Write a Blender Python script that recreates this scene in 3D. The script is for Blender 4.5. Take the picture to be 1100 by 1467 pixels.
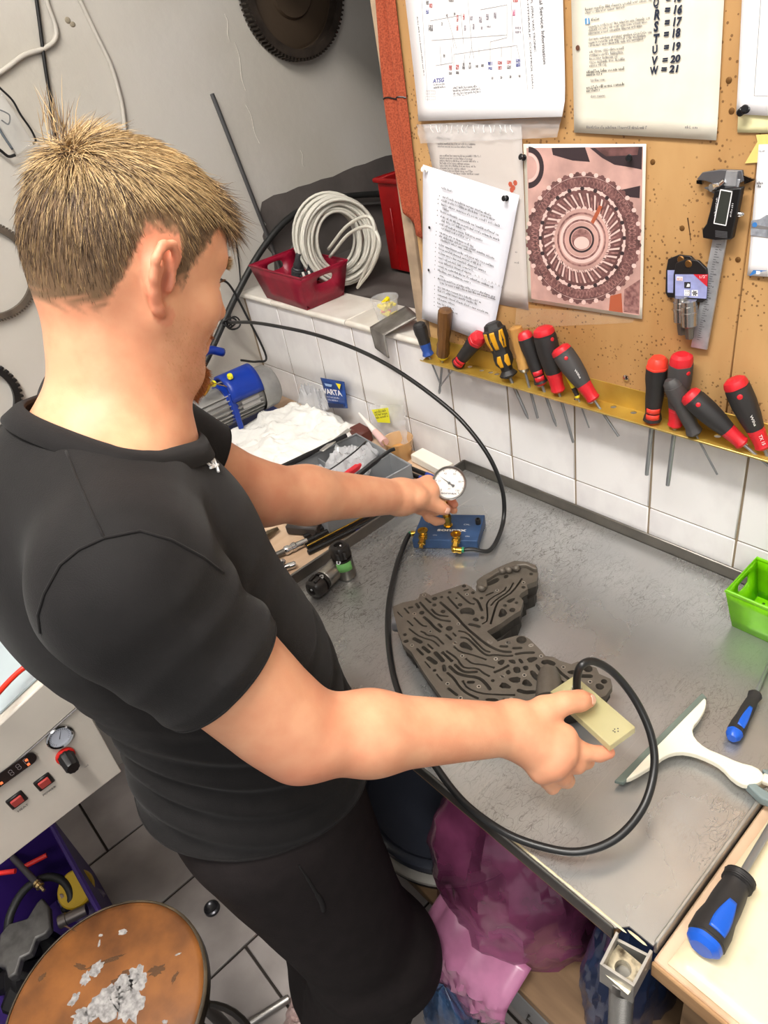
import bpy, bmesh, math, random
import numpy as np
from mathutils import Vector, Matrix, Quaternion, noise as mnoise
from mathutils.bvhtree import BVHTree

for o in list(bpy.data.objects): bpy.data.objects.remove(o)
scene = bpy.context.scene
COL = scene.collection
random.seed(7)
rng = np.random.default_rng(11)
PI = math.pi

# ------------------------------------------------------------------ camera
F_PX = 1031.7
YAW, PITCH, ROLL = -0.957407, 0.610919, -0.203266
CAM = Vector((1.5757, -0.9108, 1.7439))
fw = Vector((math.sin(YAW)*math.cos(PITCH), math.cos(YAW)*math.cos(PITCH), -math.sin(PITCH)))
r0 = fw.cross(Vector((0, 0, 1))).normalized()
u0 = r0.cross(fw)
CR = r0*math.cos(ROLL) + u0*math.sin(ROLL)
CU = -r0*math.sin(ROLL) + u0*math.cos(ROLL)
cd = bpy.data.cameras.new('camera')
cam = bpy.data.objects.new('camera', cd)
COL.objects.link(cam)
m = Matrix((CR, CU, -fw)).transposed().to_4x4()
m.translation = CAM
cam.matrix_world = m
cd.sensor_fit = 'VERTICAL'
cd.sensor_height = 36.0
cd.sensor_width = 27.0
cd.lens = F_PX/1467*36.0
cd.clip_start = 0.02
scene.camera = cam

# ------------------------------------------------------------------ light
world = bpy.data.worlds.new('room_light')
scene.world = world
world.use_nodes = True
bg = world.node_tree.nodes['Background']
bg.inputs[0].default_value = (0.985, 0.985, 1.0, 1)
bg.inputs[1].default_value = 0.46
def area(name, loc, target, size, size_y, power, color=(1, 1, 1)):
    l = bpy.data.lights.new(name, 'AREA')
    l.shape = 'RECTANGLE'; l.size = size; l.size_y = size_y; l.energy = power; l.color = color
    o = bpy.data.objects.new(name, l); COL.objects.link(o)
    o.location = loc
    d = Vector(target) - Vector(loc)
    o.rotation_euler = d.to_track_quat('-Z', 'Y').to_euler()
    return o
area('ceiling_tube_light', (1.20, -1.15, 3.10), (1.20, -0.85, 0), 1.3, 0.18, 46, (1.0, 0.97, 0.93))
area('added_ceiling_uplight', (1.20, -1.15, 3.06), (1.20, -1.15, 4), 1.3, 0.18, 40, (1.0, 0.97, 0.93))  # added upward light, brightens the ceiling reflected in the steel table
area('ceiling_light_rear', (2.7, -1.9, 3.0), (1.2, -0.5, 0.9), 0.9, 0.9, 34, (1.0, 0.97, 0.93))
scene.view_settings.view_transform = 'Standard'
scene.view_settings.look = 'None'
scene.view_settings.gamma = 1.0
scene.view_settings.exposure = 0.02
scene.view_settings.use_curve_mapping = False

# ------------------------------------------------------------------ points on real planes
def ray(px, py):
    return CR*((px-550)/F_PX) - CU*((py-733.5)/F_PX) + fw
def at_z(px, py, z):
    d = ray(px, py); return CAM + d*((z-CAM.z)/d.z)
def at_y(px, py, y):
    d = ray(px, py); return CAM + d*((y-CAM.y)/d.y)
def at_x(px, py, x):
    d = ray(px, py); return CAM + d*((x-CAM.x)/d.x)
V = Vector

# ------------------------------------------------------------------ materials
def lin(c):
    c = c/255.0
    return c/12.92 if c <= 0.04045 else ((c+0.055)/1.055)**2.4
def rgb(*c): return (lin(c[0]), lin(c[1]), lin(c[2]), 1)
MATS = {}
def mat(name, col, rough=0.5, metal=0.0, spec=0.5, var=0.0, vscale=8.0, col2=None, bump=0.0, bscale=60.0,
        trans=0.0, ior=1.45, alpha=1.0, sss=0.0, sheen=0.0, stretch=None, coat=0.0, emit=0.0, detail=4.0, lo=0.35, hi=0.65):
    if name in MATS: return MATS[name]
    mt = bpy.data.materials.new(name); mt.use_nodes = True
    nt = mt.node_tree; N = nt.nodes; L = nt.links
    b = N['Principled BSDF']
    c = rgb(*col)
    b.inputs['Base Color'].default_value = c
    b.inputs['Roughness'].default_value = rough
    b.inputs['Metallic'].default_value = metal
    b.inputs['Specular IOR Level'].default_value = spec
    b.inputs['IOR'].default_value = ior
    b.inputs['Transmission Weight'].default_value = trans
    b.inputs['Alpha'].default_value = alpha
    if coat: b.inputs['Coat Weight'].default_value = coat
    if sheen: b.inputs['Sheen Weight'].default_value = sheen
    if sss:
        b.inputs['Subsurface Weight'].default_value = sss
        b.inputs['Subsurface Radius'].default_value = (1.0, 0.35, 0.2)
        b.inputs['Subsurface Scale'].default_value = 0.008
    if emit:
        b.inputs['Emission Color'].default_value = c; b.inputs['Emission Strength'].default_value = emit
    tc = None
    if var or bump:
        tc = N.new('ShaderNodeTexCoord'); mp = N.new('ShaderNodeMapping')
        L.new(tc.outputs['Object'], mp.inputs['Vector'])
        if stretch: mp.inputs['Scale'].default_value = stretch
    if var:
        nz = N.new('ShaderNodeTexNoise'); nz.inputs['Scale'].default_value = vscale; nz.inputs['Detail'].default_value = detail
        L.new(mp.outputs[0], nz.inputs['Vector'])
        rp = N.new('ShaderNodeValToRGB')
        k = col2 if col2 else tuple(max(0, v*(1-var)) for v in col)
        rp.color_ramp.elements[0].position = lo; rp.color_ramp.elements[1].position = hi
        rp.color_ramp.elements[0].color = rgb(*k); rp.color_ramp.elements[1].color = c
        L.new(nz.outputs['Fac'], rp.inputs['Fac']); L.new(rp.outputs['Color'], b.inputs['Base Color'])
    if bump:
        n2 = N.new('ShaderNodeTexNoise'); n2.inputs['Scale'].default_value = bscale; n2.inputs['Detail'].default_value = 3
        L.new(mp.outputs[0], n2.inputs['Vector'])
        bp = N.new('ShaderNodeBump'); bp.inputs['Strength'].default_value = bump; bp.inputs['Distance'].default_value = 0.002
        L.new(n2.outputs['Fac'], bp.inputs['Height']); L.new(bp.outputs[0], b.inputs['Normal'])
    MATS[name] = mt
    return mt

# ------------------------------------------------------------------ mesh helpers
class MB:
    def __init__(s): s.v = []; s.f = []; s.mi = []; s.cur = 0
    def add(s, vs, fs, mi=None):
        o = len(s.v); s.v += [tuple(v) for v in vs]
        s.f += [tuple(i+o for i in f) for f in fs]; s.mi += [s.cur if mi is None else mi]*len(fs); return s
    def box(s, c, size, M=None, taper=None):
        x, y, z = [q/2 for q in size]; c = V(c)
        t = taper or (1, 1)
        vs = [V((-x, -y, -z)), V((x, -y, -z)), V((x, y, -z)), V((-x, y, -z)), V((-x*t[0], -y*t[1], z)), V((x*t[0], -y*t[1], z)), V((x*t[0], y*t[1], z)), V((-x*t[0], y*t[1], z))]
        if M is not None: vs = [M @ v for v in vs]
        return s.add([c+v for v in vs], [(3, 2, 1, 0), (4, 5, 6, 7), (0, 1, 5, 4), (1, 2, 6, 5), (2, 3, 7, 6), (3, 0, 4, 7)])
    def rbox(s, c, size, b=0.003, M=None):
        # box with chamfered edges
        c = V(c); h = [q/2 for q in size]; b = min(b, min(h)*0.9)
        vs = []; idx = {}
        for sx in (-1, 1):
            for sy in (-1, 1):
                for sz in (-1, 1):
                    for ax in range(3):
                        p = [sx*(h[0]-b), sy*(h[1]-b), sz*(h[2]-b)]
                        p[ax] = (sx, sy, sz)[ax]*h[ax]
                        idx[(sx, sy, sz, ax)] = len(vs); vs.append(V(p))
        fs = []
        for ax in range(3):
            a1, a2 = [(1, 2), (2, 0), (0, 1)][ax]
            for sg in (-1, 1):
                q = []
                for (i, j) in ((-1, -1), (1, -1), (1, 1), (-1, 1)):
                    k = [0, 0, 0]; k[ax] = sg; k[a1] = i; k[a2] = j
                    q.append(idx[(k[0], k[1], k[2], ax)])
                fs.append(q if sg > 0 else q[::-1])
        for ax in range(3):
            a1, a2 = [(1, 2), (2, 0), (0, 1)][ax]
            for i in (-1, 1):
                for j in (-1, 1):
                    k = [0, 0, 0]; k[a1] = i; k[a2] = j
                    k0 = list(k); k0[ax] = -1; k1 = list(k); k1[ax] = 1
                    fs.append([idx[(*k0, a1)], idx[(*k1, a1)], idx[(*k1, a2)], idx[(*k0, a2)]])
        for sx in (-1, 1):
            for sy in (-1, 1):
                for sz in (-1, 1):
                    fs.append([idx[(sx, sy, sz, 0)], idx[(sx, sy, sz, 1)], idx[(sx, sy, sz, 2)]])
        if M is not None: vs = [M @ v for v in vs]
        return s.add([c+v for v in vs], fs)
    def lathe(s, p0, p1, prof, seg=20, caps=True, mis=None, sq=None, up=None):
        # prof: list of (t, r) with t = distance along p0->p1 direction in metres
        p0 = V(p0); a = (V(p1)-p0).normalized()
        x = a.orthogonal().normalized() if up is None else (V(up) - a*V(up).dot(a)).normalized()
        y = a.cross(x); vs = []; fs = []; mi = []
        for t, r in prof:
            for k in range(seg):
                th = 2*PI*k/seg
                rr = r
                if sq: rr = r*(1+sq[1]*math.cos(sq[0]*th))
                vs.append(p0+a*t+(x*math.cos(th)+y*math.sin(th))*rr)
        n = len(prof)
        o = len(s.v); s.v += [tuple(v) for v in vs]
        for i in range(n-1):
            for k in range(seg):
                k2 = (k+1) % seg
                s.f.append((o+i*seg+k, o+i*seg+k2, o+(i+1)*seg+k2, o+(i+1)*seg+k)); s.mi.append(s.cur if mis is None else mis[i])
        if caps:
            if prof[0][1] > 1e-5: s.f.append(tuple(o+k for k in range(seg))[::-1]); s.mi.append(s.cur if mis is None else mis[0])
            if prof[-1][1] > 1e-5: s.f.append(tuple(o+(n-1)*seg+k for k in range(seg))); s.mi.append(s.cur if mis is None else mis[-1])
        return s
    def cyl(s, p0, p1, r0, r1=None, seg=16, caps=True):
        r1 = r0 if r1 is None else r1
        return s.lathe(p0, p1, [(0, r0), ((V(p1)-V(p0)).length, r1)], seg, caps)
    def tube(s, pts, r, seg=8, closed=False, caps=True, flat=None):
        pts = [V(p) for p in pts]; n = len(pts)
        rs = r if isinstance(r, (list, tuple)) else [r]*n
        tang = []
        for i in range(n):
            if closed: t = pts[(i+1) % n]-pts[i-1]
            else: t = pts[min(i+1, n-1)]-pts[max(i-1, 0)]
            tang.append(t.normalized() if t.length > 1e-9 else V((0, 0, 1)))
        x = tang[0].orthogonal().normalized(); vs = []
        for i in range(n):
            x = (x - tang[i]*x.dot(tang[i]))
            x = x.normalized() if x.length > 1e-6 else tang[i].orthogonal().normalized()
            y = tang[i].cross(x)
            for k in range(seg):
                th = 2*PI*k/seg
                vs.append(pts[i]+(x*math.cos(th)+y*math.sin(th))*rs[i])
        fs = []
        for i in range(n if closed else n-1):
            j = (i+1) % n
            for k in range(seg):
                k2 = (k+1) % seg
                fs.append((i*seg+k, i*seg+k2, j*seg+k2, j*seg+k))
        if caps and not closed:
            fs.append(tuple(range(seg))[::-1]); fs.append(tuple((n-1)*seg+k for k in range(seg)))
        return s.add(vs, fs)
    def prism(s, poly, d):
        # poly: list of 3-D points (planar), d: extrusion vector
        n = len(poly); d = V(d)
        vs = [V(p) for p in poly]+[V(p)+d for p in poly]
        fs = [tuple(range(n))[::-1], tuple(range(n, 2*n))]+[(i, (i+1) % n, n+(i+1) % n, n+i) for i in range(n)]
        return s.add(vs, fs)
    def flat(s, poly, mi=None): return s.add(poly, [tuple(range(len(poly)))], mi)
    def ball(s, c, r, seg=12, rings=8, M=None):
        c = V(c); r = r if isinstance(r, (tuple, list)) else (r, r, r); vs = []; fs = []
        for i in range(rings+1):
            ph = PI*i/rings
            for k in range(seg):
                th = 2*PI*k/seg
                v = V((r[0]*math.sin(ph)*math.cos(th), r[1]*math.sin(ph)*math.sin(th), r[2]*math.cos(ph)))
                vs.append(c+(M @ v if M is not None else v))
        for i in range(rings):
            for k in range(seg):
                k2 = (k+1) % seg
                fs.append((i*seg+k, (i+1)*seg+k, (i+1)*seg+k2, i*seg+k2))
        return s.add(vs, fs)
    def grid(s, fn, nu, nv):
        vs = [fn(i/nu, j/nv) for j in range(nv+1) for i in range(nu+1)]
        fs = [(j*(nu+1)+i, j*(nu+1)+i+1, (j+1)*(nu+1)+i+1, (j+1)*(nu+1)+i) for j in range(nv) for i in range(nu)]
        return s.add(vs, fs)

def finish(me, angle=40, smooth=True, recalc=True):
    if recalc:
        bm = bmesh.new(); bm.from_mesh(me)
        bmesh.ops.remove_doubles(bm, verts=bm.verts, dist=1e-6)
        bmesh.ops.recalc_face_normals(bm, faces=bm.faces)
        bm.to_mesh(me); bm.free()
    if smooth:
        me.polygons.foreach_set('use_smooth', [True]*len(me.polygons))
        if angle < 180: me.set_sharp_from_angle(angle=math.radians(angle))
    me.update()

ROOT = {}
def base(o): return ROOT.get(o.name, V((0, 0, 0)))
def link(name, me, parent=None, loc=None):
    o = bpy.data.objects.new(name, me); COL.objects.link(o)
    if parent is not None:
        o.parent = parent; ROOT[o.name] = base(parent)
    elif loc is not None:
        o.location = loc; ROOT[o.name] = V(loc)
    else: ROOT[o.name] = V((0, 0, 0))
    return o
def tag(o, label=None, cat=None, group=None, kind=None):
    if label: o['label'] = label
    if cat: o['category'] = cat
    if group: o['group'] = group
    if kind: o['kind'] = kind
    return o
def build(name, mb, mats, parent=None, angle=40, smooth=True, label=None, cat=None, group=None, kind=None, bevel=0, recalc=True, solid=0, sub=0, local=False):
    mats = mats if isinstance(mats, (list, tuple)) else [mats]
    loc = None
    vs = np.array(mb.v, dtype=float)
    if parent is not None: off = np.array(base(parent))
    else:
        lo = vs.min(0); hi = vs.max(0); off = np.array([(lo[0]+hi[0])/2, (lo[1]+hi[1])/2, lo[2]]); loc = V(off)
    if local: off = off*0
    me = bpy.data.meshes.new(name)
    me.from_pydata((vs-off).tolist(), [], mb.f)
    for q in mats: me.materials.append(q)
    if len(mats) > 1: me.polygons.foreach_set('material_index', mb.mi)
    finish(me, angle, smooth, recalc)
    o = link(name, me, parent, loc)
    if solid:
        md = o.modifiers.new('solid', 'SOLIDIFY'); md.thickness = solid; md.offset = 0
    if sub:
        md = o.modifiers.new('sub', 'SUBSURF'); md.levels = sub; md.render_levels = sub
    if bevel:
        md = o.modifiers.new('bevel', 'BEVEL'); md.width = bevel; md.segments = 2; md.limit_method = 'ANGLE'
    return tag(o, label, cat, group, kind)
def thing(name, label, cat, loc, group=None):
    o = bpy.data.objects.new(name, None); COL.objects.link(o)
    o.empty_display_size = 0.02; o.location = loc; ROOT[o.name] = V(loc)
    return tag(o, label, cat, group)
def frame(ax, up=(0, 0, 1)):
    # 3x3 whose columns are x=ax, y, z~up
    x = V(ax).normalized(); z = V(up); z = (z-x*z.dot(x)).normalized(); y = z.cross(x)
    return Matrix((x, y, z)).transposed()
def smoothpts(pts, n=8, closed=False):
    pts = [V(p) for p in pts]; out = []; m = len(pts)
    for i in range(m if closed else m-1):
        p1, p2 = pts[i], pts[(i+1) % m]
        p0 = pts[i-1] if (closed or i > 0) else p1*2-p2
        p3 = pts[(i+2) % m] if (closed or i < m-2) else p2*2-p1
        for k in range(n):
            t = k/n
            out.append(0.5*((2*p1)+(p2-p0)*t+(2*p0-5*p1+4*p2-p3)*t*t+(3*p1-p0-3*p2+p3)*t*t*t))
    if not closed: out.append(pts[-1])
    return out

def text_verts(body, size, bold=0.0, shear=0.0, align='LEFT', depth=0.0):
    cu = bpy.data.curves.new('t', 'FONT'); cu.body = body; cu.size = size; cu.offset = bold*size; cu.shear = shear
    cu.align_x = align; cu.extrude = depth; cu.resolution_u = 3
    o = bpy.data.objects.new('t', cu); COL.objects.link(o)
    dg = bpy.context.evaluated_depsgraph_get(); dg.update()
    me = bpy.data.meshes.new_from_object(o.evaluated_get(dg))
    vs = [v.co.copy() for v in me.vertices]; fs = [tuple(p.vertices) for p in me.polygons]
    bpy.data.objects.remove(o); bpy.data.curves.remove(cu); bpy.data.meshes.remove(me)
    return vs, fs
def add_text(mb, body, org, ex, ey, size, mi=None, width=None, **k):
    # text laid out in the plane spanned by unit vectors ex (reading direction) and ey (up)
    vs, fs = text_verts(body, size, **k)
    if not vs: return
    sx = 1.0
    if width:
        w = max(v.x for v in vs)-min(v.x for v in vs); sx = width/w if w > 0 else 1
    ex = V(ex).normalized(); ey = V(ey).normalized(); ez = ex.cross(ey); org = V(org)
    mb.add([org+ex*v.x*sx+ey*v.y+ez*v.z for v in vs], fs, mi)
def text_between(mb, body, a, b, h, nrm, mi=None, **k):
    # text from point a to point b (world), cap height about h
    a = V(a); b = V(b); ex = (b-a).normalized(); ey = V(nrm).normalized().cross(ex)
    add_text(mb, body, a, ex, ey, h*1.38, mi, width=(b-a).length, **k)
def microtext(mb, a, b, h, nrm, mi=None, seed=0):
    # a row of tiny illegible print: letter-sized strokes grouped in words
    r = random.Random(seed)
    a = V(a); b = V(b); L = (b-a).length; ex = (b-a).normalized(); ey = V(nrm).normalized().cross(ex)
    x = 0
    while x < L:
        for _ in range(r.randint(3, 10)):
            w = h*r.uniform(0.3, 0.62); hh = h*r.choice((0.62, 0.62, 0.66, 1.0))
            if x+w > L: break
            p = a+ex*x
            t = h*0.17
            mb.flat([p, p+ex*t, p+ex*t+ey*hh, p+ey*hh], mi)
            if r.random() < 0.75:
                q = p+ey*(0.0 if r.random() < 0.5 else hh-t)
                mb.flat([q, q+ex*w*0.8, q+ex*w*0.8+ey*t, q+ey*t], mi)
            if r.random() < 0.6:
                q = p+ex*(w*0.8-t); mb.flat([q, q+ex*t, q+ex*t+ey*hh*0.7, q+ey*hh*0.7], mi)
            x += w+h*0.12
        x += h*0.45
# ================================================================== the room
def structure(name, mb, mats, parent=None, **k):
    return build(name, mb, mats, parent, kind='structure', **k)
grout = mat('grout', (140, 124, 102), 0.9, bump=0.2)
grout_dark = mat('floor_grout', (52, 46, 42), 0.95)
tile_m = mat('marble_tile', (236, 234, 233), 0.22, var=0.1, vscale=9, col2=(214, 210, 211), lo=0.3, hi=0.55, detail=6, bump=0.03, bscale=30, stretch=(1, 1, 0.6))
nose_m = mat('ledge_tile', (226, 221, 212), 0.3, var=0.1, vscale=12, col2=(206, 198, 186), bump=0.05)
plaster = mat('plaster_paint', (192, 187, 179), 0.75, var=0.05, vscale=3, col2=(183, 177, 166), bump=0.35, bscale=45)
dark_paint = mat('dark_wall_paint', (94, 87, 83), 0.85, var=0.12, vscale=12, bump=0.3)
ceil_m = mat('ceiling_paint', (225, 222, 216), 0.9)
floor_m = mat('floor_tile', (172, 164, 160), 0.42, var=0.14, vscale=7, col2=(146, 138, 134), detail=7, bump=0.06)

XL = -0.16
# floor with tiles in running bond
mb = MB(); mb.box((1.0, -1.0, -0.02), (4.6, 4.2, 0.034))
floor = structure('floor', mb, grout_dark)
TW, TL = 0.245, 0.330
tm = MB(); tm.rbox((0, 0, 0.0), (TW-0.006, TL-0.006, 0.012), 0.0015)
src = None
ROWJ = {-1: -0.989, 0: -0.989, 1: -0.78, 2: -0.72, 3: -0.85, 4: -0.93}
for i in range(-1, 6):
    x0 = -0.162+TW*i if i >= 0 else -0.407
    off = ROWJ.get(i, -0.85)
    for j in range(-5, 3):
        c = V((x0+TW/2, off+TL*(j+0.5), -0.004))
        if not (-0.2 < c.x < 1.9 and -2.2 < c.y < -0.1): continue
        if src is None:
            src = build('floor_tile', tm, floor_m, floor, local=True); o = src
        else:
            o = src.copy(); COL.objects.link(o)
        o.location = c-base(floor) if o.parent else c
# left wall: painted plaster, with the dark painted lower zone behind the ledge
mb = MB(); mb.box((XL-0.05, -0.5, 1.61), (0.1, 3.4, 3.22))
wall_left = structure('wall_left', mb, plaster)
r = random.Random(3); poly = []
yy = 0.118
pts = [(0.118, 1.02)]
for k in range(9): pts.append((0.118+r.uniform(-.012, .012), 1.14+0.025*k))
for k in range(30): pts.append((0.13+0.04*k, 1.372+0.0003*k+r.uniform(-.004, .004)))
pts += [(1.19, 1.02)]
mb = MB(); mb.prism([(XL, y, z) for y, z in pts], (0.0015, 0, 0))
structure('painted_zone', mb, dark_paint, wall_left)
# plaster ridges and a screw hole
mb = MB()
for k, (px, py, px2, py2) in enumerate([(336, 60, 352, 130), (352, 150, 372, 205), (322, 20, 330, 60), (430, 215, 436, 240)]):
    a = at_x(px, py, XL); b = at_x(px2, py2, XL)
    mb.tube(smoothpts([a, a.lerp(b, .3)+V((0, .004, 0)), a.lerp(b, .7)-V((0, .003, 0)), b], 3), 0.0016, 6)
structure('plaster_ridge', mb, plaster, wall_left)
mb = MB()
c = at_x(97, 29, XL); mb.ball(c, (0.002, 0.006, 0.006)); mb.ball(c+V((0, 0.007, -0.008)), (0.002, 0.006, 0.005))
structure('wall_plug', mb, mat('plug_grey', (140, 130, 112), .8), wall_left)
# half-height tiled wall on the right, with the ledge of the window niche behind it
mb = MB(); mb.box((1.0, 0.0605, 0.583), (2.32, 0.117, 1.166))
wall_right = structure('wall_right', mb, grout)
tm = MB(); tm.rbox((0, 0, 0), (0.1464, 0.010, 0.1964), 0.0014)
src = None
for k in range(-1, 13):
    for row in range(3):
        zc = [1.0685, 0.874, 0.674][row]; hz = [0.96, 1, 1][row]
        if src is None: src = build('wall_tile', tm, tile_m, wall_right, local=True); o = src
        else: o = src.copy(); COL.objects.link(o)
        o.location = V((0.15*k+0.075, 0.005, zc))-base(wall_right); o.scale = (1, 1, hz)
# ledge: rounded nose trims and top tiles
src = None
nm = MB(); nm.tube([(-0.1488, 0, 0), (0.1488, 0, 0)], 0.0078, 10)
for k in range(-1, 6):
    if src is None: src = build('ledge_nose', nm, nose_m, wall_right, local=True); o = src
    else: o = src.copy(); COL.objects.link(o)
    o.location = V((0.3*k+0.14, 0.0, 1.1695))-base(wall_right)
src = None
nm = MB(); nm.rbox((0, 0, 0), (0.2978, 0.1178, 0.010), 0.0015)
for k in range(-1, 6):
    if src is None: src = build('ledge_tile', nm, nose_m, wall_right, local=True); o = src
    else: o = src.copy(); COL.objects.link(o)
    o.location = V((0.3*k+0.14, 0.0595, 1.1712))-base(wall_right)
mb = MB(); mb.box((1.0, 0.60, 1.155), (2.32, 0.96, 0.03)); structure('niche_sill', mb, dark_paint)
mb = MB(); mb.box((1.0, 0.062, 2.64), (2.32, 0.12, 1.16)); structure('wall_upper', mb, plaster)
mb = MB(); mb.box((1.0, 1.15, 1.61), (2.5, 0.1, 3.22)); structure('wall_back', mb, dark_paint)
mb = MB(); mb.box((1.0, -1.0, 3.26), (4.6, 4.2, 0.06)); structure('ceiling', mb, ceil_m)
# ================================================================== benches and steel table
def steel_material():
    mt = bpy.data.materials.new('scratched_steel'); mt.use_nodes = True
    nt = mt.node_tree; N = nt.nodes; L = nt.links; b = N['Principled BSDF']
    tc = N.new('ShaderNodeTexCoord')
    def noise(scale, rot=(0, 0, 0), sc=(1, 1, 1), det=4, dist=0.0):
        mp = N.new('ShaderNodeMapping'); mp.inputs['Rotation'].default_value = rot; mp.inputs['Scale'].default_value = sc
        L.new(tc.outputs['Object'], mp.inputs['Vector'])
        n = N.new('ShaderNodeTexNoise'); n.inputs['Scale'].default_value = scale; n.inputs['Detail'].default_value = det; n.inputs['Distortion'].default_value = dist
        L.new(mp.outputs[0], n.inputs['Vector']); return n.outputs['Fac']
    def ramp(f, a, b_, c0, c1):
        r = N.new('ShaderNodeValToRGB'); r.color_ramp.elements[0].position = a; r.color_ramp.elements[1].position = b_
        r.color_ramp.elements[0].color = (*c0, 1) if len(c0) == 3 else c0; r.color_ramp.elements[1].color = (*c1, 1) if len(c1) == 3 else c1
        L.new(f, r.inputs['Fac']); return r.outputs['Color']
    def mix(bt, f, a, c):
        m = N.new('ShaderNodeMixRGB'); m.blend_type = bt
        if isinstance(f, float): m.inputs[0].default_value = f
        else: L.new(f, m.inputs[0])
        for s, q in ((1, a), (2, c)):
            if isinstance(q, tuple): m.inputs[s].default_value = q
            else: L.new(q, m.inputs[s])
        return m.outputs[0]
    base_c = ramp(noise(5, det=6), .3, .7, rgb(166, 167, 167), rgb(188, 188, 186))
    # scratches: thin bands of stretched noise in several directions, stronger in worn patches
    wear = ramp(noise(4.5, det=3), .42, .62, (0, 0, 0), (1, 1, 1))
    total = None
    for k, (ang, s) in enumerate([(0.3, 30), (1.1, 38), (1.9, 46), (2.6, 34), (0.8, 52), (2.2, 42)]):
        nz = noise(s, (0, 0, ang), (1, 0.4, 1), 2, 1.5)
        sr = N.new('ShaderNodeValToRGB'); e = sr.color_ramp.elements
        e[0].position = .494; e[0].color = (0, 0, 0, 1); e[1].position = .5; e[1].color = (1, 1, 1, 1)
        e2 = sr.color_ramp.elements.new(.506); e2.color = (0, 0, 0, 1)
        L.new(nz, sr.inputs['Fac'])
        total = sr.outputs['Color'] if total is None else mix('LIGHTEN', 1.0, total, sr.outputs['Color'])
    sc = mix('MULTIPLY', 1.0, total, wear)
    dark = mix('MIX', sc, base_c, rgb(112, 108, 102))
    # a few long bright scratches
    nl = noise(26, (0, 0, 1.35), (1, 0.03, 1), 1, 0.3)
    lr = N.new('ShaderNodeValToRGB'); e = lr.color_ramp.elements
    e[0].position = .497; e[0].color = (0, 0, 0, 1); e[1].position = .5; e[1].color = (1, 1, 1, 1)
    e2 = lr.color_ramp.elements.new(.503); e2.color = (0, 0, 0, 1); L.new(nl, lr.inputs['Fac'])
    lw = mix('MULTIPLY', 1.0, lr.outputs['Color'], ramp(noise(7, det=2), .5, .6, (0, 0, 0), (.8, .8, .8)))
    colr = mix('MIX', lw, dark, rgb(205, 200, 192))
    L.new(colr, b.inputs['Base Color'])
    b.inputs['Metallic'].default_value = 0.75
    rr = ramp(noise(6, det=5), .3, .7, (.22, .22, .22), (.36, .36, .36))
    L.new(mix('ADD', 0.12, rr, sc), b.inputs['Roughness'])
    bp = N.new('ShaderNodeBump'); bp.inputs['Strength'].default_value = .12; bp.inputs['Distance'].default_value = .0006
    L.new(sc, bp.inputs['Height']); L.new(bp.outputs[0], b.inputs['Normal'])
    return mt
steel_sheet = steel_material()
steel = mat('steel', (190, 187, 180), .38, .7, var=.12, vscale=20)
steel_dull = mat('steel_dull', (120, 117, 112), .45, .9, var=.2, vscale=25)
chrome = mat('chrome', (205, 205, 205), .12, 1.0)
black_rubber = mat('black_rubber', (24, 23, 23), .5)
black_plastic = mat('black_plastic', (22, 21, 22), .38)
wood_lam = mat('bench_wood', (212, 184, 156), .45, var=.2, vscale=26, col2=(190, 158, 128), stretch=(1, .1, 1), bump=.1, bscale=80)
wood_edge = mat('bench_edge', (178, 140, 100), .55, var=.25, vscale=26, col2=(140, 104, 70), stretch=(.12, 1, 1))
shelf_wood = mat('shelf_wood', (150, 120, 88), .6, var=.25, vscale=22, col2=(118, 92, 66), stretch=(.15, 1, 1))

TZ = 0.90
T0, T1, TY0, TY1 = 0.622, 1.412, -0.582, -0.008
t = thing('steel_worktable', 'scratched steel sheet worktable with raised rims and a threaded corner leg', 'table', (1.02, -0.3, 0.0))
mb = MB(); mb.prism([(T0, TY1, TZ-.003), (T0, TY0, TZ-.003), (1.374, TY0, TZ-.003), (1.384, TY0+.012, TZ-.003), (T1, TY0+.012, TZ-.003), (T1, TY1, TZ-.003)], (0, 0, .003))
build('table_top', mb, steel_sheet, t)
rim = mat('rim_steel', (128, 124, 118), .36, .9, var=.1, vscale=18)
mb = MB(); mb.rbox((1.017, TY1+.0035, TZ+.007), (.80, .005, .030), .0015); build('back_rim', mb, rim, t)
mb = MB(); mb.rbox((T0-.002, -.295, TZ+.008), (.005, .578, .032), .0015); build('left_rim', mb, rim, t)
mb = MB(); mb.rbox((T1+.001, -.289, TZ-.008), (.004, .556, .026), .001); build('right_rim', mb, steel, t)
mb = MB(); mb.rbox(((T0+1.374)/2, TY0-.002, TZ-.008), (1.374-T0, .004, .024), .0015); build('front_rim', mb, steel_dull, t)
mb = MB(); mb.rbox(((T0+1.374)/2, TY0+.012, TZ-.022), (1.374-T0, .026, .014), .001); build('front_batten', mb, wood_edge, t)
mb = MB()
mb.box((1.017, -.29, TZ-.02), (.76, .03, .03)); mb.box((.66, -.3, TZ-.02), (.03, .54, .03)); mb.box((1.37, -.28, TZ-.02), (.03, .5, .03))
build('under_frame', mb, steel_dull, t)
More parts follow.
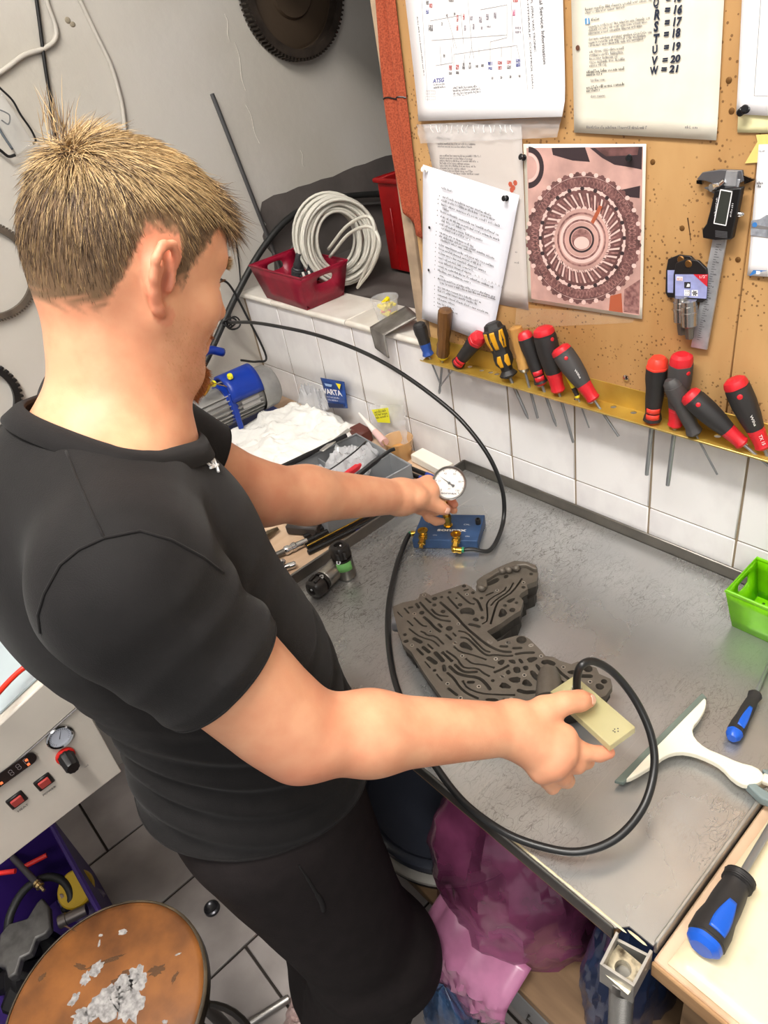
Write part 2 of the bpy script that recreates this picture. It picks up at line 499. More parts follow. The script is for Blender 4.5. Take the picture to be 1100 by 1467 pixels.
# corner socket
A, B, Cc, D = V((1.378, -.586, 0)), V((1.384, -.624, 0)), V((1.420, -.618, 0)), V((1.415, -.576, 0))
mb = MB()
def strap(mb, a, b, z0, z1, th=.003):
    d = (b-a).normalized(); n = V((-d.y, d.x, 0))*th
    mb.prism([a+V((0, 0, z0)), b+V((0, 0, z0)), b+n+V((0, 0, z0)), a+n+V((0, 0, z0))], (0, 0, z1-z0))
strap(mb, A, B, .865, .905); strap(mb, B, Cc, .862, .904); strap(mb, Cc, D, .870, .903); strap(mb, D, A, .865, .892)
build('corner_bracket', mb, steel, t, bevel=.001)
mid = (A+B+Cc+D)/4
mb = MB()
ring = []
oc = [A, B, Cc, D]
hole_c = V((1.400, -.606, 0)); outer = []
for k in range(24):
    th = 2*PI*k/24; dvec = V((math.cos(th), math.sin(th), 0))
    outer.append(hole_c+dvec*.0165)
vs = []
for k in range(24):
    th = 2*PI*k/24; dvec = V((math.cos(th), math.sin(th), 0))
    vs.append(hole_c+dvec*.0085+V((0, 0, .889)))
for k in range(24):
    th = 2*PI*k/24; dvec = V((math.cos(th), math.sin(th), 0))
    s = .017/max(abs(dvec.x), abs(dvec.y))
    vs.append(hole_c+dvec*s+V((0, 0, .888)))
for k in range(24): vs.append(vs[k]-V((0, 0, .03)))
fs = [(k, (k+1) % 24, 24+(k+1) % 24, 24+k) for k in range(24)]+[(k, 48+k, 48+(k+1) % 24, (k+1) % 24) for k in range(24)]
mb.add(vs, fs); build('socket_plate', mb, mat('grimy_metal', (206, 196, 170), .35, .5, var=.7, vscale=60, col2=(70, 60, 46), lo=.3, hi=.5, bump=.6, bscale=120), t)
mb = MB()
prof = [(0, .0135)]
z = 0
while z < .26:
    prof += [(z+.0008, .0135), (z+.0018, .0122), (z+.0026, .0135)]; z += .0032
mb.lathe((1.400, -.606, .862), (1.400, -.606, .6), prof, 18)
mb.lathe((1.400, -.606, .875), (1.400, -.606, .855), [(0, .016), (.02, .016)], 18)
build('threaded_leg', mb, mat('zinc', (128, 126, 122), .4, .85), t)
for x, y, zt in ((1.400, -.606, .62), (.645, -.03, .88), (1.39, -.03, .88), (.645, -.565, .88)):
    mb = MB(); mb.lathe((x, y, 0), (x, y, zt), [(0, .028), (.006, .028), (.010, .012), (zt, .012)], 14); build('leg', mb, steel_dull, t)
# glue streak at the corner
mb = MB()
for k in range(20):
    a = V((1.374, -.578, TZ)).lerp(V((1.13, -.580, TZ)), k/20.0)
    mb.ball(a, (.012, .0012+.0008*random.random(), .0004), 8, 4)
mb.ball((1.396, -.5745, TZ), (.012, .0018, .0012), 8, 4)
build('glue_bead', mb, mat('old_glue', (206, 194, 158), .35), t)

# left wooden bench
t = thing('wooden_workbench', 'beige wood topped workbench at the left, against the tiled wall', 'workbench', (.23, -.3, 0))
mb = MB(); mb.rbox((.229, -.305, .884), (.772, .59, .028), .003); build('bench_top', mb, wood_lam, t)
mb = MB(); mb.box((.229, -.30, .60), (.70, .50, .53)); build('cabinet', mb, mat('cabinet_grey', (120, 116, 112), .6), t)
mb = MB(); mb.box((.229, -.30, .165), (.66, .46, .33)); build('plinth', mb, mat('cabinet_dark', (60, 57, 55), .7), t)
# right wooden bench with the cream mat
t = thing('side_bench', 'light wood side bench to the right of the steel table', 'workbench', (1.75, -.3, 0))
mb = MB(); mb.rbox((1.745, -.290, .876), (.655, .576, .028), .002); build('bench_top', mb, wood_lam, t)
mb = MB(); mb.rbox((1.745, -.5795, .876), (.655, .005, .027), .0015); build('edge_band', mb, wood_edge, t)
mb = MB()
for x, y in ((1.46, -.5), (2.03, -.5), (1.46, -.05), (2.03, -.05)):
    mb = MB(); mb.box((x, y, .431), (.05, .05, .862)); build('leg', mb, shelf_wood, t)
mb = MB()
def matfn(u, v):
    x = 1.430+.58*u; y = -.572+.55*v
    e = min(u, v)*40
    return V((x+.002*mnoise.noise(V((v*6, 0, 0))), y, .8925+.0012*mnoise.noise(V((x*9, y*9, 0)))))
mb.grid(matfn, 30, 30)
build('worktop_mat', mb, mat('cream_mat', (232, 220, 186), .35, var=.25, vscale=14, col2=(216, 199, 160), lo=.25, hi=.42, coat=.3), None, solid=.0015,
      label='cream glossy sheet covering the wooden side bench at lower right', cat='mat')
# shelf below the steel table with its drawers
t = thing('lower_shelf', 'wooden shelf board under the steel table', 'shelf', (1.0, -.35, .3))
mb = MB(); mb.rbox((1.005, -.330, .378), (.79, .48, .024), .002); build('shelf_board', mb, shelf_wood, t)
for x in (.675, 1.36):
    mb = MB(); mb.box((x, -.33, .183), (.02, .44, .366)); build('side_panel', mb, shelf_wood, t)
t = thing('drawer_unit', 'dark drawer cabinet with pale fronts under the wooden shelf', 'cabinet', (1.2, -.33, 0))
mb = MB(); mb.rbox((1.2, -.30, .18), (.32, .40, .35), .003); build('body', mb, mat('unit_dark', (36, 36, 39), .5), t)
for k in range(3):
    mb = MB(); mb.rbox((1.2, -.505, .065+.115*k), (.30, .012, .105), .002); d = build('drawer', mb, mat('drawer_front', (170, 168, 166), .5), t)
    mb = MB(); mb.tube([(1.15, -.512, .07+.115*k), (1.15, -.522, .07+.115*k), (1.25, -.522, .07+.115*k), (1.25, -.512, .07+.115*k)], .003, 6); build('handle', mb, steel_dull, d)
# ================================================================== pinboard, papers, tool rail
YB = -0.020          # front face of the board
def wp(px, py, d=0.0): return at_y(px, py, YB-d)
NW = V((0, -1, 0))   # normal of the board
def board_material():
    mt = mat('board_wood', (200, 160, 108), .55, var=.28, vscale=6, col2=(160, 114, 64), stretch=(1, 1, .3), detail=6, bump=.08, bscale=70)
    nt = mt.node_tree; N = nt.nodes; L = nt.links; b = N['Principled BSDF']
    prev = b.inputs['Base Color'].links[0].from_socket
    tc = N.new('ShaderNodeTexCoord'); vo = N.new('ShaderNodeTexVoronoi'); vo.inputs['Scale'].default_value = 150
    L.new(tc.outputs['Object'], vo.inputs['Vector'])
    nz = N.new('ShaderNodeTexNoise'); nz.inputs['Scale'].default_value = 11; L.new(tc.outputs['Object'], nz.inputs['Vector'])
    mul = N.new('ShaderNodeMath'); mul.operation = 'MULTIPLY'; mul.inputs[1].default_value = .42
    L.new(nz.outputs['Fac'], mul.inputs[0])
    sub = N.new('ShaderNodeMath'); sub.operation = 'LESS_THAN'
    L.new(vo.outputs['Distance'], sub.inputs[0]); L.new(mul.outputs[0], sub.inputs[1])
    rp = N.new('ShaderNodeValToRGB'); rp.color_ramp.elements[0].position = .45; rp.color_ramp.elements[1].position = .52
    L.new(nz.outputs['Fac'], rp.inputs['Fac'])
    m2 = N.new('ShaderNodeMath'); m2.operation = 'MULTIPLY'; L.new(sub.outputs[0], m2.inputs[0]); L.new(rp.outputs['Color'], m2.inputs[1])
    m3 = N.new('ShaderNodeMath'); m3.operation = 'MULTIPLY'; m3.inputs[1].default_value = .75; L.new(m2.outputs[0], m3.inputs[0])
    mx = N.new('ShaderNodeMixRGB'); L.new(m3.outputs[0], mx.inputs[0]); L.new(prev, mx.inputs[1]); mx.inputs[2].default_value = rgb(92, 58, 28)
    L.new(mx.outputs[0], b.inputs['Base Color'])
    return mt
board_m = board_material()
paper_m = mat('paper_white', (240, 238, 240), .7)
paper_old = mat('paper_yellowed', (236, 230, 214), .7, var=.06, vscale=14)
ink = mat('ink', (48, 46, 50), .7)
ink_grey = mat('ink_grey', (120, 116, 116), .7)
ink_lilac = mat('ink_faint', (150, 140, 150), .7)
ink_red = mat('ink_red', (196, 92, 88), .7)
ink_blue = mat('ink_blue', (70, 84, 160), .7)
ink_pink = mat('ink_pink', (216, 110, 150), .7)
marker = mat('marker_blue_black', (34, 42, 60), .6)
film = mat('clear_film', (255, 255, 255), .12, trans=.0, alpha=.16, spec=.6)

bd = thing('pinboard', 'plywood pinboard on the right wall above the tool rail, with papers and tools on it', 'board', (1.0, -.012, 1.165))
seam = wp(1054, 480).x
mb = MB(); mb.rbox(((.582+seam)/2, -.012, 1.60), (seam-.582-.001, .016, .87), .0012); build('board_panel', mb, board_m, bd)
mb = MB(); mb.rbox(((seam+1.75)/2, -.012, 1.60), (1.75-seam, .016, .87), .0012); build('board_panel', mb, board_m, bd)
mb = MB(); mb.rbox((.563, -.0145, 1.62), (.028, .012, .86), .0015); build('board_lath', mb, mat('lath_beige', (178, 154, 128), .7, var=.15, vscale=30), bd)
# screws, nails and a long crack in the board
mb = MB()
for px, py in [(935, 232), (977, 327), (1016, 36), (1044, 115), (1048, 159), (1057, 372)]:
    p = wp(px, py); mb.lathe(p+V((0, .001, 0)), p+NW, [(0, .0038), (.0016, .0034), (.0022, .0022)], 12)
build('screw_head', mb, mat('rusty_screw', (120, 84, 44), .5, .5), bd, kind='stuff')
mb = MB(); a = wp(985, 312); b_ = wp(990, 362)
mb.tube([a-NW*.0006, a.lerp(b_, .5)-NW*.0006+V((.001, 0, 0)), b_-NW*.0006], [.0012, .0009, .0004], 6)
build('crack', mb, mat('crack_dark', (70, 42, 18), .9), bd)

# curtain left of the papers
cur = mat('curtain_fabric', (172, 82, 52), .9, var=.2, vscale=420, col2=(138, 60, 36), bump=.3, bscale=500, detail=1)
CT = thing('curtain', 'orange red woven curtain gathered at the left edge of the pinboard', 'curtain', (.6, -.03, 1.3))
mb = MB()
def curt(u, v):
    z = 1.44+.59*v
    xl = .566-.006*math.sin(v*7)+.026*max(0, v-.25); xr = .604+.016*v
    x = xl+(xr-xl)*u
    zz = z-.05*max(0, 1-v*4)*(u)
    return V((x, -.0275-.0045*math.sin(u*PI*3+v*2.0)-.0015*math.sin(u*17+v*6), zz))
mb.grid(curt, 60, 60); build('fabric', mb, cur, CT, solid=.0012, angle=180)
mb = MB(); p = [curt(u/10, .29)-V((0, .0012, 0)) for u in range(11)]; mb.tube([q+V((0, 0, .002*math.sin(i))) for i, q in enumerate(p)], .0012, 6); build('stitch', mb, black_plastic, CT)

def sheet(corners, d, th=.0004, curl=.0, n=10):
    # thin sheet through four corner points (bl, br, tr, tl) at distance d from the board
    c = [V((p.x, YB-d, p.z)) for p in corners]
    mb = MB()
    def fn(u, v):
        p = (c[0]*(1-u)+c[1]*u)*(1-v)+(c[3]*(1-u)+c[2]*u)*v
        return p+NW*(curl*((1-v)**14)*(.4+u))
    mb.grid(fn, n, n); return mb, fn
def rows_text(mb, rows, d, mi=0):
    for k, (x0, y0, x1, y1, h) in enumerate(rows):
        a = wp(x0, y0, d); b = wp(x1, y1, d)
        s = (wp(x0, y0, d)-wp(x0, y0-h, d)).length
        microtext(mb, a, b, s, NW, mi, seed=int(x0*7+y0*13+k))
def pins(px, py, col_m, name, label, d=.0024):
    p = wp(px, py, d); mb = MB()
    ax = V((random.uniform(-.5, .5), -1, random.uniform(-.1, .5))).normalized()
    mb.lathe(p-ax*.004, p+ax, [(0, .0008), (.004, .0008), (.0042, .0042), (.0055, .0044), (.0062, .0024), (.0105, .0022), (.0112, .0040), (.0125, .0042), (.0135, .0030)], 14)
    return build(name, mb, col_m, None, label=label, cat='pin')
pin_black = mat('pin_black', (20, 20, 22), .25); pin_white = mat('pin_white', (238, 236, 230), .3)

# --- sheet 1: wiring diagram, hung sideways
P1 = thing('wiring_diagram', 'white sheet with a printed wiring diagram hung sideways at upper left of the pinboard', 'paper', wp(705, 170, .003))
c = [wp(601, 173, .004), wp(811, 165, .004), wp(805, -60, .004), wp(574, -60, .004)]
mb, fn = sheet(c, .0045, curl=.006); build('sheet', mb, paper_m, P1, solid=.0004, angle=180)
mb = MB(); D1 = .0052
def L1(mb, pts, w=.7, mi=0, d=D1):
    q = [wp(x, y, d) for x, y in pts]; wd = .00032*w
    for a, b in zip(q, q[1:]):
        n = (b-a).normalized().cross(NW)*wd
        mb.flat([a-n, b-n, b+n, a+n], mi)
lines = [[(604, 0), (613, 152), (757, 144), (745, 0)], [(670, 0), (676, 70), (679, 84)], [(618, 58), (726, 50)], [(624, 94), (648, 90), (646, 66)], [(650, 98), (650, 78), (740, 65), (745, 88)], [(702, 92), (702, 60), (726, 54), (726, 6)],
         [(735, 62), (732, 0)], [(718, 64), (718, 82)], [(732, 66), (732, 86)], [(688, 14), (726, 7)], [(640, 22), (654, 70)], [(660, 18), (664, 64)], [(676, 66), (672, 84)], [(686, 68), (686, 80)], [(666, 78), (664, 92)], [(630, 66), (632, 94)], [(616, 30), (660, 22)], [(648, 52), (650, 70)]]
for l in lines: L1(mb, l)
for (x, y, w, h, mi) in [(645, 97, 5, 7, 2), (655, 96, 5, 7, 2), (645, 105, 5, 4, 0), (655, 104, 5, 4, 0), (664, 92, 3, 4, 0), (664, 97, 4, 5, 0), (673, 91, 3, 3, 0), (673, 96, 4, 5, 0), (683, 95, 4, 4, 0), (691, 94, 4, 4, 0), (702, 91, 7, 5, 1), (702, 98, 6, 4, 1), (716, 90, 7, 5, 2), (716, 97, 6, 5, 2), (729, 89, 7, 5, 2), (729, 96, 6, 5, 0), (742, 87, 7, 5, 1), (742, 93, 7, 5, 1), (705, 112, 3, 4, 0), (718, 111, 3, 4, 0), (731, 110, 3, 4, 0), (744, 109, 3, 4, 0),
                         (736, 18, 4, 9, 3), (742, 40, 9, 3, 4), (742, 46, 9, 3, 4), (738, 1, 8, 4, 2), (612, 4, 4, 6, 0), (617, 8, 5, 6, 2), (612, 17, 4, 6, 1), (640, 22, 3, 4, 0), (651, 20, 3, 4, 0), (646, 0, 8, 5, 0), (655, 26, 3, 10, 2), (664, 24, 3, 9, 2), (675, 26, 4, 6, 4), (688, 28, 5, 9, 4), (698, 24, 4, 9, 4), (709, 22, 4, 9, 4), (636, 80, 3, 5, 0), (633, 34, 2, 5, 0), (617, 40, 7, 9, 0), (655, 40, 3, 8, 2), (666, 40, 3, 8, 4), (678, 38, 3, 8, 4), (690, 40, 3, 4, 4), (700, 38, 6, 3, 4)]:
    a = [wp(x+dx, y+dy, D1) for dx, dy in ((-w/2, h/2), (w/2, h/2), (w/2, -h/2), (-w/2, -h/2))]
    r = random.Random(x*3+y)
    for k in range(4):
        u0_, u1_ = r.uniform(0, .5), r.uniform(.5, 1); v0 = k/4; v1 = v0+.14
        q = lambda u, v: (a[0]*(1-u)+a[1]*u)*(1-v)+(a[3]*(1-u)+a[2]*u)*v
        mb.flat([q(u0_, v0), q(u1_, v0), q(u1_, v1), q(u0_, v1)], mi)
    for k in range(3):
        u = .1+.35*k; mb.flat([q(u, 0), q(u+.12, 0), q(u+.12, 1), q(u, 1)], mi)
for k in range(8):
    x = 610+2.2*(k % 3); y = 130+(k//3)*8
    L1(mb, [(x, y), (x+9, y), (x+9, y+5), (x, y+5), (x, y)], .5)
build('printed_diagram', mb, [ink_grey, ink_blue, ink_red, ink_pink, ink_lilac], P1, smooth=False, recalc=False)
mb = MB()
text_between(mb, 'Technical Service Information', wp(770, -35, D1), wp(778, 92, D1), .0055, NW, 0, bold=.004)
text_between(mb, 'RE5R05A / 7L (09A) VAG TRONIC', wp(757, -40, D1), wp(765, 74, D1), .0035, NW, 0)
text_between(mb, 'ELECTRO-HYDRAULIC CONTROL DIAGRAM', wp(752, -40, D1), wp(763, 144, D1), .0030, NW, 0)
text_between(mb, 'ATSG', wp(620, 119, D1), wp(637, 117, D1), .0055, NW, 1, bold=.02, shear=.3)
rows_text(mb, [(621, 122.5, 637, 121, 2), (621, 127, 638, 125.5, 3)], D1, 0)
rows_text(mb, [(649, 127.5, 684, 125, 3.4), (649, 131.5, 689, 128.5, 3.4), (649, 135.5, 690, 132.5, 3.4), (649, 139, 693, 136, 3.4), (649, 142.5, 686, 140, 3.4), (649, 146, 687, 144, 3.4)], D1, 0)
rows_text(mb, [(597, 24, 607, 110, 3.0)], D1, 0)
build('printed_text', mb, [ink, ink_blue], P1, smooth=False, recalc=False)

# --- sheet 2: yellowed sheet with marker writing
P2 = thing('lettered_list', 'yellowed sheet with marker letters and numbers at top centre of the pinboard', 'paper', wp(925, 195, .003))
c = [wp(822, 190, .004), wp(1026, 201, .004), wp(1040, -70, .004), wp(816, -70, .004)]
mb, fn = sheet(c, .003, curl=.0008); build('sheet', mb, paper_old, P2, solid=.0004, angle=180)
mb = MB(); D2 = .0046
for (tx, x0, y0, x1, y1, h) in [('Q', 935, 10, 943, 9, 13), ('= 15', 953, 4, 976, 1, 12), ('R', 936, 28, 945, 27, 14), ('= 16', 951, 20, 976, 19, 12), ('S', 936, 45, 943, 44, 14), ('= 17', 951, 38, 976, 36, 12), ('T', 935, 62, 944, 61, 13), ('= 18', 950, 55, 974, 52, 12),
                                ('U', 934, 77, 942, 75, 11), ('= 19', 950, 73, 974, 71, 11), ('V', 933, 93, 942, 92, 12), ('= 20', 948, 91, 974, 88, 10), ('W', 931, 107, 943, 105, 11), ('= 21', 946, 104, 971, 103, 10)]:
    a = wp(x0, y0, D2); b = wp(x1, y1, D2); hh = (wp(x0, y0, D2)-wp(x0, y0-h, D2)).length
    text_between(mb, tx, a, b, hh*1.0, NW, 0, bold=.045, shear=.12)
build('marker_writing', mb, marker, P2, smooth=False, recalc=False)
mb = MB()
rows_text(mb, [(838, 15, 934, 1, 4.2), (838, 20, 896, 11, 4.2), (843, 40, 931, 27, 4), (843, 45, 930, 32, 4), (843, 50, 921, 38, 4), (843, 58, 934, 47, 4), (843, 63, 928, 52, 4), (843, 67, 922, 57, 4), (844, 76, 895, 70, 4), (844, 81, 895, 76, 4), (844, 86, 885, 82, 4), (844, 91, 895, 86, 4), (844, 96, 872, 93, 4),
               (846, 117, 868, 115, 4), (846, 140, 868, 138, 4)], D2, 1)
rows_text(mb, [(847, 30, 859, 28, 4), (840, 105, 894, 100, 4.6), (840, 109, 864, 107, 4.4), (840, 128, 894, 122, 4.6), (840, 132, 862, 130, 4.4)], D2, 0)
rows_text(mb, [(840, 184, 928, 185, 4.2), (981, 184, 1000, 184.5, 4.2)], D2, 1)
build('printed_text', mb, [ink, ink_grey], P2, smooth=False, recalc=False)
mb = MB(); q = [wp(x, y, D2) for x, y in ((838, 35), (845, 34), (844, 25.5), (837.5, 26.5))]; mb.flat(q)
build('info_icon', mb, mat('icon_blue', (88, 148, 196), .6), P2, smooth=False)
mb = MB(); text_between(mb, 'i', wp(840.3, 34, D2+.0004), wp(842.3, 33.7, D2+.0004), .006, NW, 0, bold=.03); build('info_letter', mb, paper_m, P2, smooth=False)
mb = MB(); p = wp(827.5, 68.5, D2); mb.lathe(p, p+NW, [(0, .003), (.0003, .003)], 14); p2 = wp(1017, 40, D2); build('punch_hole', mb, mat('hole_brown', (96, 60, 44), .9), P2)

# --- sheet 3: greyish sheet in a plastic sleeve
P3 = thing('sleeved_sheet', 'grey printed sheet in a clear plastic sleeve behind the bulleted list', 'paper', wp(690, 440, .001))
c = [wp(660, 425, .001), wp(757, 444, .001), wp(747, 178, .001), wp(606, 178, .001)]
mb, fn = sheet(c, .0012); build('sheet', mb, mat('paper_grey', (205, 196, 190), .7), P3, solid=.0004)
mb = MB()
rows_text(mb, [(625, 199, 646, 200, 4)], .0017, 0)
rows_text(mb, [(627, 207, 683, 208, 3), (627, 211, 678, 212, 3)]+[(630, 224+3.6*k, 690-(k*13 % 22), 225.5+3.6*k, 3) for k in range(8)], .0017, 1)
rows_text(mb, [(738, 362, 742, 362.5, 3), (737, 377, 744, 378, 3)], .0017, 1)
build('printed_text', mb, [ink, ink_grey], P3, smooth=False, recalc=False)
mb = MB()
for x, y in ((731, 264), (735, 269), (738, 262), (733, 272)):
    p = wp(x, y, .0018); mb.lathe(p, p+NW, [(0, .004), (.0001, .004)], 8)
build('red_print', mb, mat('red_orange_print', (190, 90, 66), .7), P3)
mb = MB()
q = [wp(x, y, .0021) for x, y in ((598, 178), (806, 166), (800, 196), (604, 205))]
def slv(u, v):
    p = (q[0]*(1-u)+q[1]*u)*(1-v)+(q[3]*(1-u)+q[2]*u)*v
    return p+NW*(.003+.003*mnoise.noise(V((u*14, v*3, 2))))
mb.grid(slv, 40, 8)
build('plastic_sleeve', mb, mat('sleeve_film', (225, 222, 222), .15, alpha=.35, spec=.8), P3, angle=180)
mb = MB()
for k in range(16):
    x = 617+k*7.6; a = wp(x, 179, .006); b = wp(x+random.uniform(-3, 4), 190, .006); mb.tube([a, a.lerp(b, .5)+V((random.uniform(-.003, .003), 0, 0)), b], .0006, 5)
build('sleeve_crease', mb, mat('crease_white', (246, 246, 246), .4), P3, kind='stuff')

# --- sheet 4: bulleted list
P4 = thing('bulleted_list', 'white sheet with a tilted bulleted list at lower left of the pinboard', 'paper', wp(680, 420, .003))
c = [wp(607, 455, .003), wp(706, 490, .003), wp(746, 279, .003), wp(608, 235, .003)]
mb, fn = sheet(c, .0065, curl=.004); build('sheet', mb, mat('paper_bright', (236, 237, 246), .7), P4, solid=.0004, angle=180)
D4 = .0098
bul = [(631, 282, 706, 311, 1), (629, 287, 710, 317, 1), (629, 293, 717, 326, 1), (628, 303, 716, 339, 1), (628, 310, 716, 346, 1), (626.5, 321, 693, 347, 1), (626.5, 333, 679, 355, 1), (626, 338, 709, 372, 1), (625.5, 350, 709, 384, 1), (625.5, 356, 690, 382, 1), (625, 362, 697, 391, 1), (625, 369, 678, 389, 1), (625, 375, 676, 394, 1), (624.5, 381, 707, 413, 1), (624, 387, 675, 407, 1), (624, 399, 710, 427, 1), (624, 411, 690, 435, 1), (624, 416, 683, 437, 1), (624, 422, 700, 450, 1), (623.5, 428, 652, 438, 1), (623.5, 434, 651, 444, 1), (623.5, 439, 656, 451, 1)]
mb = MB()
def p4(x, y):
    return wp(x, y, D4-.003*0)
for k, (x0, y0, x1, y1, b) in enumerate(bul):
    a = p4(x0+3, y0+1); e = p4(x1, y1)
    microtext(mb, a, e, .0040, NW, 0, seed=k+50)
    q = p4(x0-1.5, y0-1.5); mb.lathe(q, q+NW, [(0, .0009), (.0001, .0009)], 8)
for k, (x0, y0, x1, y1) in enumerate([(631, 299, 644, 304), (629, 316, 668, 331), (629, 327, 675, 345), (628, 344, 676, 362), (627, 395, 636, 398), (627, 405, 710, 430)]):
    microtext(mb, p4(x0+3, y0+1), p4(x1, y1), .0040, NW, 0, seed=k+90)
microtext(mb, p4(632, 270), p4(649, 276), .0034, NW, 0, seed=3)
build('printed_text', mb, ink, P4, smooth=False, recalc=False)
mb = MB()
for k in range(9):
    a = p4(680+k*4.8, 396+k*2.1); L_ = .005
    mb.tube([a, a+V((.002, 0, L_*random.uniform(.4, 1))), a+V((.0035, 0, 0))], .00025, 4)
build('handwriting', mb, ink_grey, P4, kind='stuff')
mb = MB()
for x, y in ((615, 326), (614, 387)):
    p = p4(x, y); mb.lathe(p, p+NW, [(0, .0026), (.0002, .0026)], 12)
build('punch_hole', mb, ink, P4, kind='stuff')

# --- photo print of a gear drum
P5 = thing('gear_photo', 'colour photo print of a round toothed clutch drum pinned at the centre of the board', 'photo', wp(835, 450, .003))
c = [wp(757, 432, .003), wp(920, 457, .003), wp(926, 206, .003), wp(750, 206, .003)]
mb, fn5 = sheet(c, .0036); build('sheet', mb, paper_old, P5, solid=.0004)
pk = mat('photo_pink', (214, 170, 160), .45, var=.16, vscale=20); pk_d = mat('photo_maroon', (128, 88, 86), .45, var=.3, vscale=60); pk_m = mat('photo_mid', (168, 124, 118), .45, var=.3, vscale=160, col2=(112, 74, 74))
pk_l = mat('photo_light', (228, 196, 188), .45); pk_k = mat('photo_black', (58, 46, 50), .45); pk_o = mat('photo_orange', (176, 92, 64), .45)
D5 = .0042
def inner(x, y, d=0.0): return wp(x, y, D5+d)
mb = MB()
PIC = [(761, 428), (916, 452), (921, 210), (754, 212)]
mb.flat([inner(x, y) for x, y in PIC], 0)
e0 = D5
def ell(cx, cy, rx, ry, d, mi, ang=.0, n=48, a0=0, a1=2*PI, r2=None):
    pts = []
    full = abs(a1-a0-2*PI) < 1e-6
    ca, sa = math.cos(ang), math.sin(ang)
    def P(th, f): 
        x = rx*f*math.cos(th); y = ry*f*math.sin(th); return inner(cx+x*ca-y*sa, cy+x*sa+y*ca, d)
    if r2 is None:
        mb.flat([P(a0+(a1-a0)*k/n, 1) for k in range(n)][::-1], mi)
    else:
        for k in range(n):
            t0 = a0+(a1-a0)*k/n; t1 = a0+(a1-a0)*(k+1)/n
            mb.flat([P(t0, 1), P(t1, 1), P(t1, r2), P(t0, r2)][::-1], mi)
    return P
# surrounding shapes, clipped inside the picture
mb.flat([inner(*p, .0001) for p in [(845, 212), (920, 210), (919, 243), (905, 240), (880, 236), (862, 226)]], 3)
mb.flat([inner(*p, .0001) for p in [(790, 212), (838, 211), (845, 232), (820, 230), (792, 222)]], 3)
mb.flat([inner(*p, .0002) for p in [(852, 212), (915, 211), (913, 222), (868, 224)]], 1)
ell(757, 240, 22, 30, .0001, 3, 0, 24, -PI/2, PI/2, .72); ell(757, 240, 15, 21, .0002, 4, 0, 24, -PI/2, PI/2, .8)
mb.flat([inner(*p, .0001) for p in [(890, 272), (917, 266), (916, 284), (890, 281)]], 3)
mb.flat([inner(*p, .0001) for p in [(874, 424), (890, 420), (892, 448), (872, 445)]], 5)
mb.flat([inner(*p, .0001) for p in [(894, 415), (917, 400), (915, 450), (893, 447)]], 2)
cx, cy = 836, 341
for k in range(56):   # outer chain of teeth
    th = 2*PI*k/56
    x = cx+80*math.cos(th)+.0; y = cy+92*math.sin(th)
    ell(x, y, 3.4, 3.4, .00035, 1 if k % 2 else 4, 0, 8)
ell(cx, cy, 81, 93, .0003, 1); ell(cx, cy, 77, 88.5, .00037, 4, 0, 56, 0, 2*PI, .97)
ell(cx, cy, 77, 88, .0004, 1); 
for k in range(90):   # meshed band
    th = 2*PI*k/90; s = .06
    for rr0, rr1, dd in ((.98, .84, s), (.84, .98, s)):
        p = lambda t, r_: inner(cx+77*r_*math.cos(t), cy+88*r_*math.sin(t), .0005)
        mb.flat([p(th, rr0), p(th+.022, rr0), p(th+dd+.022, rr1), p(th+dd, rr1)][::-1 if rr0 > rr1 else 1], 2)
ell(cx-2, cy, 62, 73, .0006, 4, 0, 56, 0, 2*PI, .95)
for k in range(40):
    th = 2*PI*k/40; ell(cx-2+60*math.cos(th), cy+71*math.sin(th), 3.2, 3.2, .0007, 4 if k % 2 else 3, 0, 6)
ell(cx-2, cy, 56, 66, .0007, 1)
for k in range(60):   # blades
    th = 2*PI*k/60
    p = lambda t, r_: inner(cx-2+56*r_*math.cos(t), cy+66*r_*math.sin(t), .0008)
    mb.flat([p(th, .98), p(th+.05, .98), p(th+.20, .68), p(th+.15, .68)][::-1], 2 if k % 2 else 4)
for k in range(30):
    th = 2*PI*k/30; ell(cx-3+39*math.cos(th), cy+2+44*math.sin(th), 4, 4, .0008, 4, 0, 6)
ell(cx-3, cy+2, 39, 44, .0009, 0); ell(cx-3, cy+2, 35, 39, .001, 2, 0, 40, 0, 2*PI, .93); ell(cx-3, cy+2, 31, 34, .001, 4); ell(cx-3, cy+2, 27, 29, .0011, 2, 0, 40, 0, 2*PI, .9)
ell(cx-3, cy+2, 24, 25, .0011, 0); ell(cx-3, cy+2, 18, 19, .0012, 3, 0, 36, 0, 2*PI, .85); ell(cx-3, cy+2, 14, 15, .0012, 2); ell(cx-3, cy+7, 11, 9, .0013, 4)
mb.flat([inner(*p, .0014) for p in [(846, 318), (850, 321), (863, 296), (858, 294)]], 5)
build('printed_photo', mb, [pk, pk_d, pk_m, pk_k, pk_l, pk_o], P5, smooth=False, recalc=False)

# --- sheets at the right edge of the frame
P6 = thing('corner_sheet', 'white sheet with a ruled frame at the top right edge of the pinboard', 'paper', wp(1100, 150, .003))
c = [wp(1055, 163, .003), wp(1160, 168, .003), wp(1175, -70, .003), wp(1066, -70, .003)]
mb, fn = sheet(c, .003, curl=.003); build('sheet', mb, paper_m, P6, solid=.0004, angle=180)
mb = MB(); L1(mb, [(1090, -5), (1080, 137), (1130, 139)], .7, 0, .0044); build('ruled_line', mb, ink_grey, P6, smooth=False, recalc=False)
mb = MB(); c = [wp(1056, 190, .0021), wp(1150, 191, .0021), wp(1150, 150, .0021), wp(1058, 150, .0021)]; mb.grid(lambda u, v: (c[0]*(1-u)+c[1]*u)*(1-v)+(c[3]*(1-u)+c[2]*u)*v, 4, 4)
build('yellow_note', mb, mat('note_pale', (232, 224, 176), .7), None, solid=.0004, label='pale yellow note behind the corner sheet, held by the black pins at top right', cat='note')
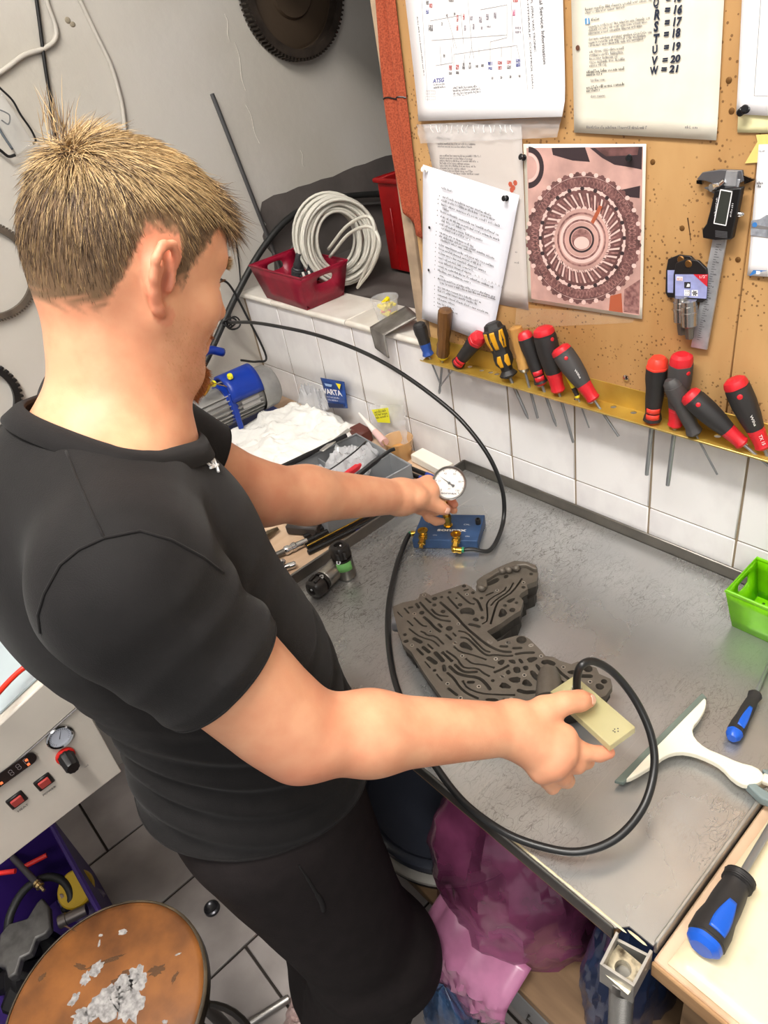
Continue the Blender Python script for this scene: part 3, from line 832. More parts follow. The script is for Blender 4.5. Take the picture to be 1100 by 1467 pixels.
mb = MB(); c = [wp(x, y, .0017) for x, y in ((1067, 234), (1100, 232), (1104, 192), (1083, 193), (1085, 203))]; mb.prism(c, NW*.0003)
build('sticky_note', mb, mat('note_yellow', (228, 204, 120), .7), None, label='torn yellow sticky note above the caliper jaw at the right edge', cat='note')
P7 = thing('part_sheet', 'white sheet with a printed metal casting and blue stripe at the right board edge', 'paper', wp(1085, 390, .003))
c = [wp(1071, 394, .003), wp(1150, 398, .003), wp(1150, 205, .003), wp(1087, 207, .003)]
mb, fn = sheet(c, .0032, curl=.003); build('sheet', mb, paper_m, P7, solid=.0004, angle=180)
mb = MB(); D7 = .0048
mb.flat([wp(x, y, D7) for x, y in ((1073, 395), (1150, 399), (1150, 389), (1079, 387))], 0)
mb.flat([wp(x, y, D7+.0002) for x, y in ((1083, 393), (1089, 393.5), (1089, 388.5), (1083, 388))], 1)
build('blue_stripe', mb, [mat('stripe_blue', (56, 120, 190), .6), paper_m], P7, smooth=False, recalc=False); mb = MB()
mb.flat([wp(x, y, D7) for x, y in ((1075, 337), (1100, 340), (1130, 340), (1130, 308), (1098, 308), (1088, 314), (1076, 316))], 2)
mb.flat([wp(x, y, D7+.0002) for x, y in ((1076, 327), (1100, 329), (1130, 329), (1130, 324), (1100, 325), (1076, 321))], 3)
p = wp(1081, 322, D7+.0003); mb.lathe(p, p+NW, [(0, .003), (.0001, .003)], 10)
build('printed_casting', mb, [mat('stripe_blue', (56, 120, 190), .6), paper_m, mat('print_metal', (168, 172, 182), .6, var=.35, vscale=90), ink_grey], P7, smooth=False, recalc=False)
mb = MB(); rows_text(mb, [(1087, 218, 1096, 217.5, 4), (1084, 264, 1095, 263.5, 4), (1084, 269, 1091, 268.5, 4)], D7); build('printed_text', mb, ink, P7, smooth=False, recalc=False)

pins(611, 243, pin_white, 'push_pin', 'white push pin at the top left corner of the bulleted list', .007)
pins(726, 284, pin_black, 'push_pin', 'black push pin at the top right corner of the bulleted list', .007)
pins(751, 226, pin_black, 'push_pin', 'black push pin at the top left of the gear photo', .004)
pins(902, 226, pin_black, 'push_pin', 'black push pin at the top right of the gear photo', .004)
pins(1064, 158, pin_black, 'push_pin', 'left of two black push pins on the pale yellow note', .004)
pins(1069, 157, pin_black, 'push_pin', 'right of two black push pins on the pale yellow note', .004)
mb = MB()
def tapefn(u, v):
    a = wp(738, 470, .001).lerp(wp(905, 462, .001), u); b = wp(740, 440, .001).lerp(wp(915, 450, .001), u)
    return a.lerp(b, v)+NW*(.0008+.0012*mnoise.noise(V((u*18, v*3, 5))))
mb.grid(tapefn, 40, 5); build('clear_tape', mb, mat('tape_film', (255, 245, 225), .12, alpha=.12, spec=.9), None, angle=180, label='strip of clear tape along the bottom of the gear photo', cat='tape')

# --- caliper
dk = mat('caliper_dark_steel', (112, 112, 116), .4, .6); cs = mat('caliper_steel', (186, 188, 192), .38, .5, var=.1, vscale=60)
CAL = thing('digital_caliper', 'digital caliper with black display housing hanging on the pinboard', 'caliper', wp(1030, 330, .01))
def wprism(mb, pts, d0, d1): mb.prism([wp(x, y, d0) for x, y in pts], NW*(d1-d0))
mb = MB(); wprism(mb, [(1014, 500), (991, 496), (1024, 335), (1043, 255), (1062, 256), (1043, 338)], .005, .0085); build('beam', mb, cs, CAL, bevel=.0005)
mb = MB(); wprism(mb, [(1000, 256), (1008, 246), (1035, 242), (1065, 243), (1068, 258), (1040, 272), (1026, 277), (1010, 268), (1030, 264), (1013, 258)], .0035, .0075); build('jaw', mb, dk, CAL, bevel=.0006)
mb = MB(); wprism(mb, [(1042, 244), (1058, 245), (1055, 266), (1038, 265)], .0078, .0105); build('jaw_face', mb, cs, CAL)
mb = MB(); wprism(mb, [(1066, 250), (1083, 257), (1068, 263)], .004, .007); build('jaw_tip', mb, chrome, CAL)
mb = MB(); wprism(mb, [(1000, 257), (1008, 257), (1008, 263), (1000, 262)], .004, .008); build('jaw_tip', mb, chrome, CAL)
mb = MB(); wprism(mb, [(1029, 270), (1068, 266), (1059, 310), (1053, 340), (1030, 341), (1012, 338), (1011, 326), (1017, 318), (1022, 300)], .008, .0175); build('housing', mb, black_plastic, CAL, bevel=.0015)
mb = MB(); wprism(mb, [(1033, 272), (1049, 275), (1040, 322), (1023, 319)], .0172, .0182); build('display', mb, mat('lcd_dark', (58, 60, 56), .2), CAL)
mb = MB(); wprism(mb, [(1032, 271), (1049.5, 274), (1049.2, 275.6), (1032.2, 272.6)], .018, .0185); wprism(mb, [(1049.5, 274), (1040.4, 322.8), (1039.2, 322.4), (1048, 274.5)], .018, .0185); wprism(mb, [(1022.5, 319), (1040.4, 322.4), (1040, 323.6), (1022.2, 320.2)], .018, .0185); wprism(mb, [(1032, 271), (1033, 272), (1023.4, 319.6), (1022.2, 319)], .018, .0185); build('display_border', mb, paper_m, CAL, smooth=False)
mb = MB(); p = wp(1027, 267, .012); mb.cyl(p, p+V((-.004, -.001, 0))+NW*.006, .0045, seg=14); mb.cyl(wp(1029, 266, .011), wp(1038, 259, .010), .003, seg=10); p = wp(1060, 306, .010); mb.ball(p+NW*.002, (.006, .004, .0035)); build('clamp_screw', mb, chrome, CAL, kind='stuff')
mb = MB()
for k in range(42):
    f = k/41; a = wp(1026, 350, .0088).lerp(wp(998, 486, .0088), f); b = wp(1030 if k % 5 else 1033, 350.6, .0088).lerp(wp(1002 if k % 5 else 1005, 487, .0088), f)
    n = V((0, 0, .00025)); mb.flat([a-n, b-n, b+n, a+n])
for k in range(7):
    f = k/7+.03; a = wp(1031, 352, .0089).lerp(wp(1005, 470, .0089), f); add_text(mb, str(1+k*20 % 9), a, V((-.25, 0, -1)), V((1, 0, -.25)), .0052)
for k in range(6):
    a = wp(1014, 336-1.6*k-2, .0178); b = wp(1028, 338-1.6*k-2, .0178)
build('scale_marks', mb, ink, CAL, smooth=False, recalc=False)
mb = MB(); rows_text(mb, [(1047, 311, 1051, 290, 2.6), (1024, 310, 1028, 282, 2.0)], .018); build('printed_text', mb, paper_m, CAL, smooth=False, recalc=False)
mb = MB()
for k in range(5): wprism(mb, [(1025, 330+2*k), (1042, 332+2*k), (1042, 333+2*k), (1025, 331+2*k)], .0172, .0182)
build('grip_ribs', mb, dk, CAL, kind='stuff')

# --- carded bit sockets
blk = mat('hanger_black', (30, 28, 29), .4)
for (nm, lab, dx, dy, d, front) in [('bit_socket', 'carded bit socket with lilac label on a black hanger, in front, beside the caliper', 0, 0, .008, True),
                                    ('bit_socket', 'second bit socket hanging half hidden behind the lilac labelled one', -11, -6, .002, False)]:
    T = thing(nm, lab, 'socket', wp(988+dx, 470+dy, d), None)
    def W(mb, pts, d0, d1): mb.prism([wp(x+dx, y+dy, d0+d) for x, y in pts], NW*(d1-d0))
    mb = MB(); W(mb, [(967, 392), (970, 376), (985, 370), (1002, 372), (1014, 384), (1015, 392), (1013, 428), (1008, 432), (970, 431), (966, 424)], 0, .004); build('hanger', mb, blk, T, bevel=.0008)
    mb = MB(); p = wp(986+dx, 378+dy, d+.004); mb.lathe(p, p+NW, [(0, .005), (.0012, .004)], 12); build('hanger_rivet', mb, mat('rivet_brass', (130, 92, 50), .4, .7), T)
    mb = MB(); mb.flat([wp(x+dx, y+dy, d+.0044) for x, y in ((967, 425), (1012, 428), (1014, 393), (967, 393))]); build('label_card', mb, mat('label_lilac', (158, 164, 214), .5, var=.12, vscale=60), T, smooth=False)
    if front:
        mb = MB(); mb.flat([wp(x, y, d+.0048) for x, y in ((993, 393), (1014, 393), (1013, 411))]); build('label_corner', mb, mat('label_red', (202, 40, 56), .5), T, smooth=False)
        mb = MB()
        for pts, mi in ([(969, 402), (978, 402.5), (978, 396.5), (969, 396)], 0), ([(980, 412.5), (989, 413), (989, 404), (980, 404)], 1), ([(980, 423.5), (988.5, 424), (988.5, 415.5), (980, 415)], 0), ([(990.5, 424), (999.5, 424.5), (999.5, 415.5), (990.5, 415.5)], 0):
            mb.flat([wp(x, y, d+.0048) for x, y in pts], mi)
        p = wp(995, 420, d+.0052)
        for k in range(6):
            th = k*PI/3; mb.flat([p, p+V((math.cos(th-.35)*.0028, 0, math.sin(th-.35)*.0028)), p+V((math.cos(th)*.004, 0, math.sin(th)*.004)), p+V((math.cos(th+.35)*.0028, 0, math.sin(th+.35)*.0028))][::-1], 1)
        mb.flat([wp(x, y, d+.0052) for x, y in ((983, 411), (988, 411), (988, 407), (985, 406))], 0)
        text_between(mb, '110', wp(981, 419, d+.0052), wp(988, 419.3, d+.0052), .0034, NW, 1); text_between(mb, '1/2', wp(981, 423.2, d+.0052), wp(987.5, 423.5, d+.0052), .0028, NW, 1)
        text_between(mb, '1/2"', wp(1001, 399, d+.0052), wp(1011, 398, d+.0052), .0036, NW, 0); text_between(mb, 'BGS', wp(970, 401.5, d+.0052), wp(977, 401.8, d+.0052), .0036, NW, 2)
        build('label_print', mb, [paper_m, ink, ink_red], T, smooth=False, recalc=False)
    a = wp(987+dx, 435+dy, d+.012); b = wp(987.5+dx, 470+dy, d+.012); ax = (b-a).normalized()
    mb = MB(); mb.lathe(a-ax*.004, b, [(0, .0095), (.006, .0098), (.0062, .0105), (.014, .0105), (.0145, .0112), (.018, .0112), (.0185, .0105), (.033, .0105), (.0345, .009)], 20); build('socket_body', mb, mat('socket_chrome', (176, 174, 170), .25, .95), T)
    mb = MB(); e = wp(988+dx, 486+dy, d+.012); mb.lathe(b-ax*.002, e, [(0, .0058), (.012, .0052), ((e-b).length+.001, .0045)], 12, sq=(6, .12)); build('bit', mb, steel_dull, T)

# --- brass coloured tool rail
RZ = 1.166
brass = mat('brass_rail', (204, 172, 84), .42, .55, var=.2, vscale=14, col2=(184, 148, 62), bump=.05)
RX0, RX1 = .583, 1.62
RL = thing('tool_rail', 'brass coloured perforated angle rail holding the screwdrivers below the pinboard', 'rail', ((RX0+RX1)/2, -.035, RZ))
cu = bpy.data.curves.new('rail', 'CURVE'); cu.dimensions = '2D'; cu.fill_mode = 'BOTH'; cu.extrude = .0008
def spline(cu, pts):
    s = cu.splines.new('POLY'); s.points.add(len(pts)-1); s.use_cyclic_u = True
    for i, p in enumerate(pts): s.points[i].co = (p[0], p[1], 0, 1)
spline(cu, [(RX0, -.0215), (RX0+.004, -.05), (RX0+.009, -.0555), (RX1, -.0555), (RX1, -.0215)])
holes = []
for px, py in [(614, 511), (634, 513), (656, 519), (673, 525.5), (690, 531), (711, 529), (712, 536), (731, 541), (752, 535), (777, 551), (800, 559), (826, 572), (846, 577), (879, 583), (908, 591), (936, 602), (968, 609), (996, 621), (1028, 625), (1066, 637), (1095, 645)]:
    p = at_z(px, py, RZ)
    y = min(max(p.y, -.049), -.030); holes.append((p.x, y))
used = []
for x, y in holes:
    if any(abs(x-a)+abs(y-b) < .0125 for a, b in used): continue
    used.append((x, y)); spline(cu, [(x+.0048*math.cos(2*PI*k/14), y+.0048*math.sin(2*PI*k/14)) for k in range(14)][::-1])
o = bpy.data.objects.new('rail', cu); COL.objects.link(o); dg = bpy.context.evaluated_depsgraph_get()
me = bpy.data.meshes.new_from_object(o.evaluated_get(dg)); bpy.data.objects.remove(o)
bmq = bmesh.new(); bmq.from_mesh(me); bmesh.ops.translate(bmq, verts=bmq.verts, vec=V((0, 0, RZ))-base(RL)); bmq.to_mesh(me); bmq.free()
me.name = 'rail_shelf'; me.materials.append(brass); finish(me, 30); link('rail_shelf', me, RL)
mb = MB(); mb.rbox(((RX0+RX1)/2, -.0215, RZ+.0175), (RX1-RX0, .0016, .035), .0005); build('rail_back', mb, brass, RL)
mb = MB(); mb.rbox(((RX0+RX1)/2, -.0553, RZ+.0), (RX1-RX0, .0012, .0028), .0004); build('rail_lip', mb, mat('brass_edge', (222, 196, 120), .3, .8), RL)
mb = MB()
for px, py in ((897, 541),): p = at_y(px, py, -.0223); mb.lathe(p, p+NW, [(0, .0048), (.0018, .0046), (.0026, .0030)], 14)
build('rail_screw', mb, chrome, RL)

# --- screwdrivers in the rail
hb = mat('handle_black', (40, 38, 38), .55); hg = mat('handle_grey', (66, 64, 64), .55); hr = mat('handle_red', (200, 34, 44), .4); hor = mat('handle_orange_red', (224, 60, 44), .4)
hy = mat('handle_amber', (208, 150, 28), .4); hbl = mat('handle_blue', (38, 74, 150), .45); hyw = mat('handle_yellow', (226, 206, 40), .4)
wd = mat('handle_wood_dark', (112, 76, 40), .35, var=.35, vscale=40, col2=(70, 44, 20), stretch=(1, 1, .15)); wl = mat('handle_wood_light', (196, 150, 84), .45, var=.25, vscale=40, col2=(160, 112, 56), stretch=(1, 1, .15))
shaft_m = mat('shaft_steel', (150, 152, 154), .32, .7)
whit = mat('print_white', (220, 218, 214), .6)
PROF = {'wiha': [(0, .0), (.0, .55), (.03, .85), (.08, .95), (.13, .93), (.132, .98), (.2, 1.0), (.35, 1.0), (.55, .88), (.7, .72), (.76, .66), (.762, .68), (.85, .62), (.94, .60), (.97, .66), (1.0, .52)],
        'slim': [(0, 0), (0, .6), (.05, .9), (.12, .95), (.125, 1.0), (.3, 1.0), (.45, .86), (.6, .84), (.75, .78), (.85, .70), (.9, .80), (.96, .88), (1.0, .6)],
        'wera': [(0, 0), (0, .5), (.03, .72), (.1, .82), (.12, .98), (.3, 1.0), (.42, .84), (.52, .74), (.62, .82), (.72, .78), (.8, .52), (.86, .5), (.93, .78), (.96, .72), (1.0, .3)],
        'wood': [(0, 0), (0, .7), (.02, .95), (.1, 1.0), (.5, .92), (.62, .78), (.7, .95), (.75, .9), (.9, .92), (.96, .78), (1.0, .5)]}
def screwdriver(label, butt, neck, tip, rpx, kind, mats, cuts, name='screwdriver', shaft_r=.0028, yb=None, yn=None, yt=None, tipm=None, pts=None, group=None, sq=(6, .035)):
    # butt, neck, tip: pixels seen on the plane just in front of the board, or 3-D points
    if pts is None:
        ybv = -.045 if yb is None else yb; ynv = -.043 if yn is None else yn
        B = at_y(*butt, ybv); N_ = at_y(*neck, ynv); T_ = at_y(*tip, -.043 if yt is None else yt)
    else: B, N_, T_ = [V(p) for p in pts]
    R_ = rpx/F_PX*((B-CAM).dot(fw)+(N_-CAM).dot(fw))/2
    L_ = (N_-B).length
    t = thing(name, label, 'screwdriver', N_, group)
    pr = PROF[kind]
    edges = [0]+list(cuts)+[1.0]
    for k in range(len(edges)-1):
        e0_, e1_ = edges[k], edges[k+1]
        def rr(x):
            for (t0, r0_), (t1, r1_) in zip(pr, pr[1:]):
                if t0 <= x <= t1 and t1 > t0: return r0_+(r1_-r0_)*(x-t0)/(t1-t0)
            return pr[-1][1]
        seq = []
        if k == 0: seq.append((0, .0))
        else: seq += [(e0_, 0.0), (e0_, rr(e0_+1e-4))]
        seq += [(a, b) for a, b in pr if e0_ < a < e1_ and not (k == 0 and a == 0)]
        if k == 0: seq.insert(1, (0.0, pr[1][1]))
        seq += [(e1_, rr(e1_-1e-4)), (e1_, 0.0)]
        mb = MB(); mb.lathe(B, N_, [(a*L_, b*R_) for a, b in seq], 24, caps=False, sq=sq)
        nm = ['handle_cap', 'handle', 'handle_collar', 'handle_ring'][k] if len(edges) > 2 else 'handle'
        build(nm, mb, mats[k], t, angle=35)
    mb = MB(); ax = (T_-N_); ln = ax.length; ax.normalize()
    prof = [(0, shaft_r), (ln-.012, shaft_r)]
    prof += [(ln-.006, shaft_r*1.25), (ln, shaft_r*.8)] if tipm == 'flat' else [(ln-.010, shaft_r*.98), (ln, shaft_r*.4)] if tipm == 'cross' else [(ln, shaft_r*.92)]
    mb.lathe(N_-(N_-B).normalized()*.004, T_, [(a+.0, b) for a, b in prof], 10)
    build('shaft', mb, shaft_m, t)
    return t, B, N_, R_
def side_text(t, B, N_, R_, s0, s1, txt, h, m_, off=1.02, dirv=None):
    # small print along the handle, on the side that faces the room
    ax = (N_-B).normalized(); n = (CAM-B); n = (n-ax*n.dot(ax)).normalized()
    mb = MB(); L_ = (N_-B).length
    text_between(mb, txt, B+ax*L_*s0+n*R_*off, B+ax*L_*s1+n*R_*off, h, n, 0, bold=.01); build('handle_print', mb, m_, t, smooth=False)
def dot(t, B, N_, R_, s, r_, m_, ang=0.0, off=.97):
    ax = (N_-B).normalized(); n = (CAM-B); n = (n-ax*n.dot(ax)).normalized(); n = Quaternion(ax, ang) @ n
    p = B+ax*(N_-B).length*s+n*R_*off; mb = MB(); mb.lathe(p-n*.002, p+n, [(0, r_), (.0028, r_), (.0034, r_*.7)], 14); build('handle_dot', mb, m_, t)
def stripes(t, B, N_, R_, s0, s1, m_, f=.80):
    ax = (N_-B).normalized(); n = (CAM-B); n = (n-ax*n.dot(ax)).normalized(); y = ax.cross(n); L_ = (N_-B).length
    for k in range(2):
        a0 = s0+(s1-s0)*.54*k; a1 = a0+(s1-s0)*.42; mb = MB()
        def fn(u, v):
            th = -.85+1.7*u; return B+ax*L_*(a0+(a1-a0)*v)+(n*math.cos(th)+y*math.sin(th))*R_*f
        mb.grid(fn, 8, 2); build('grip_stripe', mb, m_, t, solid=.0012)
screwdriver('black and blue handled screwdriver at the left end of the rail', (599, 462), (614, 510), (633, 556), 9.5, 'slim', [hb, hb, hbl], [.12, .62], shaft_r=.0018)
screwdriver('screwdriver with a dark fluted wooden handle and yellow tip collar', (638, 443), (634, 514), (629, 566), 10, 'wood', [wd, wd, hyw], [.06, .93], shaft_r=.0024, tipm='flat', sq=(10, .05))
t, B, N_, R_ = screwdriver('short black screwdriver with a bright red cap tilted left', (688, 480), (655, 522), (628, 556), 11.5, 'slim', [hr, hb], [.2], shaft_r=.0018); stripes(t, B, N_, R_, .74, .92, hr, .86)
t, B, N_, R_ = screwdriver('yellow and black screwdriver with a large waisted handle', (704, 462), (730, 541), (758, 603), 16, 'wera', [hb, hb], [.11], shaft_r=.0030, tipm='cross', sq=(6, .06))
ax = (N_-B).normalized(); n = (CAM-B); n = (n-ax*n.dot(ax)).normalized(); y = ax.cross(n); L_ = (N_-B).length
for (s0, s1, th0, f0) in [(.13, .44, -.75, .99), (.13, .44, .1, .99), (.13, .44, .85, .99), (.56, .76, -.6, .8), (.56, .76, .25, .8)]:
    mb = MB()
    def fn(u, v):
        th = th0+.6*u*(1-.35*abs(2*v-1)); rr = [1.0, .96, .84] ; q = s0+(s1-s0)*v
        rad = 1.01 if q < .3 else (1.01-.17*(q-.3)/.12 if q < .42 else .86)
        if q > .5: rad = .81 if q < .6 else .84 if q < .7 else .81
        return B+ax*L_*q+(n*math.cos(th)+y*math.sin(th))*R_*rad
    mb.grid(fn, 6, 8); build('grip_inlay', mb, hy, t, solid=.0012)
screwdriver('screwdriver with a pale turned wooden handle beside the yellow one', (738, 468), (752, 533), (771, 602), 9.5, 'wood', [wl, wl, mat('ferrule', (170, 166, 158), .3, .9)], [.04, .90], shaft_r=.0024, sq=(8, .02))
t, B, N_, R_ = screwdriver('black screwdriver with red cap and red grip stripes, left of the red collared pair', (750, 475), (776, 551), (798, 614), 11, 'slim', [hr, hb, hr], [.12, .96], shaft_r=.0026, tipm='cross'); stripes(t, B, N_, R_, .72, .92, hr)
t, B, N_, R_ = screwdriver('black screwdriver with red cap and bright red collar, third red capped from the left', (777, 468), (800, 561), (822, 637), 15.5, 'wiha', [hr, hb, hr], [.11, .70], shaft_r=.0024)
dot(t, B, N_, R_, .18, .0032, hr, -.6)
screwdriver('slim yellow and black screwdriver behind the grey handled one', (812, 532), (828, 570), (845, 616), 4.5, 'slim', [hyw, hyw, hb, hyw], [.1, .6, .9], shaft_r=.0014)
t, B, N_, R_ = screwdriver('dark grey screwdriver with red cap and collar leaning right before the slim yellow one', (800, 497), (851, 573), (888, 628), 15, 'wiha', [hr, hg, hr], [.10, .70], shaft_r=.0022, yb=-.054, yn=-.046)
dot(t, B, N_, R_, .2, .003, hr, .0); side_text(t, B, N_, R_, .42, .58, 'Wiha', .003, whit)
t, B, N_, R_ = screwdriver('upright black screwdriver with orange red cap and stripes, leftmost of the right cluster', (943, 512), (934, 604), (926, 683), 15, 'slim', [hor, hb, hor], [.15, .97], shaft_r=.0034); stripes(t, B, N_, R_, .74, .92, hor, .8)
t, B, N_, R_ = screwdriver('upright dark screwdriver with crimson cap and collar, behind the plain grey one', (977, 507), (967, 610), (956, 698), 16.5, 'wiha', [hr, hg, hr], [.13, .72], shaft_r=.0034, yb=-.046); dot(t, B, N_, R_, .2, .003, hr, -.7)
screwdriver('plain dark grey screwdriver leaning right, in the right cluster', (960, 543), (996, 622), (1029, 683), 13, 'slim', [hg, hg], [.13], shaft_r=.0016, yb=-.062, yn=-.05)
t, B, N_, R_ = screwdriver('black screwdriver with red cap strongly tilted right, red collar', (984, 563), (1065, 637), (1104, 670), 15.5, 'wiha', [hr, hb, hr], [.10, .72], shaft_r=.0022, yb=-.064, yn=-.05); dot(t, B, N_, R_, .2, .0032, hr, .1)
t, B, N_, R_ = screwdriver('large black screwdriver with dark red cap and lettered collar, rightmost on the rail', (1050, 542), (1094, 642), (1126, 712), 17, 'wiha', [hr, hb, hr], [.12, .72], shaft_r=.0026, yb=-.05); dot(t, B, N_, R_, .21, .0036, hr, .1)
side_text(t, B, N_, R_, .48, .63, 'Wiha', .0034, whit); side_text(t, B, N_, R_, .78, .92, 'TX 15', .0042, whit, .7)
# ================================================================== things on the tiled ledge and the left wall
red_b = mat('basket_crimson', (142, 16, 44), .4, var=.12, vscale=30)
def basket(name, label, c, sx, sy, h, rot, m_, slot_m=None, flare=.80, perforated=False, th=.0022):
    # tapered rectangular basket with a slot handle in each end wall
    t = thing(name, label, 'basket', c)
    R3 = Matrix.Rotation(rot, 3, 'Z')
    def W(x, y, z): return V(c)+R3 @ V((x, y, z))
    def wall(p0, p1, slot):
        # wall from bottom corners to top corners, p0,p1 = (x,y) at the top; optional slot hole
        q0 = (p0[0]*flare, p0[1]*flare); q1 = (p1[0]*flare, p1[1]*flare)
        def S(u, v):
            return W((q0[0]*(1-u)+q1[0]*u)*(1-v)+(p0[0]*(1-u)+p1[0]*u)*v, (q0[1]*(1-u)+q1[1]*u)*(1-v)+(p0[1]*(1-u)+p1[1]*u)*v, h*v)
        mb = MB()
        if not slot:
            mb.grid(S, 4, 4)
        else:
            n = 28; inn = []; out = []
            for k in range(n):
                th_ = 2*PI*k/n
                cx_, sx_ = math.cos(th_), math.sin(th_)
                uu = .5+max(-.11, min(.11, .2*cx_))+.07*cx_; vv = .74+.085*sx_*2**.5*min(1, .95)
                inn.append((uu, vv))
                s_ = 1/max(abs(cx_), abs(sx_))
                ou = .5+.5*cx_*s_; ov = .74+(.26 if sx_ > 0 else .74)*sx_*s_
                out.append((ou, ov))
            mb.add([S(*p) for p in inn]+[S(*p) for p in out], [(k, (k+1) % n, n+(k+1) % n, n+k) for k in range(n)])
        return build('side_wall', mb, m_, t, solid=th, angle=30)
    a, b, c_, d = (-sx/2, -sy/2), (sx/2, -sy/2), (sx/2, sy/2), (-sx/2, sy/2)
    wall(a, b, False); wall(b, c_, True); wall(c_, d, False); wall(d, a, True)
    mb = MB(); fx, fy = sx/2*flare, sy/2*flare
    mb.prism([W(-fx, -fy, 0), W(fx, -fy, 0), W(fx, fy, 0), W(-fx, fy, 0)], (0, 0, .003)); build('bottom', mb, m_, t)
    mb = MB(); mb.tube([W(*p, h) for p in (a, b, c_, d)], .0028, 8, closed=True); build('rim', mb, m_, t)
    if perforated:
        mb = MB()
        for i in range(9):
            for j in range(7):
                p = W((i-4)*fx*.2, (j-3)*fy*.24, .0031); mb.lathe(p, p+V((0, 0, 1)), [(0, .0022), (.0002, .0022)], 8)
        build('drain_holes', mb, mat('hole_green', (30, 80, 8), .8), t, kind='stuff')
    return t, W
LZ = 1.1772
t, W = basket('basket', 'dark crimson plastic basket with slot handles on the tiled ledge', (.055, .055, LZ), .235, .135, .083, -.05, red_b, flare=.80)
# black cable connectors in it
con = mat('connector_black', (50, 50, 52), .45)
for k, (x, y, a, tilt, lab) in enumerate([(-.012, .0, .2, .35, 'black ribbed cable connector standing at the left in the crimson basket'), (.034, .018, -.1, .25, 'black ribbed cable connector at the back right in the crimson basket'), (.030, -.014, 1.5, 1.3, 'black connector lying with two white tabs in the crimson basket')]):
    p = W(x, y, .044); ax = V((math.sin(tilt)*math.cos(a), math.sin(tilt)*math.sin(a), math.cos(tilt)))
    T = thing('cable_connector', lab, 'connector', p)
    mb = MB(); prof = [(0, .012)]
    for q in range(8): prof += [(.003*q+.001, .0165), (.003*q+.002, .0165), (.003*q+.0028, .0150)]
    mb.lathe(p, p+ax, prof+[(.028, .0140), (.030, .0120)], 18); build('ribbed_nut', mb, con, T, angle=20)
    mb = MB(); mb.lathe(p+ax*.030, p+ax*.075, [(0, .012), (.006, .0125), (.012, .010), (.022, .0085), (.034, .0070), (.036, .005)], 16); build('cable_boot', mb, con, T)
    if k == 2:
        mb = MB()
        for s in (-1, 1): mb.rbox(p+ax*.012+V((.014+.004*s, -.004+.006*s, .016)), (.006, .004, .014), .001, frame((1, .3, .2)))
        build('white_tab', mb, mat('tab_white', (225, 222, 214), .4), T, kind='stuff')
# coil of grey cable
cg = mat('cable_grey', (204, 200, 188), .5)
CO = thing('cable_coil', 'coil of pale grey cable leaning in the niche behind the crimson basket', 'cable', (.16, .19, LZ))
cc = V((.104, .150, LZ+.112)); axn = V((.90, -.36, .12)).normalized(); e1 = axn.cross(V((0, 0, 1))).normalized(); e2 = e1.cross(axn)*-1
r = random.Random(5)
for k in range(26):
    rad = .062+.044*((k*7) % 26)/26; off = -.048+.096*r.random(); tx, ty = r.uniform(-.14, .14), r.uniform(-.14, .14); ph = r.uniform(0, 6)
    pts = []
    for q in range(36):
        th = 2*PI*q/36
        rr = rad+.003*math.sin(2*th+ph)
        pts.append(cc+(e1*math.cos(th)*.92+e2*math.sin(th)*1.02)*rr+axn*(off+tx*rad*math.cos(th)+ty*rad*math.sin(th)))
    mn = min(p.z for p in pts)
    if mn < LZ+.004: pts = [p+V((0, 0, max(0, (LZ+.004-p.z)))) for p in pts]
    mb = MB(); mb.tube(pts, .0038, 7, closed=True); build('cable_loop', mb, cg, CO, angle=180)
for k, (s0) in enumerate((0, .018)):
    p0 = cc+V((.03, -.05, -.02+s0)); pts = smoothpts([p0, at_y(500, 335, .10)+V((0, 0, s0)), at_y(530, 325-14*k, .09), at_y(544-7*k, 350, .085), at_y(532-8*k, 385, .09), at_y(512, 412, .105)], 8)
    mb = MB(); mb.tube(pts, .0038, 7); build('cable_end', mb, cg, CO, angle=180)
# red crate in the niche
rc = mat('crate_red', (150, 14, 16), .4, var=.15, vscale=16)
RC = thing('red_crate', 'glossy red plastic crate with slotted side standing in the niche behind the cable coil', 'crate', (.405, .345, LZ))
M = Matrix.Rotation(-.06, 3, 'Z')
cq = V((.372, .385, LZ))
def Q(x, y, z): return cq+M @ V((x, y, z))
mb = MB(); mb.rbox(Q(0, -.11, .11), (.48, .006, .218), .002, M); build('front_wall', mb, rc, RC)
mb = MB(); mb.rbox(Q(0, .15, .11), (.48, .006, .218), .002, M); build('back_wall', mb, rc, RC)
for s in (-1, 1):
    mb = MB(); mb.rbox(Q(.237*s, .02, .11), (.006, .26, .218), .002, M); build('side_wall', mb, rc, RC)
mb = MB(); mb.rbox(Q(0, .02, .003), (.474, .256, .006), .002, M); build('bottom', mb, rc, RC)
mb = MB(); mb.tube([Q(-.243, -.117, .216), Q(.243, -.117, .216), Q(.243, .157, .216), Q(-.243, .157, .216)], .006, 8, closed=True); build('rim', mb, rc, RC)
for k in range(4):
    mb = MB(); mb.rbox(Q(.05+.05*(k % 2), -.1145, .185-.022*(k//2)), (.034, .003, .010), .001, M); build('grip_slot', mb, mat('slot_dark_red', (52, 4, 6), .6), RC)
for k in range(5):
    mb = MB(); mb.rbox(Q(-.2+.1*k, -.115, .08), (.006, .006, .15), .001, M); build('rib', mb, rc, RC)
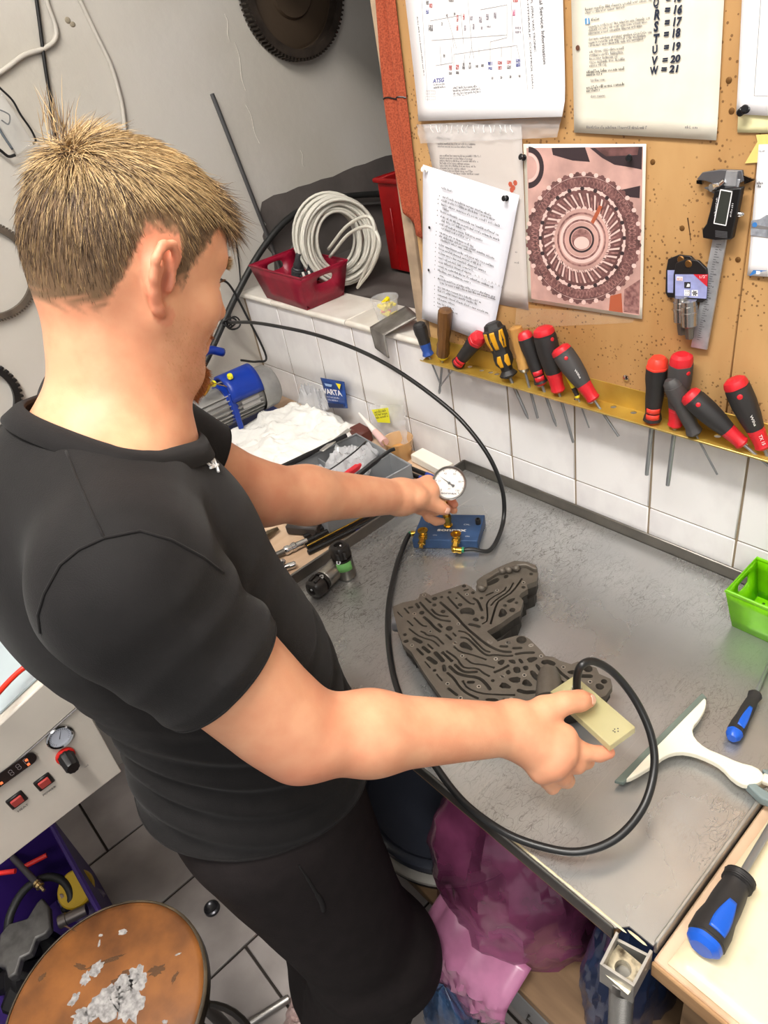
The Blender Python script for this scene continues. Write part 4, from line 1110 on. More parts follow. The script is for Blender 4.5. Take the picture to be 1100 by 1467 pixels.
# clear tub with yellow clips
TB = thing('clear_tub', 'small clear plastic tub holding yellow clips on the tiled ledge', 'tub', (.372, .052, LZ))
clear = mat('clear_plastic', (245, 245, 245), .08, alpha=.22, spec=.8)
mb = MB(); c0 = V((.372, .052, LZ)); mb.lathe(c0, c0+V((0, 0, 1)), [(0, .0), (0, .022), (.042, .0285), (.0425, .0305), (.045, .0305)], 28, caps=False); build('tub_wall', mb, clear, TB, solid=.001)
ycl = mat('clip_yellow', (236, 214, 20), .4); rcl = mat('clip_coral', (236, 110, 84), .4)
r = random.Random(2)
for k in range(9):
    p = c0+V((r.uniform(-.012, .012), r.uniform(-.012, .012), .006+.0038*k))
    q = Quaternion(V((r.uniform(-1, 1), r.uniform(-1, 1), r.uniform(-1, 1))).normalized(), r.uniform(0, 3)).to_matrix()
    mb = MB(); mb.rbox(p, (.020, .008, .007), .001, q); mb.rbox(p+q @ V((.006, 0, .006)), (.008, .006, .007), .001, q)
    build('wire_clip', mb, rcl if k == 2 else ycl, None, label='coral clip at the bottom of the clear tub' if k == 2 else 'yellow plastic clip lying in the clear tub on the ledge', cat='clip', group=None if k == 2 else 'yellow clips in the tub')
# bent steel plate hanging over the ledge
mb = MB()
p = [at_z(590, 437, 1.205), at_z(612, 428, 1.205), at_z(606, 468, 1.19), at_z(576, 486, 1.182), at_z(545, 463, 1.182)]
a, b = V((.388, -.0125, 1.1815)), V((.452, -.028, 1.1815))
top = [V((.430, .062, 1.208)), V((.500, .030, 1.2095))]
bot = [at_y(538, 499, -.030), at_y(557, 513, -.036)]
def plate(u, v):
    if v < .5:
        f = v*2; pt = top[0].lerp(top[1], u).lerp(a.lerp(b, u), f); pt = pt
    else:
        f = v*2-1; pt = a.lerp(b, u).lerp(bot[0].lerp(bot[1], u), f)
    return pt
mb.grid(plate, 6, 16); BP = build('bent_plate', mb, mat('plate_steel', (150, 146, 140), .4, .55, var=.35, vscale=22, col2=(112, 106, 100)), None, solid=.003, angle=50, label='bent grey steel plate hanging over the ledge nose beside the clear tub', cat='plate')

# ---- left wall
brown = mat('drum_brown', (70, 60, 52), .5, .4, var=.3, vscale=30)
def ring_gear(name, label, cy, cz, r_out, r_in, depth, teeth, m_, tooth=.006, back=None, x0=XL+.002):
    t = thing(name, label, 'gear ring', (x0, cy, cz-r_out))
    def P(r_, th, x): return V((x0+x, cy+r_*math.cos(th), cz+r_*math.sin(th)))
    mb = MB(); n = 72
    vs = []
    for k in range(n):
        th = 2*PI*k/n
        vs += [P(r_in, th, 0), P(r_out, th, 0), P(r_out, th, depth), P(r_in, th, depth)]
    fs = []
    for k in range(n):
        j = (k+1) % n
        for q in range(4): fs.append((k*4+q, k*4+(q+1) % 4, j*4+(q+1) % 4, j*4+q))
    mb.add(vs, fs); build('ring_body', mb, m_, t)
    src = None
    tm = MB(); tm.box((0, 0, 0), (depth*.96, 2*PI*r_out/teeth*.55, tooth*2), taper=(1, .6))
    for k in range(teeth):
        th = 2*PI*k/teeth
        if src is None: src = build('tooth', tm, m_, t, local=True, smooth=False); o = src
        else: o = src.copy(); COL.objects.link(o)
        o.location = P(r_out+tooth*.3, th, depth/2)-base(t); o.rotation_euler = (th-PI/2, 0, 0)
    if back is not None:
        mb = MB(); mb.add([P(r_in+.001, 2*PI*k/48, .001) for k in range(48)], [tuple(range(48))]); build('drum_floor', mb, back, t)
        mb = MB(); mb.lathe(V((x0+.001, cy, cz)), V((x0+.02, cy, cz)), [(0, r_in*.98), (.004, r_in*.9), (.006, r_in*.5), (.014, r_in*.46), (.014, 0)], 48, caps=False, up=(0, 1, 0)); build('drum_web', mb, back, t)
    return t
ring_gear('clutch_drum', 'dark brown toothed clutch drum hanging high on the left wall', .345, 1.795, .140, .122, .030, 88, brown, .005, back=mat('drum_inside', (74, 60, 46), .55, .2))
ring_gear('ring_gear', 'slim grey steel ring gear hanging on the left wall beside the head', -.566, 1.420, .098, .086, .010, 96, mat('gear_grey', (132, 122, 110), .4, .8, var=.15, vscale=40), .0035)
ring_gear('ring_gear', 'black ring gear cut by the left edge of the frame', -.700, 1.180, .085, .072, .014, 44, black_plastic, .005)
def wall_cable(label, pts, r_, m_, name='wall_cable', x=XL+.006):
    mb = MB(); mb.tube(smoothpts([at_x(px, py, x) for px, py in pts], 8), r_, 8); return build(name, mb, m_, None, angle=180, label=label, cat='cable')
cw = mat('cable_white', (186, 180, 170), .5)
wall_cable('black cable hanging down the left wall behind the head', [(48, -30), (55, 20), (64, 90), (73, 150), (80, 215), (90, 330)], .0038, black_rubber)
wall_cable('pale cable curving to the left edge on the left wall', [(58, -30), (68, 5), (80, 40), (78, 58), (62, 70), (35, 79), (10, 97), (-20, 118)], .0046, cw)
wall_cable('pale cable running down the wall to the right of the screw hole', [(102, -30), (118, 8), (140, 54), (158, 92), (170, 130), (177, 166), (182, 240)], .0046, cw)
wall_cable('thin black flex hanging below the power adapter on the left wall', [(336, 318), (338, 345), (343, 385), (343, 412), (330, 440), (332, 470)], .0018, black_rubber)
mb = MB(); wp1 = at_x(333, 318, XL+.012); mb.rbox(wp1, (.022, .022, .052), .004); PA = build('power_adapter', mb, black_plastic, None, label='small black power adapter on the left wall next to the forehead', cat='adapter')
mb = MB(); a = V((XL+.012, .063, 1.629)); b = V((XL+.024, .124, 1.180)); mb.lathe(a, b, [(0, .0052), ((b-a).length, .0052)], 14); mb.lathe(a-(b-a).normalized()*.0005, b, [(0, .004), (.0004, .004)], 12)
build('steel_rod', mb, mat('rod_grey', (112, 112, 112), .4, .8), None, label='straight grey steel rod leaning against the left wall', cat='rod')
blk_t = mat('tube_black', (34, 34, 33), .5)
pts = [V((.62, .30, 1.272))] + [at_x(575, 277, .30)] if False else []
mb = MB(); mb.tube(smoothpts([at_x(640, 282, XL+.05), at_x(570, 278, XL+.035), at_x(510, 280, XL+.03), at_x(455, 290, XL+.028), at_x(410, 316, XL+.026), at_x(372, 362, XL+.026), at_x(340, 420, XL+.03), at_x(322, 458, XL+.04), at_x(296, 515, XL+.05), at_x(270, 560, XL+.055)], 8), [.0085]*73, 10)
build('black_hose', mb, blk_t, None, angle=180, label='thick black hose sweeping along the niche and down past the face', cat='hose')
mb = MB(); mb.tube(smoothpts([at_x(600, 292, XL+.02), at_x(540, 291, XL+.02), at_x(480, 300, XL+.018), at_x(440, 325, XL+.016), at_x(412, 365, XL+.016)], 8), .004, 8)
build('conduit', mb, mat('conduit_grey', (84, 80, 78), .5), None, angle=180, label='thin grey conduit under the thick black hose in the niche', cat='conduit')
mb = MB(); mb.tube(smoothpts([at_x(316, 400, XL+.04), at_x(330, 410, XL+.04), at_x(352, 450, XL+.05), at_x(381, 510, XL+.08), at_x(368, 518, XL+.08), at_x(345, 516, XL+.09)], 8), .003, 8)
build('black_flex', mb, black_rubber, None, angle=180, label='black flex looping down to the bench beside the pump', cat='cable')
# safety glasses hanging at the left edge
SG = thing('safety_glasses', 'clear safety glasses with black frame hanging on the left wall at the frame edge', 'glasses', at_x(20, 200, XL+.02))
fr_m = mat('frame_black', (22, 22, 24), .3)
def gx(px, py, d): return at_x(px, py, XL+d)
mb = MB(); mb.tube(smoothpts([gx(-14, 112, .03), gx(2, 128, .034), gx(18, 144, .036), gx(30, 165, .034), gx(44, 185, .03), gx(51, 201, .026), gx(47, 206, .024)], 5), .0022, 8); build('temple', mb, fr_m, SG, angle=180)
mb = MB(); mb.tube(smoothpts([gx(-8, 155, .02), gx(6, 160, .02), gx(14, 166, .02), gx(12, 178, .02), gx(2, 172, .02)], 5), .0014, 8); build('nose_bridge', mb, fr_m, SG, angle=180)
mb = MB(); mb.tube(smoothpts([gx(-14, 206, .016), gx(0, 215, .016), gx(12, 224, .016), gx(22, 222, .016)], 5), [.003]*16, 8); build('lower_temple', mb, fr_m, SG, angle=180)
mb = MB(); mb.tube(smoothpts([gx(-10, 168, .012), gx(2, 190, .012), gx(18, 214, .012)], 5), .0026, 8); build('brow_bar', mb, mat('lens_edge_grey', (96, 102, 108), .25), SG, angle=180)
lens = mat('lens_clear', (236, 240, 242), .04, alpha=.10, spec=1.0)
mb = MB(); L4 = [gx(2, 130, .03), gx(48, 205, .026), gx(24, 222, .014), gx(-14, 160, .014)]
mb.grid(lambda u, v: (L4[0]*(1-u)+L4[1]*u)*(1-v)+(L4[3]*(1-u)+L4[2]*u)*v+V((.006*math.sin(PI*u)*math.sin(PI*v), 0, 0)), 12, 8); build('lens', mb, lens, SG, solid=.0012, angle=180)
# ================================================================== things on the left wooden bench
BZ = .898
blue_p = mat('pump_blue', (16, 52, 150), .35); al = mat('cast_aluminium', (164, 163, 160), .42, .55, var=.12, vscale=25)
# vacuum pump: finned motor, blue body with handle, base
c0 = V((-.035, -.165, BZ)); ax = (at_z(402, 545, 1.0)-at_z(268, 606, 1.0)).normalized(); ax.z = 0; ax.normalize()
side = V((ax.y, -ax.x, 0))      # towards the camera side
VP = thing('vacuum_pump', 'blue and silver finned vacuum pump at the back of the left bench', 'pump', c0)
pc = at_z(330, 566, 1.0)
pc = V((pc.x, pc.y, BZ+.085))
def PP(a, s, z): return pc+ax*a+side*s+V((0, 0, z))
M = Matrix((ax, -side, V((0, 0, 1)))).transposed()
mb = MB(); mb.lathe(PP(-.115, 0, 0), PP(.075, 0, 0), [(0, .040), (.004, .046), (.186, .046), (.190, .042)], 36); build('motor_body', mb, al, VP)
mb = MB()
for k in range(22):
    th = -1.2+2*PI*k/26
    d = side*math.cos(th)+V((0, 0, 1))*math.sin(th)
    if abs(math.sin(th)-1) < .25: continue
    a0 = PP(-.02, 0, 0)+d*.048; mb.box(a0, (.165, .003, .010), Matrix((ax, ax.cross(d)*-1, d)).transposed())
build('cooling_fin', mb, al, VP, kind='stuff')
mb = MB(); mb.lathe(PP(.070, 0, 0), PP(.125, 0, 0), [(0, .054), (.006, .056), (.040, .054), (.052, .044), (.055, .028), (.056, 0)], 36, caps=False); build('fan_cover', mb, al, VP)
mb = MB(); mb.lathe(PP(-.028, 0, 0), PP(-.005, 0, 0), [(0, .040), (0, .0525), (.020, .0525), (.020, .040)], 36, caps=False); build('blue_band', mb, blue_p, VP)
mb = MB()
def sad(u, v):
    th = .35+1.75*v; rr = .060+.016*math.sin(PI*v)
    return PP(-.02+.088*u, math.cos(th)*rr, math.sin(th)*rr)
mb.grid(sad, 6, 10); build('terminal_cover', mb, blue_p, VP, solid=.008)
mb = MB(); mb.rbox(PP(-.018, .052, -.005), (.014, .007, .10), .002, M); build('blue_clamp', mb, blue_p, VP)
mb = MB(); mb.rbox(PP(-.145, -.005, .002), (.055, .10, .14), .010, M); build('pump_head', mb, blue_p, VP)
mb = MB(); mb.rbox(PP(-.01, .01, -.076), (.25, .105, .014), .004, M); build('base_plate', mb, blue_p, VP)
mb = MB(); hp = [PP(-.13, 0, .07), PP(-.12, 0, .11), PP(-.07, 0, .135), PP(-.01, -.03, .135), PP(.03, -.04, .112)]
mb.tube(smoothpts(hp, 6), .011, 10); build('carry_handle', mb, blue_p, VP, angle=180)
mb = MB(); mb.rbox(PP(.03, .0475, .004), (.05, .0025, .034), .0006, M); build('rating_plate', mb, mat('plate_pale', (205, 203, 200), .4), VP)
mb = MB(); p = PP(-.045, .035, .078); mb.ball(p, .008); mb.lathe(p, p+V((.0, 0, .02)), [(0, .003), (.006, .003)], 8); build('yellow_cap', mb, mat('cap_yellow', (232, 222, 40), .35), VP)
mb = MB(); p = PP(.0, .036, .075); mb.lathe(p, p+side*.4+V((0, 0, 1)), [(0, .007), (.008, .007), (.010, .006)], 10, sq=(6, .08)); build('yellow_plug', mb, mat('cap_yellow', (232, 222, 40), .35), VP)
mb = MB(); mb.tube([PP(-.075, .03, .06), PP(-.068, .04, .07), PP(-.06, .045, .082), PP(-.05, .05, .088)], .0045, 8); mb.tube([PP(-.05, .045, .085), PP(-.02, .05, .064)], .0012, 6); build('brass_valve', mb, mat('brass', (196, 158, 66), .25, .95), VP)
# rag
rag_m = mat('rag_white', (240, 238, 232), .85, var=.06, vscale=14, bump=.5, bscale=120)
rb = [(-.02, -.27), (.03, -.05), (.10, -.030), (.20, -.045), (.285, -.018), (.315, -.06), (.33, -.14), (.34, -.28), (.20, -.33)]
mb = MB()
q4 = [V((-.035, -.300, 0)), V((.385, -.300, 0)), V((.305, -.020, 0)), V((.035, -.028, 0))]
def rag(u, v):
    uu = u; p = (q4[0]*(1-u)+q4[1]*u)*(1-v)+(q4[3]*(1-u)+q4[2]*u)*v
    e = .015*mnoise.noise(V((u*5+v*3, v*4, 1)))
    p = p+V((e, .016*mnoise.noise(V((u*6, v*5, 7)))*(1 if v < .9 else 1), 0))
    ed = min(1, 9*min(u, 1-u, v, 1-v))
    n = mnoise.fractal(V((p.x*11, p.y*11, 3)), .8, 2.1, 4)
    rdg = 1-abs(mnoise.noise(V((p.x*16+n, p.y*10, 9))))*2
    h = .010+.024*ed*(.55+.45*n)+.013*ed*max(0, rdg)**2+.020*math.exp(-((p.x-.16)**2+(p.y+.10)**2)/.006)*ed
    return V((p.x, p.y, BZ+max(.003, h)))
mb.grid(rag, 90, 70); build('rag', mb, rag_m, None, solid=.0016, angle=180, label='crumpled white cloth rag lying on the left bench beside the pump', cat='rag')
# grey divided tray
gt = mat('tray_grey', (138, 140, 142), .5)
o0 = at_z(510, 622, .955); u_ = (at_z(595, 670, .955)-o0); v_ = (at_z(432, 672, .955)-o0); u_.z = v_.z = 0
TR = thing('sorting_tray', 'grey plastic sorting tray with dividers holding bagged parts on the left bench', 'tray', (o0.x+.1, o0.y-.1, BZ))
ul, vl = .205, .215; u1 = u_.normalized(); v1 = (v_-u1*v_.dot(u1)).normalized()
def TP(a, b, z): return V((o0.x, o0.y, BZ))+u1*a+v1*b+V((0, 0, z))
MT = Matrix((u1, v1, V((0, 0, 1)))).transposed()
H = .057
mb = MB(); mb.rbox(TP(ul/2, vl/2, .002), (ul, vl, .003), .001, MT); build('tray_floor', mb, gt, TR)
for (a, b, la, lb) in [(ul/2, 0, ul, .003), (ul/2, vl, ul, .003), (0, vl/2, .003, vl), (ul, vl/2, .003, vl)]:
    mb = MB(); mb.rbox(TP(a, b, H/2), (la, lb, H), .001, MT); build('tray_wall', mb, gt, TR)
mb = MB(); mb.rbox(TP(ul*.62, vl/2, H/2-.003), (.003, vl, H-.006), .001, MT); build('divider', mb, gt, TR)
mb = MB(); mb.rbox(TP(ul*.3, vl*.5, H/2-.005), (ul*.6, .003, H-.01), .001, MT); build('divider', mb, gt, TR)
mb = MB(); mb.tube([TP(0, 0, H), TP(ul, 0, H), TP(ul, vl, H), TP(0, vl, H)], .003, 6, closed=True); build('tray_rim', mb, gt, TR)
bagm = mat('bag_film', (232, 232, 234), .14, alpha=.38, spec=.9)
def crumple(label, c, sx, sy, h, rot, m_, seed, name='parts_bag', cat='bag'):
    mb = MB(); R3 = Matrix.Rotation(rot, 3, 'Z')
    def fn(u, v):
        e = min(1, 6*min(u, 1-u, v, 1-v)); n = mnoise.noise(V((u*6, v*6, seed))); n2 = abs(mnoise.noise(V((u*11, v*11, seed+4))))
        return V(c)+R3 @ V(((u-.5)*sx*(1+.1*n), (v-.5)*sy*(1+.1*n2), h*e*(.6+.6*n+.5*n2)))
    mb.grid(fn, 26, 22); return build(name, mb, m_, None, solid=.0006, angle=24, label=label, cat=cat)
crumple('crumpled clear parts bag in the middle of the grey tray', TP(.07, .065, .042), .11, .10, .030, .6, bagm, 3)
crumple('second clear bag with a white label towards the front of the grey tray', TP(.085, .16, .040), .09, .10, .028, .2, bagm, 8)
mb = MB(); mb.rbox(TP(.095, .135, .052), (.030, .022, .001), .0003, MT @ Matrix.Rotation(.4, 3, 'Z') @ Matrix.Rotation(.3, 3, 'X')); build('paper_label', mb, paper_m, None, label='white paper label lying on the clear bags in the grey tray', cat='label')
mb = MB(); mb.rbox(TP(.118, .105, .052), (.012, .075, .012), .002, MT @ Matrix.Rotation(-.15, 3, 'X')); build('red_block', mb, mat('block_red', (196, 44, 52), .45), None, label='flat red plastic piece along the divider of the grey tray', cat='plastic piece')
CLP = thing('spring_clamp', 'black plastic clamp with a grey red pad in the right bay of the grey tray', 'clamp', TP(.165, .10, .01))
mb = MB(); mb.tube(smoothpts([TP(.155, .19, .03), TP(.155, .15, .045), TP(.15, .10, .058), TP(.165, .03, .085), TP(.17, .01, .088)], 5), [.007]*8+[.006]*6+[.004]*7, 8); build('clamp_arm', mb, black_plastic, CLP)
mb = MB(); mb.rbox(TP(.172, .115, .042), (.020, .034, .026), .005, MT @ Matrix.Rotation(.5, 3, 'Y')); build('clamp_jaw', mb, black_plastic, CLP)
mb = MB(); mb.lathe(TP(.182, .105, .045), TP(.20, .10, .055), [(0, .010), (.003, .010)], 12); build('clamp_pad', mb, mat('pad_maroon', (120, 52, 58), .4), CLP)
PLR = thing('locking_pliers', 'black and tan pliers lying across the left bay of the grey tray', 'pliers', TP(.03, .19, .05))
mb = MB(); mb.tube(smoothpts([TP(-.012, .23, .062), TP(.0, .16, .066), TP(.01, .09, .072), TP(.02, .035, .078)], 5), [.006]*8+[.005]*8, 8); build('handle', mb, black_plastic, PLR)
mb = MB(); mb.tube(smoothpts([TP(.035, .26, .060), TP(.05, .22, .066), TP(.07, .18, .066), TP(.09, .165, .062)], 5), .005, 8); build('tan_handle', mb, mat('tan', (186, 142, 74), .5), PLR)
mb = MB(); mb.ball(TP(.085, .168, .066), (.020, .016, .014)); build('joint', mb, mat('joint_dark', (52, 48, 46), .4, .5), PLR)
mb = MB(); mb.tube(smoothpts([TP(.06, .02, .06), TP(.09, .03, .085), TP(.115, .08, .09), TP(.10, .14, .07), TP(.07, .17, .06)], 6), .0016, 6); build('black_wire', mb, black_rubber, None, angle=180, label='thin black wire arching over the clear bags in the grey tray', cat='wire')
mb = MB(); mb.rbox(TP(.012, .06, .075), (.012, .10, .003), .001, MT @ Matrix.Rotation(-.3, 3, 'Z')); build('feeler_blade', mb, steel, None, label='thin bright steel blade sticking out of the grey tray near the rag', cat='blade')
mb = MB(); mb.rbox(V((.325, -.05, BZ+.018)), (.05, .035, .036), .004, MT); build('brown_box', mb, mat('box_brown', (92, 46, 38), .6), None, label='small dark brown box between the rag and the white nozzle', cat='box')
# nozzle
mb = MB(); a = at_z(502, 595, 1.015); b = at_z(545, 632, .925); a = V((.335, -.035, 1.0)); b = V((.418, -.065, .921))
a = at_y(514, 592, -.035); b = at_y(551, 634, -.070)
NZ = thing('nozzle', 'tapered white and pink sealant nozzle leaning by the tray', 'nozzle', b)
mb.lathe(a, b, [(0, .0022), ((b-a).length*.65, .0075)], 16); build('tip', mb, mat('nozzle_white', (232, 224, 218), .35), NZ)
mb = MB(); mb.lathe(b+(a-b)*.36, b, [(0, .0078), ((b-a).length*.36, .0105)], 16); build('collar', mb, mat('nozzle_pink', (222, 182, 178), .4), NZ)
# varta pouch
VA = thing('battery_pouch', 'blue battery blister pouch with white lettering standing against the tiles', 'pouch', (.22, -.022, .94))
q = [at_y(472, 584, -.026), at_y(498, 585, -.026), at_y(493, 547, -.014), at_y(459, 541, -.014)]
mb = MB(); mb.grid(lambda u, v: (q[0]*(1-u)+q[1]*u)*(1-v)+(q[3]*(1-u)+q[2]*u)*v-V((0, .004*math.sin(PI*u)*math.sin(PI*v), 0)), 10, 10); build('pouch_body', mb, mat('pouch_blue', (44, 78, 150), .3, var=.2, vscale=50), VA, solid=.0012)
def vp(u, v, d=.0065): return (q[0]*(1-u)+q[1]*u)*(1-v)+(q[3]*(1-u)+q[2]*u)*v-V((0, d, 0))
mb = MB(); text_between(mb, 'VARTA', vp(.05, .52), vp(.95, .50), .0145, NW, 0, bold=.03); microtext(mb, vp(.15, .40), vp(.8, .38), .004, NW, 0, 4); microtext(mb, vp(.15, .30), vp(.7, .28), .004, NW, 0, 5)
mb.flat([vp(.72, .95), vp(.84, .72), vp(.94, .94)], 1); mb.flat([vp(.2, .88), vp(.55, .87), vp(.5, .78), vp(.25, .79)], 3); mb.flat([vp(.1, .05), vp(.9, .05), vp(.9, .2), vp(.1, .2)], 2)
build('pouch_print', mb, [paper_m, mat('print_yellow', (240, 216, 30), .5), mat('print_navy', (22, 34, 70), .5), mat('print_paleblue', (150, 176, 210), .5)], VA, smooth=False, recalc=False)
crumple('clear crinkled bag standing behind the rag near the tiles', V((.115, -.03, BZ+.03)), .11, .035, .05, 0, bagm, 15)
# yellow labelled bag
YB_ = thing('labelled_bag', 'clear bag with a yellow label leaning on the tiles above the amber tub', 'bag', (.39, -.02, .93))
q2 = [at_y(535, 640, -.03), at_y(585, 640, -.03), at_y(578, 580, -.012), at_y(528, 580, -.012)]
mb = MB(); mb.grid(lambda u, v: (q2[0]*(1-u)+q2[1]*u)*(1-v)+(q2[3]*(1-u)+q2[2]*u)*v-V((0, .006*mnoise.noise(V((u*7, v*7, 2))), 0)), 16, 16); build('bag_film', mb, bagm, YB_, angle=30)
mb = MB(); mb.flat([at_y(x, y, -.031) for x, y in ((541, 605), (559, 606), (556, 584), (532, 587))]); build('yellow_label', mb, mat('label_yellow', (226, 222, 36), .5), YB_, smooth=False)
mb = MB(); 
for k in range(3): a = at_y(537+k, 592+4*k, -.0315); b = at_y(554+k, 589+4*k, -.0315); microtext(mb, a, b, .006, NW, 0, 30+k)
build('label_print', mb, ink, YB_, smooth=False, recalc=False)
# amber tub
AT = thing('amber_tub', 'translucent tub with amber residue beside the white block', 'tub', (.462, -.055, BZ))
c1 = V((.462, -.050, BZ)); mb = MB(); mb.lathe(c1, c1+V((0, 0, 1)), [(0, 0), (0, .026), (.048, .033), (.050, .0345)], 28, caps=False); build('tub_wall', mb, mat('tub_amber', (214, 172, 118), .2, alpha=.55, spec=.7), AT, solid=.0012)
mb = MB(); mb.lathe(c1+V((0, 0, .003)), c1+V((0, 0, 1)), [(0, 0), (0, .024), (.018, .027), (.020, 0)], 24, caps=False); build('amber_contents', mb, mat('amber', (190, 138, 74), .4), AT)
mb = MB(); e = at_z(612, 664, BZ+.012); mb.rbox(V((.553, -.038, BZ+.0125)), (.105, .036, .020), .002, Matrix.Rotation(-.08, 3, 'Z')); build('white_block', mb, mat('foam_white', (236, 228, 214), .6), None, label='long white foam block at the tiles behind the gauge', cat='block')
# marker pens next to the block
for k, (a, b, lab) in enumerate([((.505, -.075, BZ+.006), (.60, -.072, BZ+.006), 'black marker pen with blue cap behind the gauge, nearer the tiles'), ((.50, -.092, BZ+.006), (.598, -.089, BZ+.006), 'black marker pen with blue cap behind the gauge, nearer the hand')]):
    T = thing('marker_pen', lab, 'pen', a); a, b = V(a), V(b)
    mb = MB(); mb.lathe(a, b, [(0, .003), (.002, .005), (.066, .005)], 12); build('barrel', mb, black_plastic, T)
    mb = MB(); mb.lathe(a+(b-a)*.68, b, [(0, .0058), (.028, .0056), (.030, .003)], 12); build('pen_cap', mb, mat('cap_blue', (30, 60, 150), .35), T)
# rods, pens, pliers and chrome tools in front of the forearm
def rod(label, a, b, r_, m_, name='black_rod', cat='rod', z=None):
    a = at_z(*a, BZ+r_ if z is None else z); b = at_z(*b, BZ+r_ if z is None else z); mb = MB(); L_ = (b-a).length
    mb.lathe(a, b, [(0, r_*.8), (.001, r_), (L_-.001, r_), (L_, r_*.8)], 12); return build(name, mb, m_, None, label=label, cat=cat)
for k in range(5):
    rod(['nearest of the long black rods beside the steel rim', 'second long black rod from the steel rim', 'third long black rod from the steel rim', 'fourth long black rod, under the forearm', 'farthest long black rod, under the forearm'][k], (441-1.8*k, 792-7.5*k), (560-2*k, 733-8*k), .0052, black_plastic)
rod('thin brass rod on top of the black rods', (440, 782), (520, 741), .0016, mat('brass', (196, 158, 66), .25, .95), 'brass_rod', z=BZ+.0125)
BP_ = thing('ballpoint_pen', 'blue ballpoint pen with grey grip beside the steel rim', 'pen', at_z(530, 756, BZ))
a = at_z(510, 763, BZ+.006); b = at_z(566, 736, BZ+.006); mb = MB(); mb.lathe(a, b, [(0, .003), (.004, .0045), ((b-a).length, .0045)], 12); build('barrel', mb, mat('pen_blue', (36, 44, 150), .3), BP_)
mb = MB(); mb.lathe(a+(b-a)*.14, b, [(0, .0052), (.018, .0052)], 12); build('grip', mb, mat('grip_grey', (150, 152, 158), .4), BP_)
EX = thing('socket_extension', 'chrome socket extension with stepped collar lying on the wooden bench', 'tool', at_z(410, 790, BZ))
a = at_z(372, 806, BZ+.008); b = at_z(438, 776, BZ+.009); L_ = (b-a).length
mb = MB(); mb.lathe(a, b, [(0, .0062), (L_*.55, .0062)], 16); build('shaft', mb, steel_dull, EX)
mb = MB(); mb.lathe(a+(b-a)*.53, b, [(0, .0078), (.004, .0095), (.010, .0095), (.0105, .0078), (.016, .0078), (.0165, .0095), (.024, .0095), (.026, .0075), (L_*.5, .0070)], 20); build('collar', mb, chrome, EX)
TH = thing('tee_adapter', 'short chrome tee shaped bar with a small knob on the wooden bench', 'tool', at_z(405, 815, BZ))
a = at_z(383, 822, BZ+.007); b = at_z(424, 808, BZ+.007); mb = MB(); mb.lathe(a, b, [(0, .006), (.002, .007), ((b-a).length-.002, .007), ((b-a).length, .005)], 16); build('bar', mb, chrome, TH)
m_ = a.lerp(b, .55); mb = MB(); mb.lathe(m_+V((0, 0, .005)), m_+V((-.004, .008, .02)), [(0, .004), (.006, .004), (.0065, .006), (.011, .006), (.014, .003)], 12); build('knob', mb, chrome, TH)
PL2 = thing('pliers', 'worn pliers with red and black handles near the forearm on the wooden bench', 'pliers', at_z(375, 775, BZ))
mb = MB(); mb.tube(smoothpts([at_z(398, 757, BZ+.010), at_z(385, 765, BZ+.010), at_z(374, 773, BZ+.010)], 4), [.004, .005, .006, .007, .008, .008, .007, .006, .006], 8); build('jaw', mb, mat('plier_steel', (132, 118, 96), .4, .8, var=.3, vscale=60), PL2)
mb = MB(); mb.tube(smoothpts([at_z(376, 772, BZ+.010), at_z(382, 784, BZ+.010), at_z(378, 797, BZ+.009), at_z(366, 806, BZ+.009)], 5), .0055, 8); build('handle', mb, black_rubber, PL2, angle=180)
mb = MB(); mb.tube(smoothpts([at_z(374, 772, BZ+.010), at_z(366, 775, BZ+.010), at_z(355, 780, BZ+.009)], 4), .005, 8); build('handle', mb, mat('grip_red', (176, 40, 34), .45), PL2, label='red handle', angle=180)
CSE = thing('tool_case', 'dark tool case with a pale grey handle loop under the forearm', 'case', at_z(450, 755, BZ))
Mc = Matrix.Rotation(.52, 3, 'Z')
cp = at_z(437, 752, BZ+.012); mb = MB(); mb.rbox(cp, (.07, .045, .022), .004, Mc); build('case_body', mb, mat('case_dark', (58, 52, 50), .5), CSE)
mb = MB(); mb.tube(smoothpts([cp+Mc @ V((-.02, -.01, .012)), cp+Mc @ V((-.012, .008, .018)), cp+Mc @ V((.012, .010, .018)), cp+Mc @ V((.022, -.008, .012))], 5), .0035, 8); build('case_handle', mb, mat('handle_pale', (176, 168, 162), .45), CSE, angle=180)
